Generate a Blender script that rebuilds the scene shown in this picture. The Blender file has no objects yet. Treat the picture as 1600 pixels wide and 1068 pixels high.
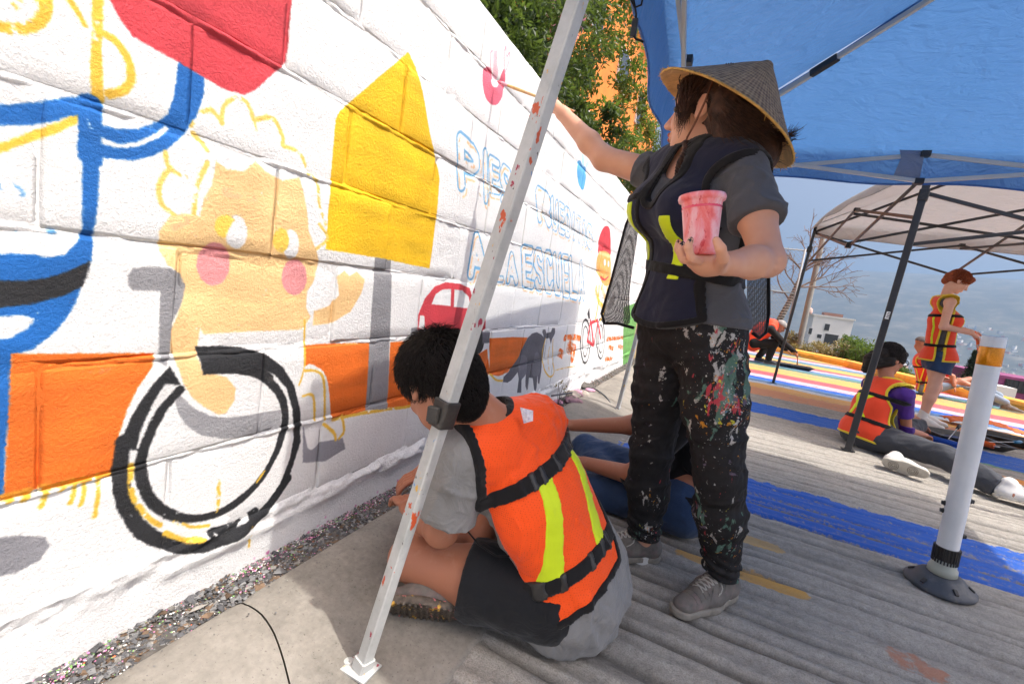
import bpy, bmesh, math, random, time
import numpy as np
from mathutils import Vector, Matrix, Euler
T0 = time.time()
random.seed(7); RNG = np.random.default_rng(7)
SC = bpy.context.scene; COL = SC.collection

# ------------------------------------------------------------------ camera, sky, sun, exposure
CAM_H = 0.92
def _unit(v): v = np.array(v, float); return v/np.linalg.norm(v)
FPX, CX, CY = 711.0, 800.0, 534.0
_d1 = _unit((327, -47, FPX)); _u = np.cross(_d1, np.array((-1550, -324, FPX))); _u /= np.linalg.norm(_u)
if _u[1] > 0: _u = -_u
_x = np.cross(_d1, _u); _x /= np.linalg.norm(_x)
R = np.array([_x, _d1, _u])                     # rows: world axes in camera (right, down, forward) terms
cd = bpy.data.cameras.new('camera'); cam = bpy.data.objects.new('camera', cd); COL.objects.link(cam)
cd.sensor_width = 36; cd.lens = FPX/1600*36; cd.clip_start = 0.02; cd.clip_end = 20000
cam.matrix_world = Matrix(((R[0, 0], -R[0, 1], -R[0, 2], 0), (R[1, 0], -R[1, 1], -R[1, 2], 0), (R[2, 0], -R[2, 1], -R[2, 2], CAM_H), (0, 0, 0, 1)))
SC.camera = cam
SUN = Vector((1, -0.06, 2.0)).normalized()      # towards the sun
W = bpy.data.worlds.new('World'); SC.world = W; W.use_nodes = True
nt = W.node_tree; bg = nt.nodes['Background']; sky = nt.nodes.new('ShaderNodeTexSky')
sky.sky_type = 'NISHITA'; sky.sun_disc = False; sky.sun_elevation = math.asin(SUN.z)
sky.sun_rotation = math.atan2(SUN.x, SUN.y); sky.dust_density = 9.0; sky.ozone_density = 0.6; sky.air_density = 0.6
nt.links.new(sky.outputs[0], bg.inputs[0]); bg.inputs[1].default_value = 0.15
sl = bpy.data.lights.new('sun', 'SUN'); sl.energy = 2.8; sl.angle = math.radians(0.6); sl.color = (1, 0.955, 0.88)
so = bpy.data.objects.new('sun', sl); COL.objects.link(so); so.rotation_euler = SUN.to_track_quat('Z', 'Y').to_euler(); so.location = (5, 0, 12)
SC.view_settings.view_transform = 'Standard'; SC.view_settings.look = 'None'; SC.view_settings.gamma = 1
SC.view_settings.exposure = 0.83
SC.cycles.max_bounces = 8; SC.cycles.diffuse_bounces = 4; SC.cycles.transparent_max_bounces = 12; SC.cycles.volume_bounces = 0
SC.cycles.use_denoising = True

# ------------------------------------------------------------------ picture point -> place (on the ground, the wall, or a plane y = const)
def ray(u, v): return R @ np.array([u-CX, v-CY, FPX])
def gnd(u, v, z=0): r = ray(u, v); return Vector(np.array([0, 0, CAM_H]) + (z-CAM_H)/r[2]*r)
def onx(u, v, x): r = ray(u, v); return Vector(np.array([0, 0, CAM_H]) + x/r[0]*r)
def ony(u, v, y): r = ray(u, v); return Vector(np.array([0, 0, CAM_H]) + y/r[1]*r)

# ------------------------------------------------------------------ scene helpers
def put(o, parent=None, label=None, cat=None, group=None, kind=None):
    COL.objects.link(o)
    if parent is not None: o.parent = parent
    if label: o['label'] = label
    if cat: o['category'] = cat
    if group: o['group'] = group
    if kind: o['kind'] = kind
    return o
def thing(name, label, cat, loc=(0, 0, 0), rz=0, group=None):
    o = bpy.data.objects.new(name, None); o.location = loc; o.rotation_euler = (0, 0, rz); o.empty_display_size = 0.1
    return put(o, None, label, cat, group)
def meshdata(name, verts, faces, m=None, smooth=False):
    me = bpy.data.meshes.new(name)
    me.from_pydata([tuple(v) for v in verts], [], [tuple(f) for f in faces])
    if m: me.materials.append(m)
    if smooth: me.polygons.foreach_set('use_smooth', [True]*len(me.polygons))
    me.update(); return me
def npmesh(name, V, Q, m=None, smooth=True):
    """numpy verts (n,3) and faces (m,k)"""
    me = bpy.data.meshes.new(name); V = np.asarray(V, np.float32); Q = np.asarray(Q, np.int32); k = Q.shape[1]
    me.vertices.add(len(V)); me.vertices.foreach_set('co', V.ravel())
    me.loops.add(Q.size); me.loops.foreach_set('vertex_index', Q.ravel())
    me.polygons.add(len(Q)); me.polygons.foreach_set('loop_start', np.arange(0, Q.size, k, dtype=np.int32))
    try: me.polygons.foreach_set('loop_total', np.full(len(Q), k, np.int32))
    except Exception: pass
    me.polygons.foreach_set('use_smooth', np.full(len(Q), smooth))
    if m: me.materials.append(m)
    me.update(calc_edges=True); me.validate(); return me
def obj(name, me, parent=None, **kw): return put(bpy.data.objects.new(name, me), parent, **kw)
class MB:
    """collects simple shapes into one mesh"""
    def __init__(s): s.v = []; s.f = []
    def add(s, v, f):
        n = len(s.v); s.v += [tuple(p) for p in v]; s.f += [tuple(i+n for i in q) for q in f]; return s
    def box(s, c, d, rot=None):
        c = Vector(c); hx, hy, hz = d[0]/2, d[1]/2, d[2]/2
        P = [Vector((x, y, z)) for z in (-hz, hz) for y in (-hy, hy) for x in (-hx, hx)]
        if rot is not None: P = [rot @ p for p in P]
        return s.add([c+p for p in P], [(0, 2, 3, 1), (4, 5, 7, 6), (0, 1, 5, 4), (2, 6, 7, 3), (0, 4, 6, 2), (1, 3, 7, 5)])
    def bar(s, a, b, w, h=None, up=(0, 0, 1)):
        a, b = Vector(a), Vector(b); d = (b-a).normalized(); h = h or w; up = Vector(up)
        if abs(d.dot(up)) > 0.98: up = Vector((0, 1, 0))
        x = d.cross(up).normalized(); y = x.cross(d)
        ch = 0.18
        prof = [(sx*(w/2)*(1-ch*(k == 1)), sy*(h/2)*(1-ch*(k == 0))) for sx, sy, k in ((1, -1, 0), (1, 1, 0), (1, 1, 1), (-1, 1, 1), (-1, 1, 0), (-1, -1, 0), (-1, -1, 1), (1, -1, 1))]
        n = len(prof); V = [a+x*p+y*q for p, q in prof]+[b+x*p+y*q for p, q in prof]
        F = [(i, (i+1) % n, (i+1) % n+n, i+n) for i in range(n)]+[tuple(range(n))[::-1], tuple(range(n, 2*n))]
        return s.add(V, F)
    def tube(s, pts, r, n=8, cap=True):
        pts = [Vector(p) for p in pts]; rs = r if isinstance(r, (list, tuple)) else [r]*len(pts)
        V = []; F = []; ref = None
        for i, p in enumerate(pts):
            d = (pts[min(i+1, len(pts)-1)]-pts[max(i-1, 0)])
            d = d.normalized() if d.length > 1e-9 else Vector((0, 0, 1))
            if ref is None: ref = d.orthogonal().normalized()
            ref = (ref-d*ref.dot(d)); ref = ref.normalized() if ref.length > 1e-6 else d.orthogonal().normalized()
            q = d.cross(ref)
            V += [p+(ref*math.cos(2*math.pi*k/n)+q*math.sin(2*math.pi*k/n))*rs[i] for k in range(n)]
        for i in range(len(pts)-1):
            F += [(i*n+k, i*n+(k+1) % n, (i+1)*n+(k+1) % n, (i+1)*n+k) for k in range(n)]
        if cap: F += [tuple(range(n))[::-1], tuple(range((len(pts)-1)*n, len(pts)*n))]
        return s.add(V, F)
    def lathe(s, prof, n=24, c=(0, 0, 0), rot=None):
        """prof: (r, z) from bottom to top"""
        c = Vector(c); V = []
        for r, z in prof:
            for k in range(n):
                p = Vector((r*math.cos(2*math.pi*k/n), r*math.sin(2*math.pi*k/n), z)); V.append(c+(rot @ p if rot is not None else p))
        F = [(i*n+k, i*n+(k+1) % n, (i+1)*n+(k+1) % n, (i+1)*n+k) for i in range(len(prof)-1) for k in range(n)]
        return s.add(V, F)
    def build(s, name, m, parent=None, smooth=False, **kw): return obj(name, meshdata(name, s.v, s.f, m, smooth), parent, **kw)
def bevel(o, w=0.003, seg=2):
    md = o.modifiers.new('bevel', 'BEVEL'); md.width = w; md.segments = seg; md.limit_method = 'ANGLE'; return o

# ------------------------------------------------------------------ materials
def lin(r, g, b):
    f = lambda c: (c/255/12.92) if c/255 <= 0.04045 else ((c/255+0.055)/1.055)**2.4
    return (f(r), f(g), f(b), 1)
def mixc(a, b, t): return tuple(a[i]*(1-t)+b[i]*t for i in range(3))+(1,)
def newmat(name):
    m = bpy.data.materials.new(name); m.use_nodes = True; t = m.node_tree
    return m, t, t.nodes['Principled BSDF'], t.nodes, t.links
def noise(t, vec, scale, detail=4, rough=0.6, dist=0.0):
    n = t.nodes.new('ShaderNodeTexNoise'); n.inputs['Scale'].default_value = scale; n.inputs['Detail'].default_value = detail
    n.inputs['Roughness'].default_value = rough; n.inputs['Distortion'].default_value = dist
    if vec is not None: t.links.new(vec, n.inputs['Vector'])
    return n
def ramp(t, fac, stops, interp='LINEAR'):
    r = t.nodes.new('ShaderNodeValToRGB'); r.color_ramp.interpolation = interp; e = r.color_ramp.elements
    e[0].position, e[0].color = stops[0]; e[1].position, e[1].color = stops[-1]
    for p, c in stops[1:-1]: k = e.new(p); k.color = c
    t.links.new(fac, r.inputs[0]); return r
def mixn(t, fac, a, b, mode='MIX'):
    m = t.nodes.new('ShaderNodeMix'); m.data_type = 'RGBA'; m.blend_type = mode
    for k, s in ((0, fac), (6, a), (7, b)):
        if isinstance(s, (int, float)): m.inputs[k].default_value = s
        elif isinstance(s, tuple): m.inputs[k].default_value = s
        else: t.links.new(s, m.inputs[k])
    return m.outputs[2]
def mth(t, op, a, b=0.0, c=0.0):
    m = t.nodes.new('ShaderNodeMath'); m.operation = op
    for k, s in enumerate((a, b, c)):
        if isinstance(s, (int, float)): m.inputs[k].default_value = s
        else: t.links.new(s, m.inputs[k])
    return m.outputs[0]
def bump(t, b, h, strength=0.3, dist=0.01, prev=None):
    n = t.nodes.new('ShaderNodeBump'); n.inputs['Strength'].default_value = strength; n.inputs['Distance'].default_value = dist
    t.links.new(h, n.inputs['Height'])
    if prev is not None: t.links.new(prev.outputs[0], n.inputs['Normal'])
    t.links.new(n.outputs[0], b.inputs['Normal']); return n
def pos(t, world=True):
    if world: return t.nodes.new('ShaderNodeNewGeometry').outputs['Position']
    return t.nodes.new('ShaderNodeTexCoord').outputs['Object']
def mat(name, col, rough=0.7, var=0.15, vs=8.0, bs=120.0, bstr=0.15, bd=0.004, metal=0.0, spec=0.5, world=False, dirt=None, ds=5.0, damt=0.6):
    """plain procedural surface: base colour with uneven tone, optional dirt of its own colour, fine relief"""
    m, t, b, N, L = newmat(name); P = pos(t, world)
    n1 = noise(t, P, vs, 5); d = tuple(c*(1-var) for c in col[:3])+(1,); l = tuple(min(1, c*(1+var)) for c in col[:3])+(1,)
    c = ramp(t, n1.outputs[0], [(0.3, d), (0.7, l)]).outputs[0]
    if dirt:
        nd = noise(t, P, ds, 6, 0.7); k = ramp(t, nd.outputs[0], [(0.5, (0, 0, 0, 1)), (0.7, (damt,)*3+(1,))])
        c = mixn(t, k.outputs[0], c, dirt)
    L.new(c, b.inputs['Base Color']); b.inputs['Roughness'].default_value = rough; b.inputs['Metallic'].default_value = metal
    b.inputs['Specular IOR Level'].default_value = spec
    if bstr: n2 = noise(t, P, bs, 4); bump(t, b, n2.outputs[0], bstr, bd)
    return m
def fabric(name, col, var=0.12, weave=900.0, wstr=0.25, fold=14.0, fstr=0.25, rough=0.9, trans=0.0):
    m, t, b, N, L = newmat(name); P = pos(t, False)
    n1 = noise(t, P, 9, 5); d = tuple(c*(1-var) for c in col[:3])+(1,); l = tuple(min(1, c*(1+var)) for c in col[:3])+(1,)
    n0 = noise(t, P, weave*0.6, 2)
    c = ramp(t, n1.outputs[0], [(0.3, d), (0.7, l)]).outputs[0]
    c = mixn(t, 0.35, c, ramp(t, n0.outputs[0], [(0.3, d), (0.7, l)]).outputs[0])
    L.new(c, b.inputs['Base Color']); b.inputs['Roughness'].default_value = rough; b.inputs['Specular IOR Level'].default_value = 0.2
    try: b.inputs['Sheen Weight'].default_value = 0.15
    except Exception: pass
    n2 = noise(t, P, fold, 3, 0.5, 0.8); b1 = bump(t, b, n2.outputs[0], fstr, 0.02)
    n3 = noise(t, P, weave, 2); bump(t, b, n3.outputs[0], wstr, 0.001, b1)
    return m
M = {}
M['steel_white'] = mat('painted_steel', lin(214, 216, 214), 0.35, 0.05, 6, 40, 0.06, dirt=lin(120, 110, 100), ds=22, damt=0.5)
M['steel_grey'] = mat('grey_steel', lin(178, 180, 178), 0.35, 0.08, 6, 40, 0.06)
M['steel_black'] = mat('black_steel', lin(48, 49, 52), 0.4, 0.12, 9, 60, 0.08)
M['black_plastic'] = mat('black_plastic', lin(38, 37, 37), 0.45, 0.15, 20, 80, 0.1, dirt=lin(96, 88, 78), ds=18, damt=0.35)
M['white'] = mat('white_plastic', lin(226, 228, 228), 0.35, 0.03, 8, 30, 0.04)
# ------------------------------------------------------------------ terrain, mountains, haze
KERB = [(-1.2, 17.6), (0.4, 16.6), (1.76, 15.4), (3.1, 14.3), (3.5, 13.1), (3.95, 12.2), (4.7, 10.95), (5.3, 9.8), (6.0, 8.3), (6.6, 6.5), (7.0, 4.0), (7.2, 1.0), (7.3, -2.5)]
def kx_at(y):
    ys = [p[1] for p in KERB][::-1]; xs = [p[0] for p in KERB][::-1]; return np.interp(y, ys, xs)
def fbm(x, y, oct=5, seed=0):
    r = np.random.default_rng(seed); s = 0; a = 1.0
    for k in range(oct):
        th, ph1, ph2 = r.uniform(0, 6.28, 3); c, sn = math.cos(th), math.sin(th); f = 2.0**k
        s = s + a*np.sin((x*c+y*sn)*f+ph1+1.3*np.sin((y*c-x*sn)*f*0.7+ph2)); a *= 0.5
    return s/1.94
def sstep(a, b, x): t = np.clip((x-a)/(b-a), 0, 1); return t*t*(3-2*t)
def terrain_h(x, y):
    x = np.asarray(x, float); y = np.asarray(y, float); r = np.hypot(x, y); az = np.degrees(np.arctan2(x, y))
    out = np.maximum.reduce([x-kx_at(np.clip(y, -2.5, 17)), y-17.2, -(y+3)*0.3, np.zeros_like(x)])
    down = -0.09-0.1*np.minimum(out, 8)-0.16*np.clip(out-8, 0, 250)-0.12*np.clip(out-258, 0, 900)
    down = np.maximum(down, -150+6*fbm(x/90, y/90, 4, 3))
    left = sstep(-1.0, -3.0, x)*sstep(70, -20, az)                # the hill the wall holds back
    h = np.where(x < -1.0, down*(1-left)+left*(-0.05+np.minimum(0.02*np.maximum(-x-1, 0), 8)), down)
    el = np.interp(az, [-180, -40, -10, 0, 5, 7, 11.6, 14, 16.8, 19.5, 23, 30, 45, 70, 180], [4, 4, 2.6, 2.7, 3.5, 4.35, 5.75, 5.95, 6.12, 6.2, 6.3, 6.0, 5.2, 5, 4])
    ridge = 4600*np.tan(np.radians(el))
    m = sstep(1500, 4600, r); rough = 70*fbm(x/420, y/420, 5, 5)*m*(1-sstep(3700, 4600, r)*0.8)
    return np.where(r > 1500, h*(1-m)+ridge*m+rough, h)*1.0-sstep(4600, 6200, r)*200
def build_terrain():
    rs = np.concatenate([[0.0], np.geomspace(1.5, 6000, 110)]); az = np.radians(np.concatenate([np.arange(-180, -12, 3), np.arange(-12, 50, 0.5), np.arange(50, 180, 3)]))
    A, Rr = np.meshgrid(az, rs); X = Rr*np.sin(A); Y = Rr*np.cos(A); Z = terrain_h(X, Y)
    n, k = X.shape; V = np.stack([X, Y, Z], -1).reshape(-1, 3); i = np.arange(n*k).reshape(n, k); j = np.roll(i, -1, 1)
    Q = np.stack([i[:-1], j[:-1], j[1:], i[1:]], -1).reshape(-1, 4)[:, ::-1]
    m, t, b, N, L = newmat('hillside'); P = pos(t)
    n1 = noise(t, P, 0.012, 9, 0.72); n2 = noise(t, P, 0.9, 6, 0.7)
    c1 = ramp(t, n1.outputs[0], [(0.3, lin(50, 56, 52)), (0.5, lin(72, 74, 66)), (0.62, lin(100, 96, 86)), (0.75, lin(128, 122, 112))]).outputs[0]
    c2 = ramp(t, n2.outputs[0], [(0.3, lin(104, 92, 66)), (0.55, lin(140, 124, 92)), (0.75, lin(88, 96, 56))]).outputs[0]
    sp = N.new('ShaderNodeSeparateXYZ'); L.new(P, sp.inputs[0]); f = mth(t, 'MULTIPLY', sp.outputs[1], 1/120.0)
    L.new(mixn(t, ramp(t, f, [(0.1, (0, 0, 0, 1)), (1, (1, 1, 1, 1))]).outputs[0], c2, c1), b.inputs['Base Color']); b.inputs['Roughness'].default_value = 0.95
    bump(t, b, n2.outputs[0], 0.5, 0.05)
    obj('terrain', npmesh('terrain', V, Q, m), kind='structure')
build_terrain()
def box_np(c, d, rz=0):
    c_, s_ = math.cos(rz), math.sin(rz); P = np.array([(x, y, z) for z in (0, 1) for y in (-.5, .5) for x in (-.5, .5)])*d
    return np.stack([c[0]+P[:, 0]*c_-P[:, 1]*s_, c[1]+P[:, 0]*s_+P[:, 1]*c_, c[2]+P[:, 2]], -1)
BQ = np.array([(4, 5, 7, 6), (0, 1, 5, 4), (2, 6, 7, 3), (0, 4, 6, 2), (1, 3, 7, 5)])
def build_city():
    V = []; Q = []; C = []; r = np.random.default_rng(11)
    pal = [lin(*c)[:3] for c in ((230, 226, 218), (200, 190, 176), (214, 168, 140), (176, 176, 178), (236, 232, 226), (190, 130, 110), (160, 168, 176))]
    for k in range(5200):
        d = 520*(3500/520)**(r.uniform()**0.7); a = math.radians(r.uniform(-4, 42)); x, y = d*math.sin(a), d*math.cos(a)
        if d > 2200 and fbm(np.array(x/500), np.array(y/500), 3, 9) < 0.15+(d-2200)/1700: continue
        z = float(terrain_h(x, y)); w = r.uniform(6, 15)
        V.append(box_np((x, y, z-3), (w, r.uniform(6, 15), 3+r.choice([3.5, 6.5, 6.5, 9, 14])), r.uniform(0, 1.5))); Q.append(BQ+8*(len(V)-1)); C += [pal[r.integers(len(pal))]]*5
    me = npmesh('city', np.concatenate(V), np.concatenate(Q), None, False)
    at = me.color_attributes.new('tone', 'FLOAT_COLOR', 'CORNER'); col = np.ones((len(me.loops), 4), np.float32); col[:, :3] = np.repeat(np.array(C), 4, 0); at.data.foreach_set('color', col.ravel())
    m, t, b, N, L = newmat('city_walls'); a = N.new('ShaderNodeVertexColor'); a.layer_name = 'tone'; L.new(a.outputs[0], b.inputs['Base Color']); b.inputs['Roughness'].default_value = 0.9
    me.materials.append(m); obj('city', me, kind='stuff')
build_city()
def build_haze():
    m = bpy.data.materials.new('haze_air'); m.use_nodes = True; t = m.node_tree; t.nodes.remove(t.nodes['Principled BSDF'])
    v = t.nodes.new('ShaderNodeVolumePrincipled'); v.inputs['Color'].default_value = (0.33, 0.53, 0.84, 1); v.inputs['Density'].default_value = HAZE_D; v.inputs['Anisotropy'].default_value = 0.25
    t.links.new(v.outputs[0], t.nodes['Material Output'].inputs['Volume'])
    MB().box((0, 0, 100), (13000, 13000, 1100)).build('haze', m, kind='stuff')
HAZE_D = 0.00022
build_haze()

# ------------------------------------------------------------------ road: grooved concrete with painted bands
def build_road():
    PITCH = 0.142
    ys = np.concatenate([np.arange(-1.6, 0.4, 0.05), np.arange(0.4, 4.2, 0.0111), np.arange(4.2, 8.0, 0.022), np.arange(8.0, 17.6, 0.06)])
    xs = np.concatenate([np.arange(-0.47, 1.9, 0.022), np.arange(1.9, 8.0, 0.09)])
    Y, X = np.meshgrid(ys, xs, indexing='ij')
    yw = Y+0.010*fbm(X*2.6, Y*2.0, 4, 21)+0.004*fbm(X*19, Y*14, 3, 23); ph = np.mod(yw/PITCH, 1.0); row = np.floor(yw/PITCH)
    rr = np.random.default_rng(5).uniform(0.55, 1.2, 400)[np.clip(row+50, 0, 399).astype(int)]
    dd = np.abs(ph-0.5); gv = np.clip(1.0+.6*fbm(X*1.7, Y*5, 4, 41), .3, 1.6); prof = -0.015*rr*gv*sstep(0.34+.05*fbm(X*4, Y*9, 3, 43), 0.48, dd)+0.004*np.cos(ph*2*np.pi*2+row*1.7)
    prof = prof-0.005*rr*np.exp(-((ph-0.36)/0.045)**2)
    Z = prof+0.004*fbm(X*3, Y*3, 4, 31)+0.0035*fbm(X*15, Y*24, 4, 37)+0.0015*fbm(X*45, Y*60, 2, 39)
    Z = Z*sstep(-0.47, -0.33, X)-0.004
    n, k = X.shape; V = np.stack([X, Y, Z], -1).reshape(-1, 3); i = np.arange(n*k).reshape(n, k)
    keep = (X[:-1, :-1] < kx_at(np.clip(Y[:-1, :-1], -2.5, 17.5))+0.02)
    Q = np.stack([i[:-1, :-1], i[:-1, 1:], i[1:, 1:], i[1:, :-1]], -1)[keep]
    m, t, b, N, L = newmat('grooved_concrete'); P = pos(t)
    a1 = noise(t, P, 2.2, 6, 0.65); a2 = noise(t, P, 45, 5, 0.7); a3 = noise(t, P, 260, 3, 0.6)
    c = ramp(t, a1.outputs[0], [(0.25, lin(144, 138, 129)), (0.5, lin(172, 166, 156)), (0.72, lin(194, 187, 176))]).outputs[0]
    c = mixn(t, 0.5, c, ramp(t, a2.outputs[0], [(0.3, lin(112, 107, 100)), (0.55, lin(174, 168, 159)), (0.75, lin(200, 194, 184))]).outputs[0])
    c = mixn(t, 0.35, c, ramp(t, a3.outputs[0], [(0.35, lin(78, 75, 71)), (0.6, lin(168, 164, 158))]).outputs[0])
    sp = N.new('ShaderNodeSeparateXYZ'); L.new(P, sp.inputs[0])
    # darker tone low in the grooves: follows the real height of the surface
    gr = ramp(t, mth(t, 'MULTIPLY_ADD', sp.outputs[2], 30.0, 0.72), [(0.05, (0.85,)*3+(1,)), (0.62, (0, 0, 0, 1))]).outputs[0]
    c = mixn(t, mth(t, 'MULTIPLY', gr, 0.8), c, lin(72, 69, 66))
    wob = noise(t, P, 14, 5, 0.7); wob2 = noise(t, P, 3.1, 3)
    yy = mth(t, 'ADD', sp.outputs[1], mth(t, 'MULTIPLY', mth(t, 'SUBTRACT', wob.outputs[0], 0.5), 0.09)); yy = mth(t, 'ADD', yy, mth(t, 'MULTIPLY', mth(t, 'SUBTRACT', wob2.outputs[0], 0.5), 0.10))
    K = (0, 0, 0, 0); bl = lin(30, 88, 178)[:3]; ye = lin(206, 156, 86)[:3]; rd = lin(170, 84, 92)[:3]; pk = lin(196, 168, 184)[:3]; lb = lin(92, 126, 168)[:3]; wh = lin(176, 182, 190)[:3]; gn = lin(84, 122, 112)[:3]; og = lin(196, 134, 94)[:3]
    bands = [(2.40, bl), (2.92, None), (5.02, bl), (5.60, None), (6.22, og), (6.85, ye), (7.30, wh), (7.52, lb), (7.84, bl), (8.12, pk), (8.62, rd), (9.14, ye), (10.2, gn), (10.6, lb), (11.0, pk), (11.35, rd), (11.75, ye), (12.4, gn), (12.8, lb), (13.2, pk), (13.6, rd), (14.0, ye), (14.6, gn), (15.0, lb), (15.4, pk), (15.8, wh)]
    lo, hi = 2.0, 17.0
    def stops(f): return [(0.0, f(None))]+[((y-lo)/(hi-lo), f(q)) for y, q in bands]+[(1.0, f(bands[-1][1]))]
    fac = mth(t, 'MULTIPLY', mth(t, 'SUBTRACT', yy, lo), 1/(hi-lo))
    pc = ramp(t, fac, stops(lambda q: (q or bl)+(1,)), 'CONSTANT').outputs[0]; pa = ramp(t, fac, stops(lambda q: (0, 0, 0, 1) if q is None else (1, 1, 1, 1)), 'CONSTANT').outputs[0]
    # worn and streaky paint: thin where the roller skipped
    w1 = noise(t, P, 55, 5, 0.75); worn = ramp(t, mth(t, 'ADD', mth(t, 'MULTIPLY', w1.outputs[0], 0.8), mth(t, 'MULTIPLY', gr, -0.36)), [(0.16, (0, 0, 0, 1)), (0.30, (1, 1, 1, 1))]).outputs[0]
    pal = mth(t, 'MULTIPLY', pa, worn)
    # loose test strokes of yellow and orange beside the blue band
    def patch(x0, x1, y0, y1, col, thr, c):
        s = noise(t, P, 9, 5, 0.75)
        ex = mth(t, 'MULTIPLY', mth(t, 'SUBTRACT', sp.outputs[0], (x0+x1)/2), 2/(x1-x0)); ey = mth(t, 'MULTIPLY', mth(t, 'SUBTRACT', sp.outputs[1], (y0+y1)/2), 2/(y1-y0))
        d = mth(t, 'ADD', mth(t, 'POWER', mth(t, 'ABSOLUTE', ex), 4), mth(t, 'POWER', mth(t, 'ABSOLUTE', ey), 2)); d = mth(t, 'ADD', d, mth(t, 'MULTIPLY', mth(t, 'SUBTRACT', s.outputs[0], 0.5), 2.2))
        k = ramp(t, d, [(thr-0.12, (0.8,)*3+(1,)), (thr+0.05, (0, 0, 0, 1))]).outputs[0]
        k = mth(t, 'MULTIPLY', k, mth(t, 'SUBTRACT', 1.0, mth(t, 'MULTIPLY', gr, 0.75)))
        return mixn(t, k, c, col)
    c = patch(0.02, 0.47, 1.76, 1.86, lin(206, 154, 62), 0.95, c); c = patch(0.02, 0.44, 2.06, 2.17, lin(196, 158, 92), 0.7, c)
    c = patch(0.60, 0.80, 1.55, 1.72, lin(176, 122, 96), 0.22, c); c = patch(2.0, 2.6, 4.55, 4.72, lin(228, 140, 30), 1.1, c); c = patch(2.0, 2.7, 4.98, 5.12, lin(96, 150, 120), 0.6, c)
    c = mixn(t, pal, c, pc)
    L.new(c, b.inputs['Base Color']); L.new(mth(t, 'SUBTRACT', 0.93, mth(t, 'MULTIPLY', pal, 0.4)), b.inputs['Roughness']); b.inputs['Specular IOR Level'].default_value = 0.3
    h = mth(t, 'ADD', mth(t, 'MULTIPLY', a2.outputs[0], 1.0), mth(t, 'MULTIPLY', a3.outputs[0], 0.5)); bump(t, b, h, 0.8, 0.009)
    obj('road', npmesh('road', V, Q, m), kind='structure')
build_road()

# ------------------------------------------------------------------ kerbs
def concrete(name, a, b_, c_, stain, scale=3.0):
    m, t, b, N, L = newmat(name); P = pos(t)
    n1 = noise(t, P, scale, 7, 0.68); n2 = noise(t, P, 60, 5, 0.7); n3 = noise(t, P, 1.1, 4)
    c = ramp(t, n1.outputs[0], [(0.28, a), (0.5, b_), (0.72, c_)]).outputs[0]
    c = mixn(t, 0.3, c, ramp(t, n2.outputs[0], [(0.3, a), (0.7, c_)]).outputs[0])
    c = mixn(t, ramp(t, n3.outputs[0], [(0.55, (0, 0, 0, 1)), (0.75, (0.5,)*3+(1,))]).outputs[0], c, stain)
    n4 = noise(t, P, 170, 2); c = mixn(t, ramp(t, n4.outputs[0], [(0.66, (0, 0, 0, 1)), (0.7, (0.55,)*3+(1,))]).outputs[0], c, lin(70, 66, 62))
    L.new(c, b.inputs['Base Color']); b.inputs['Roughness'].default_value = 0.9; b.inputs['Specular IOR Level'].default_value = 0.3
    bump(t, b, n2.outputs[0], 0.3, 0.004); return m
M['kerb'] = concrete('kerb_concrete', lin(88, 85, 80), lin(132, 127, 119), lin(160, 154, 145), lin(86, 83, 78))
def build_kerb():
    root = thing('kerb', 'rolled concrete kerb running along the foot of the white mural wall', 'kerb'); root['kind'] = 'structure'; del root['category']
    ends = [(-1.5, -0.35), (-0.345, 0.7055), (0.7095, 2.35), (2.36, 4.0), (4.01, 5.6), (5.61, 7.4), (7.41, 9.6), (9.61, 13), (13.01, 17.5)]
    prof = [(-0.952, -0.05), (-0.952, 0.028), (-0.94, 0.043), (-0.915, 0.05), (-0.86, 0.051), (-0.79, 0.045), (-0.72, 0.032), (-0.65, 0.016), (-0.59, 0.006), (-0.53, 0.002), (-0.46, 0.0), (-0.405, -0.001), (-0.40, -0.05)]
    pf = []                                                       # finer profile
    for a, b_ in zip(prof[:-1], prof[1:]):
        for q in range(3): pf.append((a[0]+(b_[0]-a[0])*q/3, a[1]+(b_[1]-a[1])*q/3))
    pf.append(prof[-1]); px = np.array([p[0] for p in pf]); pz = np.array([p[1] for p in pf])
    for a, b_ in ends:
        n = max(6, int((b_-a)/0.03)); ys = np.linspace(a, b_, n); Y, PX = np.meshgrid(ys, px, indexing='ij'); PZ = np.tile(pz, (n, 1))
        edge = np.minimum(np.abs(Y-a), np.abs(Y-b_)); drop = 0.006*np.exp(-edge/0.005)
        X = PX+0.004*fbm(Y*3, PX*3, 4, 3)*(PX < -0.9)+0.05*np.sin((PX+0.95)*3)*0*Y; Z = PZ+0.004*fbm(PX*5, Y*4, 4, 8)*(PX > -0.93)*(PX < -0.42)-drop
        Yc = Y+0.035*(PX+0.95)*np.sin((PX+0.95)*6)*0+np.where(True, 0.16*sstep(-0.9, -0.42, PX)*-1, 0)   # the joints run slightly across
        i = np.arange(X.size).reshape(X.shape); Q = np.stack([i[:-1, :-1], i[1:, :-1], i[1:, 1:], i[:-1, 1:]], -1).reshape(-1, 4)[:, ::-1]
        obj('kerb_segment', npmesh('kerb_segment', np.stack([X, Yc, Z], -1).reshape(-1, 3), Q, M['kerb']), root)
build_kerb()
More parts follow.
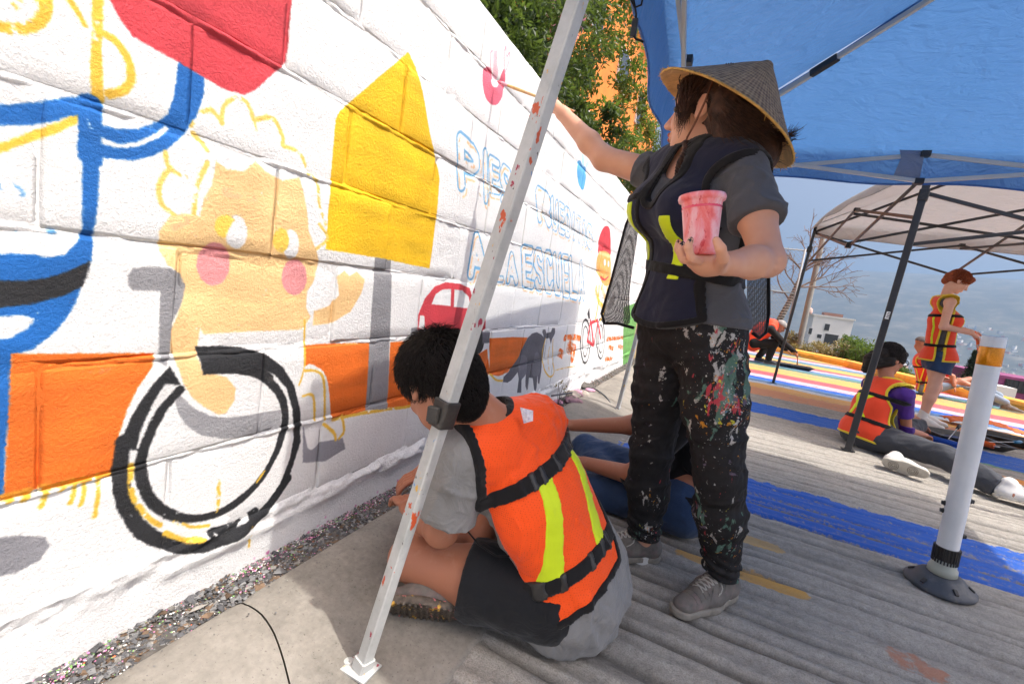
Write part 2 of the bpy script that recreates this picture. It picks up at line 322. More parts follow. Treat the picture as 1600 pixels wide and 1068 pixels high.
def build_yellow_kerb():
    m = mat('yellow_paint', lin(232, 164, 62), 0.6, 0.16, 3, 30, 0.2, world=True, dirt=lin(150, 120, 84), ds=4, damt=0.5)
    root = bpy.data.objects.new('painted_kerb', None); put(root, kind='structure'); root['label'] = 'orange yellow painted concrete kerb round the far edge of the road'
    P = [Vector((x, y, 0)) for x, y in KERB]
    for a, b_ in zip(P[:-1], P[1:]):
        d = (b_-a).normalized(); nrm = Vector((-d.y, d.x, 0)); nrm = nrm if nrm.x+nrm.y*0.6 > 0 else -nrm
        mb = MB(); a2 = a+d*0.006; b2 = b_-d*0.006+d*0.0; pr = [(0, -0.1), (0.0, 0.09), (0.03, 0.15), (0.1, 0.175), (0.22, 0.175), (0.27, 0.15), (0.28, -0.1)]
        V = [a2+nrm*o+Vector((0, 0, z)) for o, z in pr]+[b2+nrm*o+Vector((0, 0, z)) for o, z in pr]; n = len(pr)
        mb.add(V, [(i, i+1, i+1+n, i+n) for i in range(n-1)]+[tuple(range(n)), tuple(range(n, 2*n))[::-1]]); mb.build('kerb_segment', m, root)
build_yellow_kerb()

# ------------------------------------------------------------------ the mural: flat paint, drawn shape by shape on the wall plane
WX = -1.05; WY0, WY1, WZT = -1.6, 6.62, 1.955
MY0, MY1, MZ0, MZ1, MP = -1.6, 6.7, -0.05, 2.0, 0.0026
NW, NH = int((MY1-MY0)/MP), int((MZ1-MZ0)/MP)
ART = np.empty((NH, NW, 3), np.float32); ART[:] = np.array((240, 240, 239))/255
_yy = MY0+(np.arange(NW)+0.5)*MP; _zz = MZ0+(np.arange(NH)+0.5)*MP
def wyz(pts): return np.array([(p[1], p[2]) for p in (onx(u, v, WX) for u, v in pts)])
def smooth(pts, closed=True, n=6):
    P = np.array(pts, float); N_ = len(P); out = []
    for i in range(N_ if closed else N_-1):
        p0, p1, p2, p3 = (P[(i+k) % N_] if closed else P[min(max(i+k, 0), N_-1)] for k in (-1, 0, 1, 2))
        for t in np.arange(n)/n: out.append(0.5*((2*p1)+(p2-p0)*t+(2*p0-5*p1+4*p2-p3)*t*t+(3*p1-p0-3*p2+p3)*t**3))
    if not closed: out.append(P[-1])
    return np.array(out)
def window(P, pad):
    j0, j1 = np.clip([int((P[:, 0].min()-pad-MY0)/MP), int((P[:, 0].max()+pad-MY0)/MP)+2], 0, NW); i0, i1 = np.clip([int((P[:, 1].min()-pad-MZ0)/MP), int((P[:, 1].max()+pad-MZ0)/MP)+2], 0, NH)
    return j0, j1, i0, i1, *np.meshgrid(_yy[j0:j1], _zz[i0:i1])
_n1 = np.random.default_rng(2)
def vnoise(Y, Z, s, seed=0):
    return 0.5+0.5*fbm(Y*s, Z*s*1.3, 5, seed)
def segdist(Y, Z, P, closed):
    d = np.full(Y.shape, 9.0)
    Qs = list(zip(P[:-1], P[1:]))+([(P[-1], P[0])] if closed else [])
    for a, b_ in Qs:
        e = b_-a; l2 = (e*e).sum()+1e-12; t = np.clip(((Y-a[0])*e[0]+(Z-a[1])*e[1])/l2, 0, 1); d = np.minimum(d, np.hypot(Y-a[0]-t*e[0], Z-a[1]-t*e[1]))
    return d
def paint(i0, i1, j0, j1, mask, col, dry=0.0, Y=None, Z=None, seed=0):
    if dry > 0: mask = mask*np.clip((vnoise(Y, Z, 60, seed)*0.6+vnoise(Y, Z, 190, seed+1)*0.4-dry)*9, 0, 1)
    A = ART[i0:i1, j0:j1]; cc = np.broadcast_to(np.array(col, np.float32)/255, A.shape)
    if Y is not None and A.size > 3000: cc = np.clip(cc*(1+.10*(fbm(Y*9, Z*60, 4, int(sum(col)) % 50)*.5+fbm(Y*26, Z*22, 3, 6)*.4))[..., None], 0, 1)
    A += (cc-A)*mask[..., None]
def fill(pts, col, sm=0, dry=0.0, yz=False, alpha=1.0):
    P = np.asarray(pts) if yz else wyz(pts)
    if sm: P = smooth(P, True, sm)
    j0, j1, i0, i1, Y, Z = window(P, 0.01)
    if Y.size == 0: return
    ins = np.zeros(Y.shape, bool); n = len(P)
    for k in range(n):
        a, b_ = P[k], P[(k+1) % n]
        if a[1] == b_[1]: continue
        c = ((a[1] > Z) != (b_[1] > Z)) & (Y < (b_[0]-a[0])*(Z-a[1])/(b_[1]-a[1])+a[0]); ins ^= c
    d = segdist(Y, Z, P, True); sd = np.where(ins, -d, d)
    paint(i0, i1, j0, j1, np.clip(0.5-sd/0.0032, 0, 1)*alpha, col, dry, Y, Z)
def stroke(pts, w, col, sm=5, dry=0.0, closed=False, yz=False, alpha=1.0):
    """w in metres"""
    P = np.asarray(pts, float) if yz else wyz(pts)
    if sm: P = smooth(P, closed, sm)
    j0, j1, i0, i1, Y, Z = window(P, w)
    if Y.size == 0: return
    d = segdist(Y, Z, P, closed); ww = w*(0.42+0.16*vnoise(Y, Z, 30, 4)); paint(i0, i1, j0, j1, np.clip(0.5-(d-ww)/0.0035, 0, 1)*alpha, col, dry, Y, Z, 3)
def ell(c, rx, ry, col, **k): fill([(c[0]+rx*math.cos(a), c[1]+ry*math.sin(a)) for a in np.linspace(0, 2*math.pi, 28)[:-1]], col, **k)
RED, BLU, BLK, YEL, ORA, SKN, GRY, LYE, PNK, LBL, DGR, WHT = (212, 68, 78), (32, 106, 186), (42, 43, 46), (246, 196, 30), (238, 116, 38), (248, 206, 146), (150, 150, 154), (242, 194, 70), (234, 146, 158), (112, 176, 222), (104, 104, 112), (240, 240, 239)
def draw_mural():
    # yellow under-drawing, top left
    stroke([(-10, 40), (20, 46), (50, 40), (68, 22), (68, -15)], .016, LYE, dry=.2); stroke([(20, 5), (60, 0)], .02, LYE, dry=.42); stroke([(104, -3), (118, 18), (130, 40)], .009, LYE, dry=.3)
    stroke([(151, -10), (149, 60), (149, 110), (150, 154)], .016, LYE, dry=.12); stroke([(152, 50), (178, 64), (199, 95), (203, 124), (190, 142), (168, 147)], .013, LYE, dry=.2)
    stroke([(130, 178), (85, 200), (40, 217), (-15, 236)], .013, LYE, dry=.15)
    # red shape
    fill([(120, -120), (168, -2), (186, 32), (205, 57), (245, 80), (277, 98), (318, 122), (350, 140), (380, 148), (397, 141), (446, 97), (450, 60), (455, 0), (458, -120)], RED)
    # blue arm, shoulder and body
    fill([(277, 97), (318, 122), (316, 150), (305, 182), (288, 208), (262, 231), (235, 244), (205, 251), (150, 246), (145, 192), (180, 202), (215, 201), (245, 190), (260, 178), (270, 150)], BLU, dry=.04)
    fill([(150, 212), (182, 225), (212, 222), (240, 209), (258, 196), (263, 202), (245, 216), (214, 229), (182, 231), (150, 224)], WHT)
    stroke([(-20, 181), (30, 180), (75, 174), (110, 166), (140, 168)], .03, BLU, dry=.08); stroke([(137, 164), (136, 205), (138, 245)], .034, BLU, sm=0, dry=.06); stroke([(138, 235), (139, 290), (137, 345)], .022, BLU, dry=.06)
    fill([(-15, 396), (30, 396), (55, 398), (72, 402), (100, 397), (117, 380), (127, 355), (130, 335), (145, 335), (143, 372), (141, 405), (123, 452), (112, 482), (88, 515), (50, 545), (0, 558), (-15, 558), (-15, 530), (15, 528), (45, 510), (52, 497), (35, 491), (-15, 495)], BLU, sm=0, dry=.05)
    fill([(-15, 438), (40, 438), (75, 433), (105, 423), (139, 407), (136, 425), (128, 446), (100, 461), (50, 474), (-15, 481)], BLK)
    stroke([(-5, 295), (15, 292), (34, 300)], .014, (96, 160, 216), dry=.45); stroke([(-5, 360), (22, 364)], .01, (96, 160, 216), dry=.45); stroke([(75, 362), (80, 362)], .008, (96, 160, 216), dry=.4)
    fill([(-12, 550), (16, 550), (14, 640), (8, 700), (4, 775), (-20, 778)], BLU, dry=.05)
    # orange band and drips
    fill([(16, 552), (238, 551), (236, 572), (212, 605), (196, 640), (184, 675), (178, 705), (178, 737), (100, 752), (4, 776), (10, 690)], ORA)
    for x, y0, y1 in ((38, 765, 780), (66, 758, 790), (112, 748, 785), (128, 745, 788), (150, 740, 806), (14, 772, 782), (95, 752, 764)): stroke([(x, y0), (x+2, (y0+y1)/2), (x-3, y1)], .008, LYE, dry=.12)
    stroke([(2, 776), (60, 762), (120, 749), (178, 738)], .011, (240, 160, 50), dry=.25)
    fill([(474, 540), (500, 537), (578, 535), (573, 640), (545, 648), (516, 653), (514, 620), (511, 598), (500, 576), (474, 571)], ORA)
    fill([(609, 534), (660, 531), (702, 529), (702, 640), (660, 634), (604, 636)], ORA); stroke([(517, 655), (570, 644), (640, 634)], .011, LYE, dry=.2)
    # the house on its post
    fill([(584, 402), (611, 405), (607, 560), (604, 638), (570, 640), (577, 520)], GRY)
    fill([(637, 82), (648, 105), (655, 130), (673, 225), (684, 264), (686, 280), (683, 320), (680, 346), (676, 380), (671, 419), (640, 413), (600, 404), (550, 396), (507, 389), (511, 330), (516, 277), (523, 188), (528, 176), (541, 163), (590, 121)], YEL)
    # chair
    fill([(198, 432), (205, 419), (230, 416), (262, 418), (285, 428), (292, 448), (286, 470), (268, 503), (265, 545), (258, 572), (246, 566), (247, 510), (249, 454), (206, 453), (199, 445)], GRY)
    fill([(268, 606), (285, 622), (302, 637), (325, 648), (350, 652), (390, 647), (438, 639), (438, 668), (400, 680), (350, 684), (312, 679), (286, 661), (273, 636)], (158, 158, 162))
    # curls
    for a in ([(298, 198), (308, 180), (328, 172), (346, 192)], [(344, 192), (349, 165), (370, 153), (388, 166), (398, 203)], [(399, 187), (425, 185), (440, 212), (440, 226)], [(443, 229), (468, 240), (480, 272)], [(478, 270), (494, 285), (497, 318), (507, 350)], [(256, 238), (262, 262), (286, 276)], [(264, 262), (247, 288), (250, 318), (270, 336)], [(322, 254), (306, 288), (299, 338)], [(300, 208), (315, 225), (321, 234)], [(497, 350), (510, 372), (492, 388)]):
        stroke(a, .0095, (244, 208, 110), dry=.28)
    # face, body, arm
    fill([(335, 251), (352, 264), (378, 268), (398, 250), (412, 268), (440, 282), (466, 277), (472, 300), (478, 330), (480, 360), (492, 390), (497, 412), (490, 440), (480, 455), (478, 480), (485, 494), (478, 506), (470, 515), (430, 516), (380, 518), (345, 520), (318, 522), (312, 512), (308, 540), (306, 555), (313, 578), (335, 584), (353, 589), (366, 605), (364, 625), (350, 645), (340, 647), (318, 635), (300, 622), (285, 600), (276, 575), (264, 545), (266, 515), (275, 495), (285, 470), (290, 447), (282, 428), (260, 413), (246, 390), (246, 360), (262, 338), (285, 333), (310, 337), (315, 312), (328, 290)], SKN, dry=.02)
    fill([(488, 508), (515, 505), (546, 486), (563, 456), (568, 436), (556, 424), (544, 431), (536, 422), (525, 432), (528, 460), (515, 477), (490, 486)], SKN)
    ell((366, 362), 18, 26, WHT); ell((350, 353), 17, 18, (246, 208, 92), dry=.1); fill([(350, 372), (366, 344), (378, 372), (366, 386)], WHT, sm=4)
    ell((452, 381), 13, 23, WHT); ell((437, 375), 12, 19, (246, 208, 92), dry=.2)
    ell((333, 412), 26, 34, PNK, alpha=.85); ell((460, 433), 20, 28, PNK, alpha=.85); stroke([(345, 468), (385, 475), (425, 474), (465, 465)], .012, (250, 214, 150), dry=.3)
    stroke([(352, 300), (400, 310)], .02, (246, 178, 140), dry=.4, alpha=.5); stroke([(268, 352), (285, 345)], .02, (246, 178, 140), dry=.3, alpha=.5)
    stroke([(476, 500), (474, 570), (466, 600)], .006, LYE, dry=.1)
    # wheel
    fill([(304, 541), (340, 540), (376, 542), (412, 552), (440, 572), (458, 602), (468, 640), (468, 690), (452, 740), (441, 757), (438, 752), (452, 715), (458, 680), (456, 640), (446, 606), (428, 585), (405, 574), (385, 583), (350, 583), (315, 584)], BLK)
    fill([(263, 571), (283, 606), (255, 640), (236, 680), (226, 705), (198, 700), (186, 700), (190, 680), (205, 645), (235, 600)], BLK); fill([(255, 598), (279, 600), (262, 615), (246, 642), (230, 672), (218, 698), (210, 700), (218, 668), (236, 628)], WHT, dry=.1)
    stroke([(190, 688), (186, 735), (194, 786), (220, 826), (256, 847), (295, 852), (338, 842), (380, 822), (420, 787), (447, 748)], .030, BLK, dry=.05)
    stroke([(278, 608), (250, 640), (230, 680), (219, 712), (219, 738), (230, 772), (252, 796), (285, 808), (320, 807), (358, 792), (400, 755), (428, 710), (444, 662), (440, 625), (424, 600), (400, 584), (376, 578)], .021, BLK, dry=.04)
    ell((220, 735), 9, 12, BLK); ell((443, 628), 4, 9, BLK); stroke([(372, 548), (400, 575), (420, 590)], .02, BLK)
    stroke([(330, 832), (365, 822), (395, 800)], .03, BLK, dry=.35); stroke([(203, 725), (205, 770), (228, 805), (250, 820)], .010, LYE, dry=.25); stroke([(258, 832), (285, 842), (312, 840)], .012, LYE, dry=.1); stroke([(272, 813), (300, 822), (325, 820)], .008, LYE, dry=.3)
    stroke([(340, 752), (341, 775), (338, 798)], .009, LYE, dry=.25); stroke([(412, 735), (400, 752)], .007, LYE, dry=.2); stroke([(388, 820), (386, 852)], .006, LYE, dry=.4)
    # feet and wheels at the front of the chair
    fill([(472, 722), (472, 668), (484, 650), (498, 652), (498, 690), (534, 683), (538, 700), (505, 720)], (150, 150, 158)); fill([(474, 572), (500, 576), (511, 598), (516, 655), (520, 668), (500, 690), (480, 700), (472, 640)], WHT, sm=3)
    stroke([(474, 578), (495, 580), (505, 596), (506, 655)], .008, LYE); stroke([(472, 618), (488, 618), (490, 655)], .008, LYE); stroke([(505, 662), (520, 675), (523, 686)], .010, LYE); stroke([(533, 648), (536, 672), (528, 684)], .009, LYE)
    # grey blob low on the left
    fill([(-20, 842), (30, 835), (70, 838), (78, 850), (62, 874), (22, 895), (-20, 903)], (146, 146, 152))
    # red car
    fill([(641, 512), (650, 511), (664, 513), (684, 520), (682, 531), (641, 531)], GRY); fill([(652, 515), (653, 492), (663, 466), (678, 448), (696, 441), (717, 443), (733, 450), (738, 465), (745, 480), (757, 492), (758, 512), (745, 524), (683, 526), (665, 514)], RED)
    for w_ in ([(673, 475), (680, 459), (690, 452), (704, 451), (703, 478)], [(709, 452), (721, 453), (732, 463), (735, 482), (708, 479)], [(656, 492), (662, 493), (663, 514), (653, 512)]): fill(w_, WHT)
    ell((678, 528), 14, 16, DGR); ell((745, 530), 10, 22, BLK); fill([(752, 518), (764, 518), (764, 535), (752, 536)], DGR)
    # orange and the grey animal
    fill([(740, 556), (760, 544), (764, 583), (754, 590), (745, 580)], ORA); fill([(764, 528), (800, 526), (823, 527), (809, 557), (793, 581), (777, 587), (763, 584)], ORA)
    Q = lambda *p: [(620+x/3.813, 400+y/3.813) for x, y in p]
    fill(Q((628, 748), (632, 718), (662, 690), (718, 600), (752, 530), (775, 485), (800, 460), (830, 452), (855, 465), (872, 482), (862, 450), (866, 436), (882, 436), (887, 458), (914, 450), (922, 426), (938, 428), (936, 460), (920, 490), (912, 522), (903, 486), (880, 492), (872, 560), (864, 610), (856, 690), (846, 760), (838, 755), (836, 700), (830, 780), (826, 802), (816, 795), (808, 725), (785, 722), (780, 790), (770, 798), (762, 770), (765, 650), (755, 690), (738, 740), (738, 812), (712, 812), (722, 730), (715, 690), (680, 735), (655, 752)), DGR)
    fill(Q((730, 600), (760, 590), (775, 620), (768, 690), (740, 730), (722, 700)), (126, 126, 134), sm=4); fill(Q((820, 580), (845, 585), (850, 690), (820, 715), (805, 690)), (122, 122, 130), sm=4)
    stroke(Q((882, 490), (862, 580), (870, 650), (885, 690), (912, 718), (935, 690), (925, 600), (925, 495)), .012, LYE, dry=.1); stroke(Q((905, 540), (897, 600), (905, 680)), .010, LYE, dry=.3); stroke(Q((550, 700), (585, 735), (625, 740)), .012, LYE, dry=.1); stroke(Q((940, 680), (1000, 665), (1060, 655)), .008, LYE, dry=.35)
    # far bits of orange, bike rider
    for a, w_ in (([(996, 486), (1040, 482), (1085, 487)], .05), ([(1020, 540), (1050, 560), (1045, 600)], .10), ([(965, 570), (985, 590)], .06), ([(1250, 495), (1300, 490), (1355, 483)], .05), ([(1260, 540), (1285, 550)], .05), ([(1320, 535), (1345, 545)], .05), ([(1240, 612), (1280, 612)], .05)): stroke(Q(*a), w_, ORA, dry=.33)
    fill([(935, 397), (935, 376), (940, 360), (946, 353), (952, 357), (954, 380), (952, 400)], RED, sm=3); fill([(934, 397), (944, 392), (953, 402), (953, 440), (944, 446), (936, 432), (931, 420)], (244, 178, 100), sm=3, dry=.15)
    stroke([(931, 450), (935, 470), (944, 482)], .05, LYE, dry=.3); stroke([(940, 448), (946, 470)], .05, SKN, dry=.3)
    for c, rx, ry in (((914, 533), 7.5, 34), ((938, 529), 6, 31)):
        e = [(c[0]+rx*math.cos(a), c[1]+ry*math.sin(a)) for a in np.linspace(0, 2*math.pi, 24)[:-1]]; stroke(e, .020, BLK, sm=0, closed=True)
        stroke([(c[0]+rx*.6*math.cos(a), c[1]+ry*.7*math.sin(a)) for a in np.linspace(0, 2*math.pi, 24)[:-1]], .014, BLK, sm=0, closed=True, dry=.15)
    for a in ([(917, 532), (922, 500), (927, 540), (917, 532)], [(922, 505), (933, 500), (938, 528)], [(927, 540), (933, 505)]): stroke(a, .032, RED, sm=0)
    ell((944, 410), 1.6, 5, WHT); ell((950, 412), 1.4, 5, WHT); fill([(936, 392), (953, 398), (952, 403), (935, 397)], (240, 214, 150)); stroke([(938, 432), (944, 437), (950, 432)], .02, RED, sm=3); stroke([(936, 446), (934, 476), (930, 500)], .03, LYE, dry=.2); stroke([(948, 446), (946, 480), (938, 500)], .03, LYE, dry=.2)
    fill([(917, 490), (920, 480), (921, 497), (919, 498)], BLK)
    # apple and heart
    Z4 = lambda *p: [(460+x/3.141, 60+y/3.141) for x, y in p]
    fill(Z4((920, 185), (925, 152), (945, 141), (962, 152), (968, 185), (964, 212), (975, 237), (994, 236), (1003, 205), (1015, 172), (1028, 150), (1032, 200), (1022, 268), (1000, 315), (975, 328), (945, 306), (925, 250)), (230, 106, 128), sm=3)
    fill(Z4((974, 62), (991, 62), (992, 130), (1000, 160), (985, 225), (972, 215)), (246, 196, 206), dry=.12); stroke(Z4((962, 150), (958, 80), (968, 62)), .006, (238, 170, 186), dry=.1); stroke(Z4((1030, 160), (1025, 90), (1035, 40), (1038, 90), (1055, 70), (1045, 130), (1030, 170)), .006, (238, 160, 176), dry=.1)
    Z5 = lambda *p: [(680+x/3.3375, 180+y/3.3375) for x, y in p]
    fill(Z5((735, 270), (742, 240), (757, 238), (765, 262), (782, 275), (782, 330), (772, 384), (760, 386), (745, 360), (737, 320)), (96, 176, 232), sm=3); stroke(Z5((770, 255), (768, 215)), .035, (170, 214, 240), dry=.3); stroke(Z5((785, 260), (805, 235)), .03, (190, 222, 242), dry=.35)
    # lettering: each letter an outlined stroke shape set in the box the photograph gives it
    G = {'P': [[(0, 0), (0, 1), (.75, 1), (1, .85), (1, .6), (.75, .45), (0, .45)]], 'I': [[(.5, 0), (.5, 1)]], 'E': [[(1, 0), (0, 0), (0, 1), (1, 1)], [(0, .5), (.85, .5)]],
         'S': [[(1, .85), (.75, 1), (.25, 1), (0, .85), (0, .65), (.25, .52), (.75, .46), (1, .32), (1, .15), (.75, 0), (.25, 0), (0, .15)]], 'R': [[(0, 0), (0, 1), (.75, 1), (1, .85), (1, .65), (.75, .5), (0, .5)], [(.5, .5), (1, 0)]],
         'U': [[(0, 1), (0, .2), (.25, 0), (.75, 0), (1, .2), (1, 1)]], 'D': [[(0, 0), (0, 1), (.6, 1), (1, .75), (1, .25), (.6, 0), (0, 0)]], 'T': [[(.5, 0), (.5, 1)], [(0, 1), (1, 1)]], 'A': [[(0, 0), (.5, 1), (1, 0)], [(.2, .35), (.8, .35)]],
         'L': [[(0, 1), (0, 0), (1, 0)]], 'C': [[(1, .82), (.75, 1), (.25, 1), (0, .8), (0, .2), (.25, 0), (.75, 0), (1, .18)]], 'Y': [[(0, 1), (.5, .5), (1, 1)], [(.5, .5), (.5, 0)]]}
    def letter(ch, x0, y0t, y0b, x1, y1t, y1b, w=.045, lw=.007, col=LBL, dry=.22, off=0.0, inner=None):
        a, b_ = wyz([(x0, y0b), (x0, y0t)]); c, d = wyz([(x1, y1b), (x1, y1t)]); wbox = float(c[0]-a[0]); w = min(w, .30*wbox) if ch != "I" else min(w, .036); lw = min(lw, .22*w+.0015); m_ = 0.5*w
        a, b_, c, d = a+(m_, m_), b_+(m_, -m_), c+(-m_, m_), d+(-m_, -m_)
        S = [np.array([(1-u)*((1-v)*a+v*b_)+u*((1-v)*c+v*d)+(off, -off) for u, v in s]) for s in G[ch]]
        j0, j1, i0, i1, Y, Z = window(np.concatenate(S), w)
        dd = np.minimum.reduce([segdist(Y, Z, s, False) for s in S])
        paint(i0, i1, j0, j1, np.clip(0.5-(np.abs(dd-w/2)-lw*(.32+.25*vnoise(Y, Z, 25, 7)))/0.004, 0, 1)*.95, col, dry, Y, Z, 9)
        if inner: paint(i0, i1, j0, j1, np.clip(0.5-(dd-w*.18)/0.01, 0, 1)*.5, inner, .5, Y, Z, 5)
    PEA = (244, 200, 150)
    for off, col, dry in ((.018, PEA, .42), (0, LBL, .14)):
        letter('P', 713, 203, 296, 748, 232, 300, .07, .011, col, dry, off); letter('I', 752, 228, 318, 763, 236, 318, .05, .010, col, dry, off); letter('E', 763, 240, 300, 781, 252, 306, .06, .010, col, dry, off); letter('S', 781, 250, 326, 800, 268, 336, .065, .010, col, dry, off)
        xs = [838, 860, 872, 882, 892, 900, 908, 916, 926]
        for k, ch in enumerate('RUEDITAS'):
            x0, x1 = xs[k], xs[k+1]-1; T = lambda x: 288+(x-838)*(354-288)/88; B = lambda x: 346+(x-838)*(392-346)/88
            letter(ch, x0, T(x0), B(x0), x1, T(x1), B(x1), .075, .012, col, dry+.06, off)
        letter('A', 729, 352, 436, 760, 372, 438, .08, .013, col, dry, off); letter('L', 772, 362, 440, 786, 385, 441, .07, .012, col, dry, off); letter('A', 790, 388, 443, 808, 398, 446, .07, .012, col, dry, off)
        xs = [815, 834, 849, 864, 878, 889, 902]
        for k, ch in enumerate('ESCUEL'):
            x0, x1 = xs[k], xs[k+1]-1; T = lambda x: 381+(x-815)*(402-381)/90; B = lambda x: 448+(x-815)*(470-448)/90
            letter(ch, x0, T(x0), B(x0), x1, T(x1), B(x1), .085, .014, col, dry, off)
        letter('A', 903, 404, 470, 912, 408, 470, .085, .012, col, dry+.12, off)
    for a in ((763, 296, 14), (795, 322, 10), (752, 300, 8), (848, 335, 12)): ell((a[0], a[1]), 5, a[2], (206, 196, 176), dry=.5); 
    ell((795, 328), 4, 7, (246, 200, 90), dry=.3)
    # green edge at the far end, splashes of pink, purple and green along the foot
    fill([(974, 480), (1000, 470), (1000, 580), (972, 579)], (110, 168, 92), dry=.06)
    g = np.random.default_rng(8)
    for k in range(520):
        y = g.uniform(0.3, 1.9) if k < 400 else g.uniform(1.9, 4); z = abs(g.normal(0, .022)) + (0.0); col = [(224, 150, 196), (206, 120, 170), (150, 190, 120), (226, 180, 210), (120, 110, 104)][g.choice(5, p=[.34, .2, .16, .2, .1])]
        yc, zc, r = y, z, g.uniform(.0022, .0075)
        if fbm(np.array(y*5.0), np.array(3.3), 3, 4) < -0.15: continue
        fill([(yc+r*math.cos(a)*g.uniform(.6, 1.4), zc+r*math.sin(a)*g.uniform(.6, 1.6)) for a in np.linspace(0, 6.28, 7)[:-1]], col, yz=True)
draw_mural()
def wall_material(name='painted_blockwork', rough_amt=0.9):
    img = bpy.data.images.new('mural', NW, NH); px = np.ones((NH, NW, 4), np.float32); px[..., :3] = np.clip(ART, 0, 1); img.pixels.foreach_set(px.ravel()); img.update(); img.pack()
    m, t, b, N, L = newmat(name); P = pos(t); sp = N.new('ShaderNodeSeparateXYZ'); L.new(P, sp.inputs[0])
    w = noise(t, P, 110, 3, 0.7); w2 = noise(t, P, 22, 3)
    def jit(o, k): return mth(t, 'ADD', mth(t, 'MULTIPLY', mth(t, 'SUBTRACT', w.outputs[k], 0.5), 0.008), mth(t, 'MULTIPLY', mth(t, 'SUBTRACT', w2.outputs[k], 0.5), 0.006))
    sw = N.new('ShaderNodeSeparateColor'); L.new(w.outputs[1], sw.inputs[0])
    jy = mth(t, 'MULTIPLY', mth(t, 'SUBTRACT', sw.outputs[0], 0.5), 0.008); jz = mth(t, 'MULTIPLY', mth(t, 'SUBTRACT', sw.outputs[1], 0.5), 0.008)
    u = mth(t, 'MULTIPLY', mth(t, 'ADD', mth(t, 'SUBTRACT', sp.outputs[1], MY0), jy), 1/(NW*MP)); v = mth(t, 'MULTIPLY', mth(t, 'ADD', mth(t, 'SUBTRACT', sp.outputs[2], MZ0), jz), 1/(NH*MP))
    cb = N.new('ShaderNodeCombineXYZ'); L.new(u, cb.inputs[0]); L.new(v, cb.inputs[1])
    ti = N.new('ShaderNodeTexImage'); ti.image = img; ti.extension = 'EXTEND'; L.new(cb.outputs[0], ti.inputs[0])
    # bare pits where the roller did not reach into the pores, and uneven coats
    pit = noise(t, P, 210, 4, 0.75, 0.3); pk = ramp(t, pit.outputs[0], [(0.30, (1, 1, 1, 1)), (0.35, (0, 0, 0, 1))]).outputs[0]
    c = mixn(t, mth(t, 'MULTIPLY', pk, 0.5), ti.outputs[0], lin(116, 110, 106))
    tone = noise(t, P, 5, 5); c = mixn(t, 0.5, c, mixn(t, 1.0, c, ramp(t, tone.outputs[0], [(0.3, (0.86, 0.86, 0.87, 1)), (0.7, (1, 1, 1, 1))]).outputs[0], 'MULTIPLY'))
    gm = noise(t, P, 26, 6, 0.75); gz = mth(t, 'SUBTRACT', gm.outputs[0], mth(t, 'MULTIPLY', sp.outputs[2], 2.2)); c = mixn(t, ramp(t, gz, [(0.42, (0, 0, 0, 1)), (0.62, (0.55,)*3+(1,))]).outputs[0], c, lin(148, 140, 132))
    st = noise(t, P, 9, 6, 0.7); c = mixn(t, ramp(t, st.outputs[0], [(0.66, (0, 0, 0, 1)), (0.76, (0.22,)*3+(1,))]).outputs[0], c, lin(168, 162, 154))
    L.new(c, b.inputs['Base Color']); b.inputs['Roughness'].default_value = 0.62; b.inputs['Specular IOR Level'].default_value = 0.3
    lump = noise(t, P, 130, 6, 0.78); big = noise(t, P, 30, 4, 0.6); rid = noise(t, P, 75, 3, 0.7, 1.2)
    h = mth(t, 'ADD', mth(t, 'MULTIPLY', lump.outputs[0], 1.0), mth(t, 'MULTIPLY', big.outputs[0], 0.6)); h = mth(t, 'ADD', h, mth(t, 'MULTIPLY', rid.outputs[0], 0.5)); h = mth(t, 'SUBTRACT', h, mth(t, 'MULTIPLY', pk, 0.6))
    bump(t, b, h, 0.72, 0.009); return m
M['wall'] = wall_material()
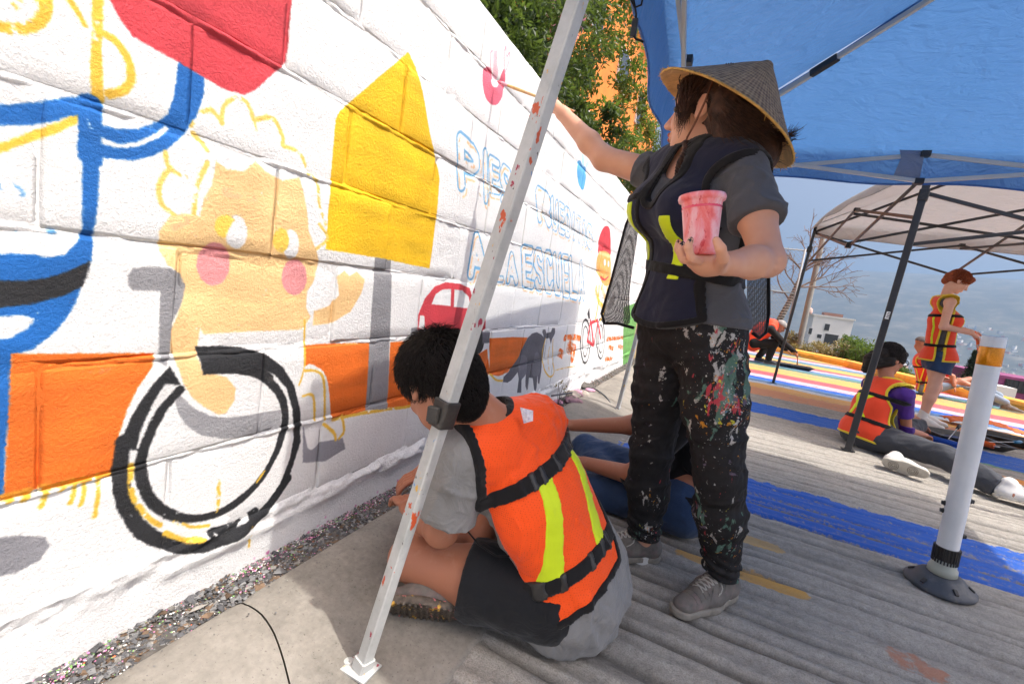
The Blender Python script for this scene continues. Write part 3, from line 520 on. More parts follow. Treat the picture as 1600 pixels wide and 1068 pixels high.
def build_wall():
    root = thing('block_wall', 'white concrete block wall carrying the half painted mural of a child in a wheelchair', 'wall', (WX, 0, 0))
    zs = [.182, .42, .655, .89, 1.115, 1.335, 1.55, 1.755, WZT]; L0 = 0.43; rg = np.random.default_rng(4)
    variants = []
    for k in range(7):                                             # rough faced blocks: slightly uneven outline, worn arrises
        V = []; F = []; nu, nv = 8, 5
        us = [0, .018, .06, .3, .5, .72, .94, .982, 1][:nu+1]; vs_ = [0, .035, .2, .8, .965, 1]
        for a, v in enumerate(vs_):
            for c, u in enumerate(us):
                e = min(u, 1-u)*L0; e2 = min(v, 1-v)*0.235; d = min(e, e2); x = -0.0035*math.exp(-d/0.004)+rg.normal(0, .0010)
                V.append((x-0.0005, u+rg.normal(0, .004)*(e < .012)*0.5, v+rg.normal(0, .012)*(e2 < .012)*0.5))
        n = len(us)
        F += [(a*n+c, a*n+c+1, (a+1)*n+c+1, (a+1)*n+c) for a in range(len(vs_)-1) for c in range(n-1)]
        rim = [c for c in range(n)]+[a*n+n-1 for a in range(1, len(vs_))]+[(len(vs_)-1)*n+c for c in range(n-2, -1, -1)]+[a*n for a in range(len(vs_)-2, 0, -1)]
        b0 = len(V); V += [(-0.14, V[r][1], V[r][2]) for r in rim]; q = len(rim)
        F += [(rim[(i+1) % q], rim[i], b0+i, b0+(i+1) % q) for i in range(q)]+[tuple(b0+i for i in range(q))]
        variants.append(meshdata('block', V, F, M['wall'], True))
    for r in range(len(zs)-1):
        z0, z1 = zs[r], zs[r+1]; off = [0.372, 0.16][(r+1) % 2]; y = WY0-1+((off-WY0+1) % L0)
        while y < WY1:
            jo = rg.choice((.0008, .0022, .0042), p=(.4, .3, .3)); y0 = max(y, WY0)+jo*.5; y1 = min(y+L0+rg.normal(0, .004), WY1)-jo*.5
            if y1-y0 > .05:
                o = bpy.data.objects.new('block', variants[rg.integers(7)]); o.location = (0.004+rg.normal(0, .0016), y0, z0+.0025); o.scale = (1, y1-y0, z1-z0-.005-abs(rg.normal(0, .0012))); put(o, root)
            y += L0
    # mortar bed behind the block faces, squeezed out unevenly
    ys = np.arange(WY0, WY1+.001, .02); zz = np.arange(.17, WZT-.004, .01); Y, Z = np.meshgrid(ys, zz)
    X = -0.0005+0.0045*np.clip(fbm(Y*9, Z*14, 5, 12), -1, 1)+0.0012*fbm(Y*60, Z*60, 3, 13)
    i = np.arange(X.size).reshape(X.shape); Q = np.stack([i[:-1, :-1], i[:-1, 1:], i[1:, 1:], i[1:, :-1]], -1).reshape(-1, 4)
    V = np.stack([X, Y, Z], -1).reshape(-1, 3); obj('mortar', npmesh('mortar', V, Q, M['wall']), root)
    # crumbly bed joints: mortar smeared proud in places, cracked open in others
    for zj in zs[1:-1]:
        ys = np.arange(WY0, WY1, .006) if True else None; dz = np.array([-.016, -.012, -.009, -.006, -.003, .0, .002, .0035, .005, .0065, .008, .010, .0125, .015]); Y, D = np.meshgrid(ys, dz); zc = .006*fbm(Y*2.3, Y*0+zj, 4, 5); wd = np.exp(-(D/.009)**2)
        X = -.0015+wd*(.0065*np.clip(fbm(Y*14, D*40+zj*9, 5, 71)-.02+.5*fbm(Y*1.6, Y*0+zj*7, 3, 73), -.5, 1.1)+.0035*fbm(Y*75, D*160+zj*5, 3, 72))-.004*(1-wd); X = X-.012*np.exp(-((D-.005-.003*fbm(Y*6, Y*0+zj*3, 3, 77))/.0016)**2)*np.clip(1.6*fbm(Y*3.1, Y*0+zj*11, 4, 78)+.35, 0, 1); X = np.where(np.abs(D) > .0145, -.006, X)
        i = np.arange(X.size).reshape(X.shape); Q = np.stack([i[:-1, :-1], i[:-1, 1:], i[1:, 1:], i[1:, :-1]], -1).reshape(-1, 4); obj('bed_joint', npmesh('bed_joint', np.stack([X+.004, Y, zj+zc+D], -1).reshape(-1, 3), Q, M['wall']), root)
    MB().box((-0.085, (WY0+WY1)/2, WZT/2), (.12, WY1-WY0-.02, WZT-.03)).build('wall_core', M['wall'], root)
    # plinth with its broken ledge
    ys = np.arange(WY0, WY1+.001, .006); ed = .172+.012*fbm(ys*4, ys*0, 4, 2); th = np.array([-.05, .02, .06, .1, .13, .145, .155, .162, .168, .174, .180, .186, .192, .198, .205])
    rows = []
    for k, z in enumerate(th):
        ovh = .009+.004*fbm(ys*2.2, ys*0+k*.1, 4, 17)
        if z < .14: x = ovh*(1-z*2)+0*ys+.002*fbm(ys*6, ys*0+z*9, 3, 19)
        else:
            led = np.clip(.011+.013*fbm(ys*9, ys*0+z*40, 5, 23)+.006*fbm(ys*37, ys*0+z*90, 3, 24), -.004, .034)*sstep(.222, .18, z+.016*fbm(ys*3.5, ys*0, 4, 29)); x = led+.004*fbm(ys*60, ys*0+z*120, 3, 31)
            x = np.where(z > .2, -.004, x)
        rows.append(np.stack([x, ys, z+.010*fbm(ys*3, ys*0, 4, 37)*(z > .1)], -1))
    V = np.array(rows); i = np.arange(V.shape[0]*V.shape[1]).reshape(V.shape[:2]); Q = np.stack([i[:-1, :-1], i[:-1, 1:], i[1:, 1:], i[1:, :-1]], -1).reshape(-1, 4)
    obj('plinth', npmesh('plinth', V.reshape(-1, 3), Q, M['wall']), root)
build_wall()
def build_gravel():
    g = np.random.default_rng(3); V = []; Q = []; C = []
    pal = [lin(*c)[:3] for c in ((92, 92, 94), (116, 116, 116), (74, 74, 76), (136, 132, 126), (112, 92, 74), (88, 70, 54), (232, 230, 226), (222, 140, 184), (126, 170, 98), (226, 120, 80))]
    pr = np.array([.24, .22, .2, .1, .08, .07, .04, .025, .02, .005])
    def chip(x, y, z, s, col):
        P = g.normal(0, 1, (6, 3)); P = np.array([(1, 0, 0), (0, 1, 0), (-1, 0, 0), (0, -1, 0), (0, 0, 1), (0, 0, -1)])*g.uniform(.5, 1.3, (6, 1))*s*np.array([1, 1, .45])+g.normal(0, s*.18, (6, 3))
        a = g.uniform(0, 6.28); c_, s_ = math.cos(a), math.sin(a); P = np.stack([P[:, 0]*c_-P[:, 1]*s_, P[:, 0]*s_+P[:, 1]*c_, P[:, 2]], -1)+(x, y, z); n = 6*len(V); V.append(P)
        Q.append(np.array([(0, 1, 4), (1, 2, 4), (2, 3, 4), (3, 0, 4), (1, 0, 5), (2, 1, 5), (3, 2, 5), (0, 3, 5)])+n); C.extend([col]*8)
    for k in range(20000):
        near = k < 14000; y = g.uniform(.25, 2.3) if near else g.uniform(-1.5, 16); x = g.uniform(-1.045, -.945); s = (g.gamma(1.7, .0013)+.0009)*(1 if near else 1.8)
        ci = g.choice(10, p=pr/pr.sum()); ci = int(g.choice((6, 7, 7, 8))) if (x < -1.012 and fbm(np.array(y*4.0), np.array(1.7), 3, 4) > -.1 and g.uniform() < .45) else ci; s = min(s, .0032) if ci > 5 else s; c = pal[ci]; chip(x, y, .034+s*.3+.012*math.exp(-((x+1.045)/.03)**2), min(s, .016), c)
    for k in range(420):                                          # stray grit on the kerb and by the wall foot
        y = g.uniform(.2, 4); chip(-.93+abs(g.normal(0, .07)), y, .052, g.uniform(.001, .003), pal[g.choice(4)])
    me = npmesh('gravel', np.concatenate(V), np.concatenate(Q), None, False); at = me.color_attributes.new('tone', 'FLOAT_COLOR', 'CORNER'); col = np.ones((len(me.loops), 4), np.float32); col[:, :3] = np.repeat(np.array(C), 3, 0)*g.uniform(.7, 1.25, (len(C), 1)).repeat(3, 0); at.data.foreach_set('color', col.ravel())
    m, t, b, N, L = newmat('gravel_chips'); a = N.new('ShaderNodeVertexColor'); a.layer_name = 'tone'; L.new(a.outputs[0], b.inputs['Base Color']); b.inputs['Roughness'].default_value = .9; me.materials.append(m)
    obj('gravel', me, kind='stuff')
    ys = np.arange(-1.6, 17, .03); xs = np.linspace(-1.06, -.94, 9); Y, X = np.meshgrid(ys, xs, indexing='ij'); Z = .033+.006*fbm(Y*20, X*20, 4, 3); i = np.arange(X.size).reshape(X.shape)
    obj('soil', npmesh('soil', np.stack([X, Y, Z], -1).reshape(-1, 3), np.stack([i[:-1, :-1], i[:-1, 1:], i[1:, 1:], i[1:, :-1]], -1).reshape(-1, 4)[:, ::-1], mat('soil', lin(84, 80, 76), .95, .35, 30, 200, .6, world=True, dirt=lin(108, 84, 64), ds=14)), kind='structure')
build_gravel()
# ------------------------------------------------------------------ bodies and clothes: smooth solids grown round a skeleton, meshed with surface nets
F32 = np.float32
def A3(v): return np.array(v, F32)
def nrm(v): v = np.array(v, float); return v/np.linalg.norm(v)
class RC:                                                        # tapered limb from a to b, optionally flattened along n
    def __init__(s, a, b, ra, rb=None, n=None, f=1.0):
        s.a, s.b = A3(a), A3(b); s.ra, s.rb = ra, ra if rb is None else rb; s.n = None if n is None else A3(nrm(n)); s.f = f; s.ba = s.b-s.a; s.l2 = float((s.ba**2).sum())+1e-9
    def lower(s, c): t = min(max(float((c-s.a)@s.ba)/s.l2, 0), 1); return float(np.linalg.norm(c-s.a-s.ba*t))-max(s.ra, s.rb)*max(1, s.f)
    def d(s, P):
        q = P-s.a; t = np.clip(q@s.ba/s.l2, 0, 1); q = q-t[:, None]*s.ba
        if s.n is not None: w = q@s.n; q = q+np.outer(w*(1/s.f-1), s.n)
        return np.sqrt((q*q).sum(1))-(s.ra+(s.rb-s.ra)*t)
class EL:                                                        # ellipsoid with axes in the columns of M
    def __init__(s, c, r, Mx=None): s.c, s.r = A3(c), A3(r); s.M = np.eye(3, dtype=F32) if Mx is None else np.array(Mx, F32)
    def lower(s, c): return float(np.linalg.norm(c-s.c)-s.r.max())
    def d(s, P):
        q = (P-s.c)@s.M+1e-5; k0 = np.sqrt(((q/s.r)**2).sum(1)); k1 = np.sqrt(((q/(s.r*s.r))**2).sum(1)); return k0*(k0-1)/k1
def smin(a, b, k):
    if k <= 0: return np.minimum(a, b)
    h = np.maximum(k-np.abs(a-b), 0)/k; return np.minimum(a, b)-h*h*(k*.25)
class U:
    def __init__(s, *parts): s.p = [(p if isinstance(p, tuple) else (p, 0.03)) for q in parts for p in (q if isinstance(q, list) else [q])]
    def __call__(s, P, c, hd, pad=0.06):
        D = np.full(len(P), 0.4, F32)
        for q, k in s.p:
            if q.lower(c) > hd+k+pad: continue
            D = smin(D, q.d(P).astype(F32), k)
        return D
def wav(P, f, seed=0, oct=3):
    r = np.random.default_rng(seed); s = 0; a = 1.0
    for k in range(oct):
        v = r.normal(size=3); v /= np.linalg.norm(v); w = r.normal(size=3); w /= np.linalg.norm(w)
        s = s+a*np.sin((P@A3(v))*f*2**k+r.uniform(0, 6)+1.6*np.sin((P@A3(w))*f*1.3*2**k+r.uniform(0, 6))); a *= .55
    return s/1.9
def crease(P, f, seed): return (1-np.abs(np.clip(wav(P, f, seed, 2), -1, 1)))**5
def mesh_sdf(name, fn, lo, hi, vox, m, parent=None, B=14, link=True, **kw):
    lo, hi = np.array(lo, float), np.array(hi, float); nb = np.ceil((hi-lo)/(vox*B)).astype(int); S = B+1
    g = np.arange(S); gi, gj, gk = np.meshgrid(g, g, g, indexing='ij'); off = np.stack([gi, gj, gk], -1).reshape(-1, 3); hd = vox*B*.5*1.7321
    BIG = 1 << 20; IDS, VS, QA = [], [], []
    key = lambda i, j, k: ((i+8)*BIG+(j+8))*BIG+(k+8)
    todo = []; sb = 4; bg_ = np.stack(np.meshgrid(*[np.arange(sb)]*3, indexing='ij'), -1).reshape(-1, 3); HD = hd*sb
    for si in range(0, nb[0], sb):
        for sj in range(0, nb[1], sb):
            for sk in range(0, nb[2], sb):
                s0 = np.array([si, sj, sk]); sc = (lo+(s0+sb/2)*B*vox).astype(F32)
                if abs(float(fn(sc[None], sc, HD)[0])) > HD*1.5+.03: continue
                bl = s0+bg_; bl = bl[(bl < nb).all(1)]; d = np.abs(fn((lo+(bl+.5)*B*vox).astype(F32), sc, HD)); todo += list(bl[d < hd*1.5+.02])
    if True:
        if True:
            for bq in todo:
                base = bq*B; c = (lo+(base+B/2)*vox).astype(F32)
                D = fn((lo+(base+off)*vox).astype(F32), c, hd).reshape(S, S, S); neg = D < 0
                if neg.all() or not neg.any(): continue
                cnt = np.zeros((B, B, B)); acc = np.zeros((B, B, B, 3))
                for ax in range(3):
                    for da in (0, 1):
                        for db in (0, 1):
                            o = [0, 0, 0]; oth = [q for q in range(3) if q != ax]; o[oth[0]], o[oth[1]] = da, db; e = list(o); e[ax] = 1
                            s0 = tuple(slice(q, q+B) for q in o); s1 = tuple(slice(q, q+B) for q in e); d0, d1 = D[s0], D[s1]; x = (d0 < 0) != (d1 < 0)
                            if not x.any(): continue
                            t = np.where(x, d0/np.where(x, d0-d1, 1), 0); cnt += x
                            for q in range(3): acc[..., q] += x*(o[q]+(t if q == ax else 0))
                ii = np.nonzero(cnt); ids = key(ii[0]+base[0], ii[1]+base[1], ii[2]+base[2]); IDS.append(ids)
                VS.append(lo+(np.stack(ii, -1)+base+acc[ii]/cnt[ii][:, None])*vox)
                for ax in range(3):
                    a, b_ = [q for q in range(3) if q != ax]; s0 = [slice(0, B)]*3; s1 = [slice(0, B)]*3; s1[ax] = slice(1, S); n0, n1 = neg[tuple(s0)], neg[tuple(s1)]; x = np.nonzero(n0 != n1)
                    if len(x[0]) == 0: continue
                    fl = n0[x]; I = np.stack(x, -1)+base; ea = np.eye(3, dtype=int)[a]; eb = np.eye(3, dtype=int)[b_]
                    q = [key(*(I-u).T) for u in (ea*0, ea, ea+eb, eb)]; q = np.stack(q, -1)
                    if ax == 1: fl = ~fl
                    QA.append(np.where(fl[:, None], q, q[:, ::-1]))
    ids = np.concatenate(IDS); V = np.concatenate(VS); Q = np.concatenate(QA); o = np.argsort(ids); ids = ids[o]; V = V[o]
    ix = np.clip(np.searchsorted(ids, Q), 0, len(ids)-1); ok = (ids[ix] == Q).all(1)
    me = npmesh(name, V, ix[ok], m)
    return obj(name, me, parent, **kw) if link else me
def frame(fwd, up):
    f = nrm(fwd); u = np.array(up, float); u = nrm(u-f*(u@f)); return np.stack([np.cross(f, u), f, u], 1)   # columns: right, forward, up
def lerp(a, b, t): return np.array(a)*(1-t)+np.array(b)*t
def head_prims(c, fwd, up, s=1.0, female=False):
    """skull, jaw, nose, brow, lips, ears: local x right, y forward, z up; c = middle of the head between the ears"""
    Mx = frame(fwd, up); L = lambda x, y, z: np.array(c)+Mx @ np.array((x, y, z))*s
    E = lambda x, y, z, a, b, d, k=.02: (EL(L(x, y, z), np.array((a, b, d))*s, Mx), k*s)
    j = .9 if female else 1.0
    P = [E(0, -.012, .035, .073, .094, .082), E(0, .030, -.022, .060*j, .062, .080), E(0, .042, -.085, .036*j, .036, .026, .03), E(.034*j, .010, -.068, .022, .044, .028, .03), E(-.034*j, .010, -.068, .022, .044, .028, .03),
         E(0, .078, .028, .046, .016, .014, .02), E(.032, .066, -.028, .022, .018, .018, .02), E(-.032, .066, -.028, .022, .018, .018, .02), E(0, .070, -.098, .018, .016, .014, .016),
         (RC(L(0, .088, .012), L(0, .108, -.026), .0075*s, .0095*s), .012*s), E(0, .108, -.030, .0105, .0105, .0090, .006), E(.011, .097, -.033, .0075, .009, .007, .006), E(-.011, .097, -.033, .0075, .009, .007, .006),
         E(0, .090, -.056, .021, .010, .0058, .006), E(0, .087, -.069, .018, .010, .0068, .006),
         E(.076, -.006, -.004, .008, .018, .032, .006), E(-.076, -.006, -.004, .008, .018, .032, .006), E(.078, .002, -.028, .006, .009, .010, .006), E(-.078, .002, -.028, .006, .009, .010, .006)]
    cut = [E(.031, .094, .006, .016, .016, .0095, .010), E(-.031, .094, .006, .016, .016, .0095, .010), E(.084, -.004, .001, .004, .011, .020, .006), E(-.084, -.004, .001, .004, .011, .020, .006), (RC(L(-.017, .101, -.0625), L(.017, .101, -.0625), .0022*s), .004*s)]
    return P, cut, L, Mx
def head_fn(P, cut):
    u, v = U(P), U(cut)
    def f(X, c, hd):
        d = u(X, c, hd); e = v(X, c, hd); k = .006; h = np.maximum(k-np.abs(d+e), 0)/k; return np.maximum(d, -e)+h*h*k*.25
    return f
def finger(b, dirs, lens, r0, r1):
    """chain of phalanges from the knuckle b along successive directions"""
    out = []; p = np.array(b, float); n = len(lens)
    for i, (d, l) in enumerate(zip(dirs, lens)):
        q = p+nrm(d)*l; ra = r0+(r1-r0)*i/n; rb = r0+(r1-r0)*(i+1)/n; out.append((RC(p, q, ra, rb), .004)); p = q
    return out, p
def smax(a, b, k): return -smin(-a, -b, k)
def both(f, *gs):
    """solid f cut to where every g is negative"""
    def h(P, c, hd):
        d = f(P, c, hd)
        for g in gs: d = smax(d, g(P), .004)
        return d
    return h
def plane(p, n): p, n = A3(p), A3(nrm(n)); return lambda P: (P-p)@n
def inflate(u, r, wr=None): return lambda P, c, hd: u(P, c, hd, .1)-r-(wr(P) if wr else 0)
def join(*fs):
    def h(P, c, hd):
        d = fs[0](P, c, hd)
        for f in fs[1:]: d = np.minimum(d, f(P, c, hd))
        return d
    return h
def bounds(*pts, pad=.15): P = np.array([list(p) for p in pts]); return P.min(0)-pad, P.max(0)+pad
def skin(name, col, spots=None):
    m, t, b, N, L = newmat(name); P = pos(t, False); n1 = noise(t, P, 22, 5, .65); n2 = noise(t, P, 420, 3); n3 = noise(t, P, 7, 3)
    c = ramp(t, n1.outputs[0], [(0.3, mixc(col, (.45, .14, .09), .12)), (0.55, tuple(col[:3])+(1,)), (0.75, mixc(col, (1, .85, .7), .10))]).outputs[0]
    c = mixn(t, .3, c, ramp(t, n3.outputs[0], [(0.35, mixc(col, (.5, .12, .08), .22)), (0.7, tuple(col[:3])+(1,))]).outputs[0])
    L.new(c, b.inputs['Base Color']); b.inputs['Roughness'].default_value = .48; b.inputs['Specular IOR Level'].default_value = .4
    b.inputs['Subsurface Weight'].default_value = .12; b.inputs['Subsurface Radius'].default_value = (.012, .005, .003); b.inputs['Subsurface Scale'].default_value = .6
    bump(t, b, n2.outputs[0], .12, .001); return m
def hair_mat(name, a, b_, spec=.3):
    m, t, b, N, L = newmat(name); P = pos(t, False); n1 = noise(t, P, 60, 4)
    L.new(ramp(t, n1.outputs[0], [(0.3, a), (0.7, b_)]).outputs[0], b.inputs['Base Color']); b.inputs['Roughness'].default_value = .55; b.inputs['Specular IOR Level'].default_value = spec
    n2 = noise(t, P, 300, 3, .6, 1.5); bump(t, b, n2.outputs[0], .5, .003); return m
def strands(name, curves, r0, m, parent, n=3, **kw):
    """many hair curves (list of point lists) as thin tapered tubes in one mesh"""
    V, Q = [], []; base = 0
    for C in curves:
        C = np.array(C); k = len(C); T = np.gradient(C, axis=0); T /= np.linalg.norm(T, axis=1)[:, None]+1e-9; a = np.cross(T, (.31, .57, .76)); a /= np.linalg.norm(a, axis=1)[:, None]+1e-9; b_ = np.cross(T, a)
        rr = r0*(1-.8*np.linspace(0, 1, k)**1.5)
        ring = np.stack([C+(a*math.cos(2*math.pi*q/n)+b_*math.sin(2*math.pi*q/n))*rr[:, None] for q in range(n)], 1); V.append(ring.reshape(-1, 3))
        i = base+np.arange(k*n).reshape(k, n); j = np.roll(i, -1, 1); Q.append(np.stack([i[:-1], j[:-1], j[1:], i[1:]], -1).reshape(-1, 4)); base += k*n
    return obj(name, npmesh(name, np.concatenate(V), np.concatenate(Q), m), parent, **kw)
def scalp_hair(HL, HM, n, r, lens, seed, m, parent, keep, crown=(0, -.05, .125), c=(0, -.016, .040), rad=(.083, .101, .088), lift=.14, drop=.10, jit=.12):
    """short hair combed away from the crown, lying along the scalp"""
    g = np.random.default_rng(seed); cur = []; c, rad, crown = np.array(c), np.array(rad), np.array(crown)
    while len(cur) < n:
        d = nrm(g.normal(size=3)); p = c+d*rad
        if not keep(p): continue
        nn = nrm(d/rad); t = p-crown; t = t-nn*(t@nn); t = nrm(t+g.normal(0, .03, 3)) if np.linalg.norm(t) > .004 else nrm(np.cross(nn, g.normal(size=3))); sw = np.cross(nn, t); v = nrm(t+sw*g.normal(.15, .35)+nn*lift*g.uniform(.3, 1.6)); C = [HL(*p)]; st = g.uniform(*lens)/6; up = HM.T @ vec(0, 0, 1)
        for q in range(6):
            v = nrm(v-up*drop+g.normal(0, jit, 3)); p = p+v*st; e = (p-c)/rad; l = np.linalg.norm(e)
            lim = 1.02+lift*.05*(q+1); p = c+e/l*np.clip(l, 1.015, max(lim, 1.03))*rad
            C.append(HL(*p))
        cur.append(C)
    o = strands('hair_strands', cur, r, m, None); o.parent = parent; return o
def shoe_fn(heel, toe, up, w=.048, h=.062, roll=0):
    """low shoe body and sole from heel to toe; returns upper and sole solids"""
    heel, toe, up = np.array(heel, float), np.array(toe, float), nrm(up); f = nrm(toe-heel); up = nrm(up-f*(up@f)); sd = np.cross(f, up); Lg = np.linalg.norm(toe-heel)
    at = lambda t, z, x=0: heel+f*Lg*t+up*z+sd*x
    upper = U([(RC(at(.12, .042), at(.45, .040), w*.80, w*.88, up, .95), .03), (RC(at(.45, .036), at(.88, .026), w*.90, w*.66, up, .72), .03), (RC(at(.16, .05), at(.20, h+.035), w*.78, w*.86), .03), (RC(at(.3, .06), at(.62, .045), w*.55, w*.5), .03)])
    sole = U([(RC(at(.10, .0), at(.5, .0), w*.80, w*.86, up, 5.0), .03), (RC(at(.5, .0), at(.90, .0), w*.98, w*.74, up, 5.0), .03)])
    uf = lambda P, c, hd: np.maximum(upper(P, c, hd), -((P-A3(at(0, .012)))@A3(up)))
    sf = lambda P, c, hd: np.maximum(sole(P, c, hd, .3), np.abs((P-A3(at(0, .011)))@A3(up))-.011)
    return uf, sf, at
def make_shoe(parent, heel, toe, up, mu, ms, w=.048, vox=.004, laces=None, name='shoe'):
    up = nrm(up); uf, sf, at = shoe_fn(heel, toe, up, w); lo, hi = bounds(heel, toe, pad=.14)
    o = mesh_sdf(name, uf, lo, hi, vox, mu, parent); mesh_sdf('sole', sf, lo, hi, vox, ms, o)
    if laces:
        c0 = np.array(at(.45, .05), F32)
        def top(t, x):
            zs_ = np.linspace(.16, .0, 120); d = uf(np.array([at(t, z, x) for z in zs_], F32), c0, .3); k = np.nonzero(d < 0)[0]; return at(t, (zs_[k[0]] if len(k) else .03)+.0012, x)
        mb = MB()
        for k in range(6):
            t = .36+.055*k; w_ = .024-.001*k
            for sg in (1, -1): mb.tube([top(t+.045*q, sg*w_*(2*q-1)) for q in np.linspace(0, 1, 6)], .0024, 5)
        for sg in (1, -1): mb.tube([top(.35, 0), top(.36, sg*.012)+up*.008, top(.40, sg*.026)+up*.010, top(.44, sg*.030)+up*.002, top(.41, sg*.018)+up*.006, top(.36, 0)+up*.003], .0022, 5); mb.tube([top(.36, 0)+up*.002, top(.42, sg*.036), top(.47, sg*.042), top(.52, sg*.043)], .0022, 5)
        mb.build('lace', laces, o, True)
        sg_ = MB()
        for t in (.62, .68, .74, .80): sg_.tube([top(t, x) for x in np.linspace(-.034+.02*(t-.6), .034-.02*(t-.6), 9)], .0014, 4)
        for sg in (1, -1):
            for t in (.3, .42, .54): sg_.tube([top(t+.10*q, sg*(.026+.016*q)) for q in np.linspace(0, 1, 6)], .0014, 4)
        sg_.build('overlay_stitching', mu, o, True, kind='stuff')
    return o
M['hair_dark'] = hair_mat('dark_hair', lin(15, 12, 12), lin(38, 31, 28), .25); M['hair_base'] = hair_mat('dark_hair_mass', lin(12, 10, 10), lin(18, 15, 14), .05); M['hair_brown'] = hair_mat('brown_hair', lin(34, 22, 17), lin(84, 55, 42)); M['hair_red'] = hair_mat('red_hair', lin(112, 48, 24), lin(158, 80, 44))
M['skin_a'] = skin('fair_skin', lin(214, 160, 132)); M['skin_b'] = skin('tan_skin', lin(168, 113, 87)); M['skin_c'] = skin('light_skin', lin(222, 172, 148))
M['tee_grey'] = fabric('dark_grey_jersey', lin(84, 84, 88), .10, 700, .25, 16, .35); M['tee_heather'] = fabric('heather_grey_jersey', lin(132, 131, 130), .14, 800, .5, 20, .6)
M['vest_navy'] = fabric('navy_mesh_cloth', lin(27, 29, 50), .12, 500, .35, 12, .3, .75); M['trim_black'] = fabric('black_webbing', lin(26, 25, 26), .1, 900, .4, 30, .15)
M['shorts_black'] = fabric('black_cotton', lin(30, 31, 34), .12, 900, .3, 16, .4)
def neon(name, col, rough=.6):
    m = fabric(name, col, .06, 500, .3, 12, .2, rough); return m
M['orange'] = neon('orange_mesh_cloth', lin(250, 84, 22)); M['orange_red'] = neon('orange_red_mesh_cloth', lin(232, 72, 40)); M['lime'] = neon('lime_tape', lin(206, 226, 34), .4); M['yellow_trim'] = neon('yellow_trim', lin(226, 200, 52))
def mesh_holes(m, scale=190):
    """net cloth: tiny dark holes in rows"""
    t = m.node_tree; b = t.nodes['Principled BSDF']; src = b.inputs['Base Color'].links[0].from_socket; P = pos(t, False); v = t.nodes.new('ShaderNodeTexVoronoi'); v.inputs['Scale'].default_value = scale; v.inputs['Randomness'].default_value = .25; t.links.new(P, v.inputs['Vector'])
    k = ramp(t, v.outputs['Distance'], [(0.10, (.55,)*3+(1,)), (0.34, (0, 0, 0, 1))]).outputs[0]; d = mixn(t, 1.0, src, (.45, .3, .25, 1), 'MULTIPLY'); t.links.new(mixn(t, k, src, d), b.inputs['Base Color'])
mesh_holes(M['orange'])
def paint_splats(base):
    """black denim splattered with the mural's colours"""
    m, t, b, N, L = newmat('splattered_black_denim'); P = pos(t, False); sp = N.new('ShaderNodeSeparateXYZ'); L.new(P, sp.inputs[0])
    n1 = noise(t, P, 30, 5); c = ramp(t, n1.outputs[0], [(0.3, base), (0.7, tuple(min(1, q*1.7) for q in base[:3])+(1,))]).outputs[0]
    dens = noise(t, P, 3.2, 3, .5)
    for k, (col, sc, th, st) in enumerate((((206, 202, 196), 26, .655, (1, 1, .55)), ((96, 130, 116), 17, .64, (1, 1, .4)), ((226, 150, 44), 38, .70, (1, 1, .6)), ((206, 72, 84), 30, .69, (1, 1, .35)), ((112, 98, 118), 17, .68, (1, 1, .8)), ((222, 214, 64), 44, .73, (1, 1, .8)), ((232, 228, 224), 90, .70, (1, 1, 1)), ((226, 140, 90), 80, .73, (1, 1, 1)), ((112, 150, 190), 100, .745, (1, 1, 1)))):
        mp = N.new('ShaderNodeMapping'); mp.inputs['Scale'].default_value = st; mp.inputs['Location'].default_value = (k*3.7, k*1.9, k*5.1); L.new(P, mp.inputs['Vector'])
        n = noise(t, mp.outputs[0], sc, 5, .62, .4); v = mth(t, 'ADD', n.outputs[0], mth(t, 'MULTIPLY', mth(t, 'SUBTRACT', dens.outputs[0], .5), .42))
        c = mixn(t, ramp(t, v, [(th-.0, (0, 0, 0, 1)), (th+.025, (.92,)*3+(1,))]).outputs[0], c, mixn(t, n1.outputs[0], lin(*[q*.72 for q in col]), lin(*col)))
    L.new(c, b.inputs['Base Color']); b.inputs['Roughness'].default_value = .8; b.inputs['Specular IOR Level'].default_value = .25
    n2 = noise(t, P, 13, 3, .5, 1.0); b1 = bump(t, b, n2.outputs[0], .4, .02); n3 = noise(t, P, 800, 2); bump(t, b, n3.outputs[0], .3, .001, b1); return m
M['jeans_splat'] = paint_splats(lin(30, 29, 30)); M['denim'] = fabric('blue_denim', lin(46, 66, 98), .2, 700, .4, 14, .4); M['denim_light'] = fabric('light_denim', lin(128, 142, 160), .15, 500, .3, 14, .3)
M['charcoal'] = fabric('charcoal_cloth', lin(66, 68, 74), .1, 700, .3, 12, .4); M['purple'] = fabric('purple_jersey', lin(72, 40, 122), .1, 700, .3, 12, .3); M['black_cloth'] = fabric('black_jersey', lin(26, 25, 27), .1, 700, .3, 12, .3); M['red_cloth'] = fabric('red_jersey', lin(190, 44, 48), .1, 700, .3, 12, .3)
M['shoe_grey'] = mat('worn_grey_shoe', lin(108, 103, 97), .85, .25, 30, 500, .3, dirt=lin(160, 120, 120), ds=26, damt=.4); M['sole_grey'] = mat('worn_sole', lin(142, 135, 124), .8, .2, 30, 200, .2, dirt=lin(80, 74, 66), ds=14)
M['shoe_white'] = mat('white_leather', lin(222, 220, 216), .5, .08, 20, 200, .1, dirt=lin(150, 144, 136), ds=10, damt=.35); M['sole_white'] = mat('rubber_sole', lin(196, 190, 178), .7, .1, 20, 150, .1, dirt=lin(130, 122, 110), ds=12); M['sock'] = fabric('white_sock', lin(222, 220, 216)); M['lace'] = mat('pale_lace', lin(170, 166, 158), .8)
M['nail_black'] = mat('black_nail_polish', lin(22, 24, 26), .2, .05, 10, 10, 0); M['lip'] = skin('lips', lin(178, 92, 86)); M['eye'] = mat('eye', lin(38, 26, 22), .15, .1, 20, 10, 0)
def vec(*a): return np.array(a, float)
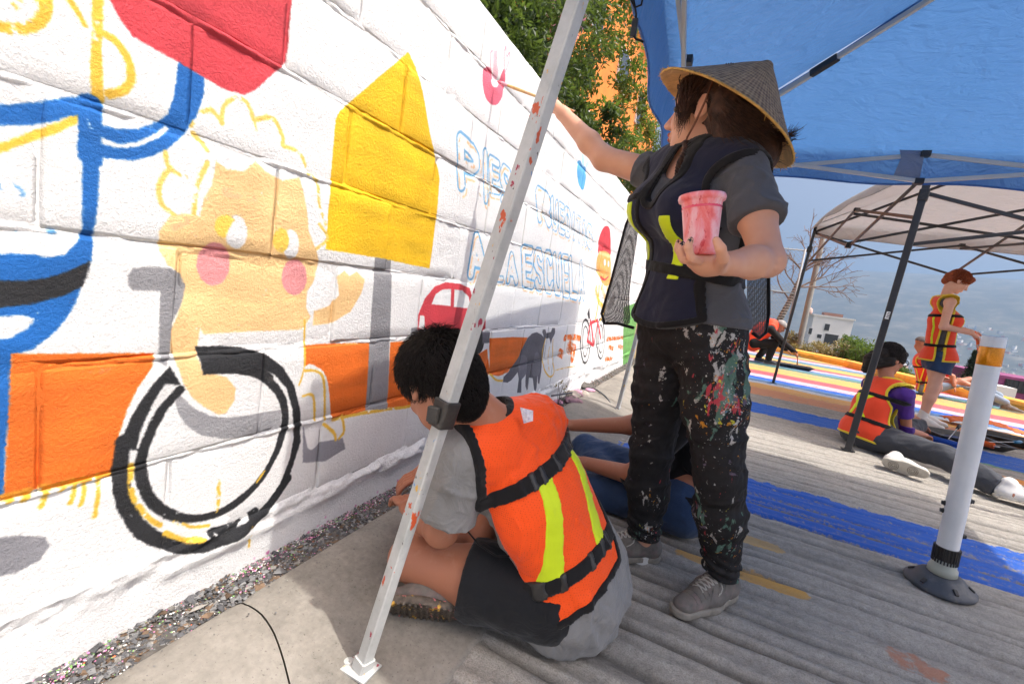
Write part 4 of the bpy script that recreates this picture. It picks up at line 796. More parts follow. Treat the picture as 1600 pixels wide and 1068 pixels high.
def px(u, v, y): return np.array(ony(u, v, y))
# ------------------------------------------------------------------ the standing painter in the straw hat
def woman():
    T = thing('person', 'standing woman in straw hat, navy vest and paint splattered black jeans, painting the wall', 'person', (0.03, 1.56, 0))
    off = Vector(T.location)
    def fin(o): o.matrix_parent_inverse = Matrix.Translation(-off); return o
    hc = px(1107, 180, 1.50); hf, hu = nrm((-.93, .20, .06)), nrm((-.10, .05, 1))
    HP, HC, HL, HM = head_prims(hc, hf, hu, 1.06, True)
    shR, shL = px(1034, 275, 1.62), px(1164, 272, 1.395); nb = px(1098, 258, 1.50); ch = lerp(shR, shL, .5)+vec(0, 0, -.09); hip = px(1078, 500, 1.55); fw = nrm(np.cross(nrm(shL-shR), (0, 0, 1))); fw = -fw if fw[1] > 0 else fw
    sd = nrm(shL-shR); waist = lerp(ch, hip, .62)
    hipR, hipL = hip-sd*.085+vec(0, 0, -.01), hip+sd*.085+vec(0, 0, -.01)
    kR, aR = px(1018, 705, 1.62), px(1003, 862, 1.66); kL, aL = px(1124, 745, 1.48), px(1128, 902, 1.585)
    eR, wR = px(944, 248, 1.68), px(880, 178, 1.735); eL, wL = px(1200, 408, 1.27), px(1136, 412, 1.14)
    spine = [(RC(hip+vec(0, 0, .0), hip+sd*0+vec(0, 0, .05), .150, .140, fw, .70), .05), (RC(hip-sd*.05, hip+sd*.05, .105, .105), .05), (RC(waist, waist+vec(0, 0, .08), .118, .125, fw, .72), .06), (RC(waist+vec(0, 0, .08), ch+vec(0, 0, .02), .128, .140, fw, .72), .06), (RC(shR*.92+shL*.08, shL*.92+shR*.08, .056, .056), .05), (RC(lerp(shR, shL, .25)+vec(0, 0, .02), lerp(shR, shL, .75)+vec(0, 0, .02), .05, .05), .05),
             (EL(ch+fw*.085-sd*.062+vec(0, 0, -.03), (.062, .062, .062)), .05), (EL(ch+fw*.085+sd*.062+vec(0, 0, -.03), (.062, .062, .062)), .05)]
    neck = [(RC(nb-fw*.005+vec(0, 0, -.03), hc+HM @ vec(0, -.03, -.06), .055, .051), .04)]
    armR = [(RC(shR, eR, .050, .041), .02), (RC(eR, lerp(eR, wR, .35), .040, .039), .02), (RC(lerp(eR, wR, .35), wR, .039, .026), .02)]
    armL = [(RC(shL, lerp(shL, eL, .5), .050, .047), .02), (RC(lerp(shL, eL, .5), eL, .045, .036), .02), (RC(eL, lerp(eL, wL, .4), .035, .036), .02), (RC(lerp(eL, wL, .4), wL, .038, .026), .02)]
    legs = []
    for h_, k_, a_ in ((hipR, kR, aR), (hipL, kL, aL)): legs += [(RC(h_, lerp(h_, k_, .5), .090, .078), .03), (RC(lerp(h_, k_, .5), k_, .078, .055), .03), (RC(k_, lerp(k_, a_, .35), .054, .058), .03), (RC(lerp(k_, a_, .35), a_, .058, .036), .03)]
    # right hand: pinches the brush
    hand_r = px(862, 160, 1.75); tip = np.array(onx(776, 127, WX+.012)); bd = nrm(tip-hand_r); f1 = []
    f1 += [(RC(wR, lerp(wR, hand_r, .75), .024, .027, (0, 0, 1), .8), .02)]
    kn = lerp(wR, hand_r, .85); up_ = vec(0, 0, 1); side = nrm(np.cross(bd, up_)); grip = hand_r+bd*.055
    for q, (o, l) in enumerate(((.030, .040), (.012, .043), (-.008, .042), (-.026, .034))):
        b0 = kn+up_*o*.9+side*.012; tgt = grip+bd*(-.006*q)+up_*(.010-.012*q)+side*.004; d1 = nrm(lerp(bd, side*-.2+bd, .5)+up_*.1); m1 = b0+d1*l+side*.016; c, _ = finger(b0, [m1-b0, tgt-m1, -side*.6+bd*.35], [np.linalg.norm(m1-b0), np.linalg.norm(tgt-m1)*.8, .018], .0088, .0066); f1 += c
    th0 = lerp(wR, hand_r, .5)-side*.012; c, _ = finger(th0, [grip-side*.020-th0, grip+bd*.012-(grip-side*.020)], [np.linalg.norm(grip-side*.02-th0)*.75, .036], .0115, .0080); f1 += c
    # left hand: cups the plastic cup from below
    cupb, cupt = px(1094, 399, 1.085), px(1097, 306, 1.085); cax = nrm(cupt-cupb); f2 = []; pc = px(1106, 414, 1.10); nails = []
    f2 += [(RC(wL, pc, .026, .030, cax, .75), .02), (RC(pc, px(1088, 408, 1.075), .028, .022, cax, .8), .02)]
    for p0, p1, p2, p3 in ((px(1084, 408, 1.055), px(1068, 405, 1.035), px(1063, 390, 1.030), px(1066, 381, 1.030)), (px(1092, 408, 1.045), px(1080, 403, 1.02), px(1075, 386, 1.012), px(1079, 375, 1.014)), (px(1086, 408, 1.09), px(1066, 402, 1.085), px(1059, 388, 1.085), px(1060, 378, 1.09)), (px(1086, 409, 1.12), px(1068, 402, 1.125), px(1062, 390, 1.13), px(1063, 380, 1.13))):
        f2 += [(RC(p0, p1, .0098, .0090), .005), (RC(p1, p2, .0090, .0082), .003), (RC(p2, p3, .0082, .0068), .003)]; nails.append((p2, p3))
    t0, t1, t2, t3 = px(1122, 418, 1.10), px(1130, 404, 1.035), px(1126, 388, 1.012), px(1119, 375, 1.012); f2 += [(RC(t0, t1, .016, .0125), .01), (RC(t1, t2, .0122, .0105), .004), (RC(t2, t3, .0105, .0080), .004)]; nails.append((t2, t3))
    feet = [(RC(aR, aR+vec(0, 0, -.06), .034, .034), .02), (RC(aL, aL+vec(0, 0, -.06), .034, .034), .02)]
    body_u = U(spine, neck, armR, armL, legs, f1, f2, feet); hd_ = head_fn(HP, HC); body = lambda P, c, hd: smin(body_u(P, c, hd), hd_(P, c, hd), .02)
    lo, hi = bounds(tip*.0+hand_r, hc+vec(0, 0, .1), aL, aR, eL, cupb, pad=.13); lo[2] = .03
    fin(mesh_sdf('body', body, lo, hi, .0042, M['skin_a'], T))
    cam_p = vec(0, 0, CAM_H)
    for a, b_ in nails:
        d = nrm(b_-a); o = nrm(cam_p-b_); o = nrm(o-d*(o@d)*1); s_ = np.cross(d, o); P0 = b_-d*.002+o*.0066
        V = [P0+s_*x*.0052+d*y+o*z for y, x, z in ((-.007, -1, -.0022), (-.007, 0, .0006), (-.007, 1, -.0022), (.001, -1, -.0022), (.001, 0, .0006), (.001, 1, -.0022), (.0065, -.7, -.004), (.0075, 0, -.0015), (.0065, .7, -.004))]
        fin(MB().add(V, [(0, 1, 4, 3), (1, 2, 5, 4), (3, 4, 7, 6), (4, 5, 8, 7)]).build('nail', M['nail_black'], T, True))
    # lips
    lp = U([(EL(HL(0, .0905, -.0565), np.array((.0195, .0095, .0052))*1.06, HM), .004), (EL(HL(0, .0880, -.0690), np.array((.0165, .0095, .0062))*1.06, HM), .004)]); lo, hi = bounds(HL(0, .09, -.06), pad=.04); fin(mesh_sdf('lips', inflate(lp, .0006), lo, hi, .002, M['lip'], T))
    for s_ in (1, -1): fin(MB().lathe([(.0001, -.011), (.007, -.0085), (.0105, -.003), (.0105, .003), (.007, .0085), (.0001, .011)], 12, HL(.031*s_, .080, .006)).build('eye', M['eye'], T, True))
    # T-shirt
    tu = U(spine, armR[:1], armL[:2]); wr = lambda P: .0035*wav(P, 26, 1)+.002*wav(P, 60, 2)+.006*crease(P, 20, 14)
    cutn = lambda P: -(U([(RC(nb-fw*.01+vec(0, 0, -.04), nb+vec(0, 0, .08), .070, .075), 0), (RC(nb+fw*.05+vec(0, 0, -.02), nb+fw*.09+vec(0, 0, .0), .060, .060), .02)])(P, A3(nb), 9))
    hem = hip+vec(0, 0, .0)
    pR, nR, pL, nL = A3(lerp(shR, eR, .36)), A3(nrm(eR-shR)), A3(lerp(shL, eL, .58)), A3(nrm(eL-shL))
    def sl(P):                                                 # sleeve ends cut only near their own arm
        a = np.where((((P-A3(shR))@nR) > -.02) & (np.linalg.norm(P-A3(shR), axis=1) < .45), (P-pR)@nR, -1); b_ = np.where((RC(lerp(shL, eL, .4), eL, .07, .07).d(P) < 0) & (((P-A3(ch))@A3(sd)) > .10), (P-pL)@nL, -1); return np.maximum(a, b_).astype(F32)
    flare = lambda P, c, hd: tu(P, c, hd, .1)-.010*np.clip((hip[2]+.12-P[:, 2])/.08, 0, 1)-.011-wr(P)-.005*np.clip(((P-A3(shL))@nL)/.2, 0, 1)
    lo, hi = bounds(shR, shL, hip, eR, eL, nb, pad=.16); lo[2] = hem[2]-.02
    fin(mesh_sdf('t_shirt', both(flare, cutn, plane(hem, (0, 0, -1)), sl), lo, hi, .0048, M['tee_grey'], T))
    # jeans
    ju = U(spine[:2], legs); jw = lambda P: (.006*crease(P*A3((.7, .7, 2)), 15, 15)+.0045*wav(P*A3((1, 1, 2.2)), 22, 5)+.0025*wav(P, 70, 6))*np.clip(1.25-np.abs(P[:, 2]-.45)*.9, .4, 1)+.006*np.exp(-((P[:, 2]-.12)/.05)**2)*np.sin(P[:, 2]*190+3*P[:, 0]*20)
    lo, hi = bounds(hipR, hipL, aR, aL, kL, kR, pad=.14); hi[2] = hip[2]+.07
    cuffs = lambda P: np.where(P[:, 1] > 1.60+0*P[:, 2], .115-P[:, 2], .065-P[:, 2]).astype(F32)
    jfn = both(inflate(ju, .011, jw), plane(hip+vec(0, 0, .035), (0, 0, 1)), plane((0, 0, .085), (0, 0, -1)))
    jn = fin(mesh_sdf('jeans', jfn, lo, hi, .005, M['jeans_splat'], T))
    mb = MB(); rv = px(1146, 505, 1.42); mb.lathe([(.0045, 0), (.0045, .002), (.002, .003)], 10, rv, Vector((fw+sd*.4)).to_track_quat('Z', 'Y').to_matrix()); rb = mb.build('rivet', M['steel_grey'], jn)
    # hi-vis vest: navy cloth, black trim, lime tape, net sides
    vu = U(spine); vi = .024; vwr = lambda P: .004*wav(P, 16, 11)+.002*wav(P, 45, 12)
    hemz = lambda P: (A3(hip)[2]-.035+.05*np.clip(np.abs((P-A3(hip))@A3(sd))/.16, 0, 1)**2)-P[:, 2]
    axR, axL = A3(nrm(eR-shR)), A3(nrm(eL-shL))
    ah = U([(RC(shR-sd*.012+vec(0, 0, -.045), shR-sd*.25+vec(0, 0, -.06), .098, .12), 0), (RC(shL+sd*.012+vec(0, 0, -.055), shL+sd*.25+vec(0, 0, -.06), .100, .12), 0)])
    vneck = U([(RC(nb-fw*.03+vec(0, 0, -.02), nb-fw*.02+vec(0, 0, .10), .078, .09), 0), (RC(nb+fw*.04+vec(0, 0, -.015), ch+fw*.16+sd*.0+vec(0, 0, -.005), .072, .022), .02)])
    g = lambda P: np.maximum.reduce([-ah(P, A3(ch), 9), -vneck(P, A3(ch), 9), hemz(P)]).astype(F32)
    fr = A3(fw); sdA = A3(sd); lat = lambda P: (P-A3(ch))@sdA; fwd_ = lambda P: (P-A3(ch))@fr
    sidegap = lambda P: np.where(P[:, 2] < ch[2]-.05, np.abs(fwd_(P)+.005)-.035, 1.0)         # open sides under the arms
    vb = lambda P, c, hd: vu(P, c, hd, .12)-vi-vwr(P)-.03*np.clip((ch[2]-.12-P[:, 2])/.25, 0, 1)*np.clip(fwd_(P)*9, -.6, 1)
    G = lambda P: np.maximum(g(P), -sidegap(P)).astype(F32)
    lo, hi = bounds(shR, shL, hip, nb, pad=.17); lo[2] = hip[2]-.10
    ve = fin(mesh_sdf('vest', both(vb, G), lo, hi, .0048, M['vest_navy'], T))
    tr = lambda P, c, hd: np.maximum(vb(P, c, hd)-.004, np.abs(G(P)+.006)-.010)
    zip_ = lambda P, c, hd: np.maximum.reduce([vb(P, c, hd)-.004, np.abs(lat(P)+.042)-.008, -fwd_(P), G(P)])
    zb = px(1075, 420, 1.42)[2]; strap = lambda P, c, hd: np.maximum.reduce([vb(P, c, hd)-.006, np.abs(P[:, 2]-(zb+.0-.10*lat(P)))-.016, np.where(fwd_(P) > -.3, -1, 1)])
    chestb = lambda P, c, hd: np.maximum.reduce([vb(P, c, hd)-.005, np.abs(P[:, 2]-(ch[2]-.0))-.010, -fwd_(P), lat(P)+.05, G(P)])
    def fix(o): o.matrix_parent_inverse = Matrix.Translation(-off); return o
    def sub(name, f, m): o = mesh_sdf(name, f, lo, hi, .0042, m); o.parent = ve; return o
    sub('trim', join(tr, zip_, chestb), M['trim_black']); sub('strap', strap, M['trim_black'])
    for x0, z0, z1 in ((-.088, zb+.02, ch[2]-.015), (.080, zb-.035, zb+.13)):
        sub('reflective_strip', lambda P, c, hd: np.maximum.reduce([vb(P, c, hd)-.003, np.abs(lat(P)-x0)-.019, -fwd_(P), z0-P[:, 2], P[:, 2]-z1]), M['lime'])
    # net panels that hang beside the body
    netm, t, b, N, L = newmat('grey_net'); P_ = pos(t, False); vo = N.new('ShaderNodeTexVoronoi'); vo.inputs['Scale'].default_value = 260; vo.inputs['Randomness'].default_value = .2; L.new(P_, vo.inputs['Vector'])
    b.inputs['Base Color'].default_value = lin(62, 62, 66); b.inputs['Roughness'].default_value = .8; L.new(ramp(t, vo.outputs['Distance'], [(0.22, (.12,)*3+(1,)), (0.36, (.95,)*3+(1,))]).outputs[0], b.inputs['Alpha'])
    def netpanel(cols, label):
        n = len(cols); r = len(cols[0]); V = [p+nrm((0.2, -1, 0))*.004*math.sin(i*2.3+j*1.1) for i, c in enumerate(cols) for j, p in enumerate(c)]; F = [(i*r+j, i*r+j+1, (i+1)*r+j+1, (i+1)*r+j) for i in range(n-1) for j in range(r-1)]
        o = obj('net_panel', meshdata('net_panel', V, F, netm, True), None); o.parent = ve; md = o.modifiers.new('sub', 'SUBSURF'); md.levels = md.render_levels = 2
        edge = [c[0] for c in cols]+list(cols[-1][1:])+[c[-1] for c in cols[::-1][1:]]; e = MB().tube(edge, .0055, 6).build('net_edge', M['trim_black'], None, True); e.parent = ve
    netpanel([[px(1004, 318, 1.55), px(990, 410, 1.53), px(980, 470, 1.52), px(990, 512, 1.52)], [px(985, 335, 1.58), px(966, 430, 1.56), px(952, 480, 1.55), px(964, 505, 1.55)], [px(978, 352, 1.62), px(955, 440, 1.61), px(940, 490, 1.6), px(945, 505, 1.6)]], '')
    netpanel([[px(1168, 400, 1.62), px(1166, 450, 1.62), px(1168, 500, 1.62), px(1176, 520, 1.62)], [px(1186, 400, 1.64), px(1185, 450, 1.64), px(1186, 500, 1.64), px(1186, 528, 1.64)], [px(1200, 400, 1.66), px(1201, 450, 1.66), px(1201, 490, 1.66), px(1196, 520, 1.66)]], '')
    # shoes
    mkL = lambda h_, t_, lc: make_shoe(T, h_, t_, (0, 0, 1), M['shoe_grey'], M['sole_grey'], .050, .004, lc)
    hl, tl = np.array(gnd(1142, 925)), np.array(gnd(1048, 963)); d = nrm(tl-hl); hl = aL*vec(1, 1, 0)-d*.065; tl = hl+d*.275; hl[2] = tl[2] = -.002
    s1 = fin(mkL(hl, tl, M['lace'])); hr = aR*vec(1, 1, 0)+vec(.05, .03, -.002); trr = hr+nrm((-.9, -.5, 0))*.265; s2 = fin(mkL(hr, trr, M['lace']))
    for a_, p in ((aL, s1), (aR, s2)): fin(mesh_sdf('sock', U([(RC(a_+vec(0, 0, .05), a_+vec(0, 0, -.05), .040, .040), 0)]), *bounds(a_, pad=.12), .005, M['sock'], T))
    # hair: a mass of strands falling to the shoulders, swept back
    wisp = []; rg = np.random.default_rng(9); hu_ = U([(EL(HL(0, -.025, .035), np.array((.083, .098, .090))*1.06, HM), .03), (RC(HL(-.03, -.06, .0), HL(.0, -.15, -.10), .075, .065), .05), (RC(HL(-.06, -.06, -.02), HL(-.05, -.10, -.13), .042, .038), .04), (RC(HL(.06, -.04, -.0), HL(.05, -.09, -.13), .045, .04), .04), (RC(HL(-.056, .050, .060), HL(-.078, .034, -.030), .030, .007), .03), (RC(HL(.05, .052, .045), HL(.066, .045, -.02), .022, .012), .03)])
    facecut = lambda P: -U([(EL(HL(0, .105, -.035), (.066, .06, .085), HM), 0), (EL(HL(-.088, -.004, -.014), (.05, .026, .040), HM), 0), (EL(HL(-.06, .03, -.10), (.03, .05, .05), HM), 0)])(P, A3(hc), 9)
    hwr = lambda P: .004*wav(P@np.array(HM, F32)*A3((1, 1, .15)), 120, 3)+.004*wav(P, 30, 8)
    lo, hi = bounds(hc, HL(0, -.2, -.15), pad=.16); hr_ = fin(mesh_sdf('hair', both(inflate(hu_, -.005, hwr), facecut), lo, hi, .0045, M['hair_brown'], T))
    cur = []
    for k in range(950):
        side_ = rg.choice((-1, 1), p=(.6, .4)); u0 = rg.uniform(.45 if side_ < 0 else -.1, 1.0); p = HL(side_*(.086-.03*u0*u0), .050-.145*u0+rg.normal(0, .006), .045+rg.normal(0, .02)); bk = HM @ vec(0, -1, 0); dn = vec(.12, -.02, -1); ln = rg.uniform(.11, .20)*(1 if u0 > .1 else .55); C = [p]; v = nrm(dn+bk*.15*rg.uniform(0, 1)+HM @ vec(side_*.25, 0, 0))
        for q in range(9):
            w_ = q/9; v = nrm(v+.22*nrm(bk*(.9+.6*rg.normal())+vec(.25, -.05, -.6+1.0*w_*rg.uniform(0, 1)))+rg.normal(0, .10, 3)); p = p+v*ln/9; C.append(p)
        cur.append(C)
    for k in range(26):                                            # flyaway ends on the right
        p = HL(rg.normal(-.03, .03), -.11+rg.normal(0, .02), -.09+rg.normal(0, .025)); C = [p]; v = nrm(vec(.9, .05, -.45)+rg.normal(0, .2, 3))
        for q in range(8): v = nrm(v+vec(.02, 0, .06)+rg.normal(0, .06, 3)); p = p+v*.012; C.append(p)
        cur.append(C)
    for k in range(70):                                            # wisps that flick out beyond the brim on the right
        p0, p1, p2 = px(1188+rg.normal(0, 8), 205+rg.normal(0, 10), 1.47), px(1224+rg.normal(0, 7), 226+rg.normal(0, 6), 1.46), px(1243+rg.normal(0, 7), 206+rg.normal(0, 8), 1.45); wisp.append([(1-t)**2*p0+2*t*(1-t)*p1+t*t*p2+rg.normal(0, .001, 3) for t in np.linspace(0, 1, 9)])
    for k in range(170):                                           # fringe swept beside the brow, tapering to the cheek
        p = HL(-.064+rg.normal(0, .008), rg.uniform(-.02, .082), .064+rg.normal(0, .008)); e = HL(-.082+rg.normal(0, .003), .036+rg.normal(0, .010), -.045+rg.normal(0, .018)); mid = lerp(p, e, .5)+HM @ vec(-.014, .004, 0); cur.append([(1-t)**2*p+2*t*(1-t)*mid+t*t*e+rg.normal(0, .0012, 3) for t in np.linspace(0, 1, 8)])
    hax, hc0 = nrm((.50, -.04, .85)), px(1137, 181, 1.50)
    cur = [C for C in cur if max(float((np.array(p)-hc0)@hax)-(.165-.72*np.linalg.norm((np.array(p)-hc0)-hax*float((np.array(p)-hc0)@hax))) for p in C) < 0]
    cur += wisp
    st = strands('hair_strands', cur, .0017, M['hair_brown'], None); st.parent = hr_
    return dict(T=T, off=off, hc=hc, HL=HL, HM=HM, hand_r=hand_r, tip=tip, bd=bd, cupb=cupb, cupt=cupt, cax=cax, grip=grip)
WO = woman()
def hat_and_tools():
    # woven cone hat worn by the painter
    ax = nrm((.50, -.04, .85)); c0 = np.array(px(1137, 181, 1.50)); Rm = np.array(Vector(ax).to_track_quat('Z', 'Y').to_matrix()); Rr, Hh = .226, .160
    m, t, b, N, L = newmat('woven_straw'); P = pos(t, False); sp = N.new('ShaderNodeSeparateXYZ'); L.new(P, sp.inputs[0]); ang = mth(t, 'ARCTAN2', sp.outputs[1], sp.outputs[0]); rad = mth(t, 'SQRT', mth(t, 'ADD', mth(t, 'MULTIPLY', sp.outputs[0], sp.outputs[0]), mth(t, 'MULTIPLY', sp.outputs[1], sp.outputs[1])))
    s1 = mth(t, 'SINE', mth(t, 'ADD', mth(t, 'MULTIPLY', ang, 46), mth(t, 'MULTIPLY', rad, 260))); s2 = mth(t, 'SINE', mth(t, 'SUBTRACT', mth(t, 'MULTIPLY', ang, 46), mth(t, 'MULTIPLY', rad, 260))); w = mth(t, 'MULTIPLY', s1, s2); n = noise(t, P, 60, 4)
    c = ramp(t, mth(t, 'ADD', mth(t, 'MULTIPLY', w, .22), n.outputs[0]), [(0.25, lin(104, 80, 58)), (0.5, lin(148, 120, 90)), (0.8, lin(186, 156, 118))]).outputs[0]; L.new(c, b.inputs['Base Color']); b.inputs['Roughness'].default_value = .75; bump(t, b, w, .5, .003)
    m2 = mat('straw_edge', lin(206, 160, 84), .8, .25, 60, 200, .4); m3 = mat('straw_lining', lin(206, 158, 92), .8, .25, 30, 100, .4)
    T = thing('straw_hat', 'cone shaped woven straw hat worn by the painter', 'hat', tuple(c0)); T.rotation_euler = Matrix(Rm.tolist()).to_euler()
    n_ = 72; prof = [(.003, Hh+.004), (.012, Hh), (.022, Hh-.010), (.06, Hh*.76), (.11, Hh*.50), (.16, Hh*.255), (.20, Hh*.075), (Rr, -.008)]; V = []; rg = np.random.default_rng(3)
    for r, z in prof:
        for k in range(n_): a = 2*math.pi*k/n_; e = 1+.010*math.sin(3*a+1)*(r/Rr)+.004*math.sin(11*a)*(r/Rr); V.append((r*e*math.cos(a), r*e*math.sin(a), z+.007*math.sin(2*a+.5)*(r/Rr)**2))
    F = [(i*n_+(k+1) % n_, i*n_+k, (i+1)*n_+k, (i+1)*n_+(k+1) % n_) for i in range(len(prof)-1) for k in range(n_)]
    obj('cone', meshdata('cone', V, F, m, True), T)
    obj('lining', meshdata('lining', [(x*.992, y*.992, z-.0035) for x, y, z in V], [f[::-1] for f in F], m3, True), T)
    mb = MB(); base = (len(prof)-1)*n_; mb.tube([V[base+k % n_] for k in range(n_+1)], .0032, 6, False)
    for k in range(260):
        a = rg.uniform(0, 6.283); r = Rr+.001; p = np.array((r*math.cos(a), r*math.sin(a), -.008+.007*math.sin(2*a+.5))); d = np.array((math.cos(a+rg.normal(0, .7)), math.sin(a+rg.normal(0, .7)), rg.normal(-.3, .6)))*rg.uniform(.003, .010); mb.tube([p, p+d], [.0012, .0006], 3)
    mb.build('edge', m2, T, True)
    # chin cord and plait
    HL = WO['HL']; mc = mat('brown_cord', lin(116, 72, 54), .8, .2, 80, 300, .5); inv = T.matrix_basis.inverted()
    loc = lambda p: (np.array(Rm).T @ (np.array(p)-c0))
    cd_ = MB().tube([loc(p) for p in (px(1113, 128, 1.405), px(1102, 158, 1.395), px(1086, 192, 1.405), px(1074, 214, 1.43), px(1071, 224, 1.44))], .0028, 6).build('chin_cord', mc, T, True)
    pl = MB()
    P0 = [np.array(q) for q in (px(1071, 222, 1.44), px(1072, 236, 1.43), px(1064, 250, 1.425), px(1060, 262, 1.42), px(1058, 275, 1.415))]; Ps = smooth(P0, False, 8)
    for s_ in range(3):
        pl.tube([loc(p+vec(math.cos(k*.75+s_*2.09), .6*math.sin(k*.75+s_*2.09), 0)*.006) for k, p in enumerate(Ps)], [.0062-.0035*k/len(Ps) for k in range(len(Ps))], 6)
    pl.build('plait', M['hair_brown'], T, True)
    # long brush
    a = WO['tip']; bd = WO['bd']; T2 = thing('paint_brush', 'long wooden paint brush held to the pink apple on the wall', 'brush', tuple(a)); Q = Vector(-bd).to_track_quat('Z', 'Y'); T2.rotation_euler = Q.to_euler()
    MB().lathe([(.0005, 0), (.004, .010), (.006, .022), (.0065, .034), (.0001, .034)], 10).build('bristles', mat('pink_bristles', lin(226, 130, 150), .8, .2, 100), T2, True); MB().lathe([(.0068, .03), (.0072, .05), (.0055, .066), (.0001, .066)], 10).build('ferrule', mat('pink_smeared_ferrule', lin(224, 160, 172), .5, .2, 60), T2, True)
    MB().lathe([(.0050, .062), (.0066, .10), (.0062, .16), (.0048, .27), (.0030, .42), (.0001, .425)], 10).build('handle', mat('brush_wood', lin(206, 168, 108), .55, .2, 40, dirt=lin(228, 150, 160), ds=20), T2, True)
    # paint cup
    cb, ct = WO['cupb'], WO['cupt']; hgt = float(np.linalg.norm(ct-cb)); T3 = thing('paint_cup', 'pink paint smeared plastic cup held by the standing painter', 'cup', tuple(cb)); T3.rotation_euler = Vector(WO['cax']).to_track_quat('Z', 'Y').to_euler()
    m, t, b, N, L = newmat('paint_smeared_plastic'); P = pos(t, False); mp = N.new('ShaderNodeMapping'); mp.inputs['Scale'].default_value = (1, 1, .45); L.new(P, mp.inputs[0]); n1 = noise(t, mp.outputs[0], 26, 5, .6, .5); n2 = noise(t, mp.outputs[0], 55, 5, .7, .3); n3 = noise(t, P, 18, 4, .6)
    c = ramp(t, n1.outputs[0], [(0.28, lin(222, 66, 84)), (0.42, lin(238, 116, 116)), (0.52, lin(240, 150, 160)), (0.62, lin(244, 190, 198)), (0.75, lin(236, 128, 120))]).outputs[0]; c = mixn(t, ramp(t, n2.outputs[0], [(0.60, (0, 0, 0, 1)), (0.66, (.8,)*3+(1,))]).outputs[0], c, lin(202, 32, 54)); c = mixn(t, ramp(t, n3.outputs[0], [(0.60, (0, 0, 0, 1)), (0.68, (.7,)*3+(1,))]).outputs[0], c, lin(246, 214, 218))
    L.new(c, b.inputs['Base Color']); b.inputs['Roughness'].default_value = .32; bump(t, b, n2.outputs[0], .35, .003)
    r0, r1 = .0315, .0435; MB().lathe([(.0001, 0), (r0-.003, 0), (r0, .003), (r0+.003, hgt*.2), (r1-.002, hgt-.016), (r1-.001, hgt-.014), (r1+.004, hgt-.012), (r1+.0055, hgt-.006), (r1+.004, hgt), (r1, hgt), (r1-.003, hgt-.01), (r0, .05)], 40).build('cup_wall', m, T3, True)
    MB().lathe([(.0001, hgt-.022), (r1-.003, hgt-.022), (r1-.002, hgt-.030)], 30).build('paint', mat('wet_pink_paint', lin(226, 84, 104), .15, .1, 30), T3, True)
hat_and_tools()
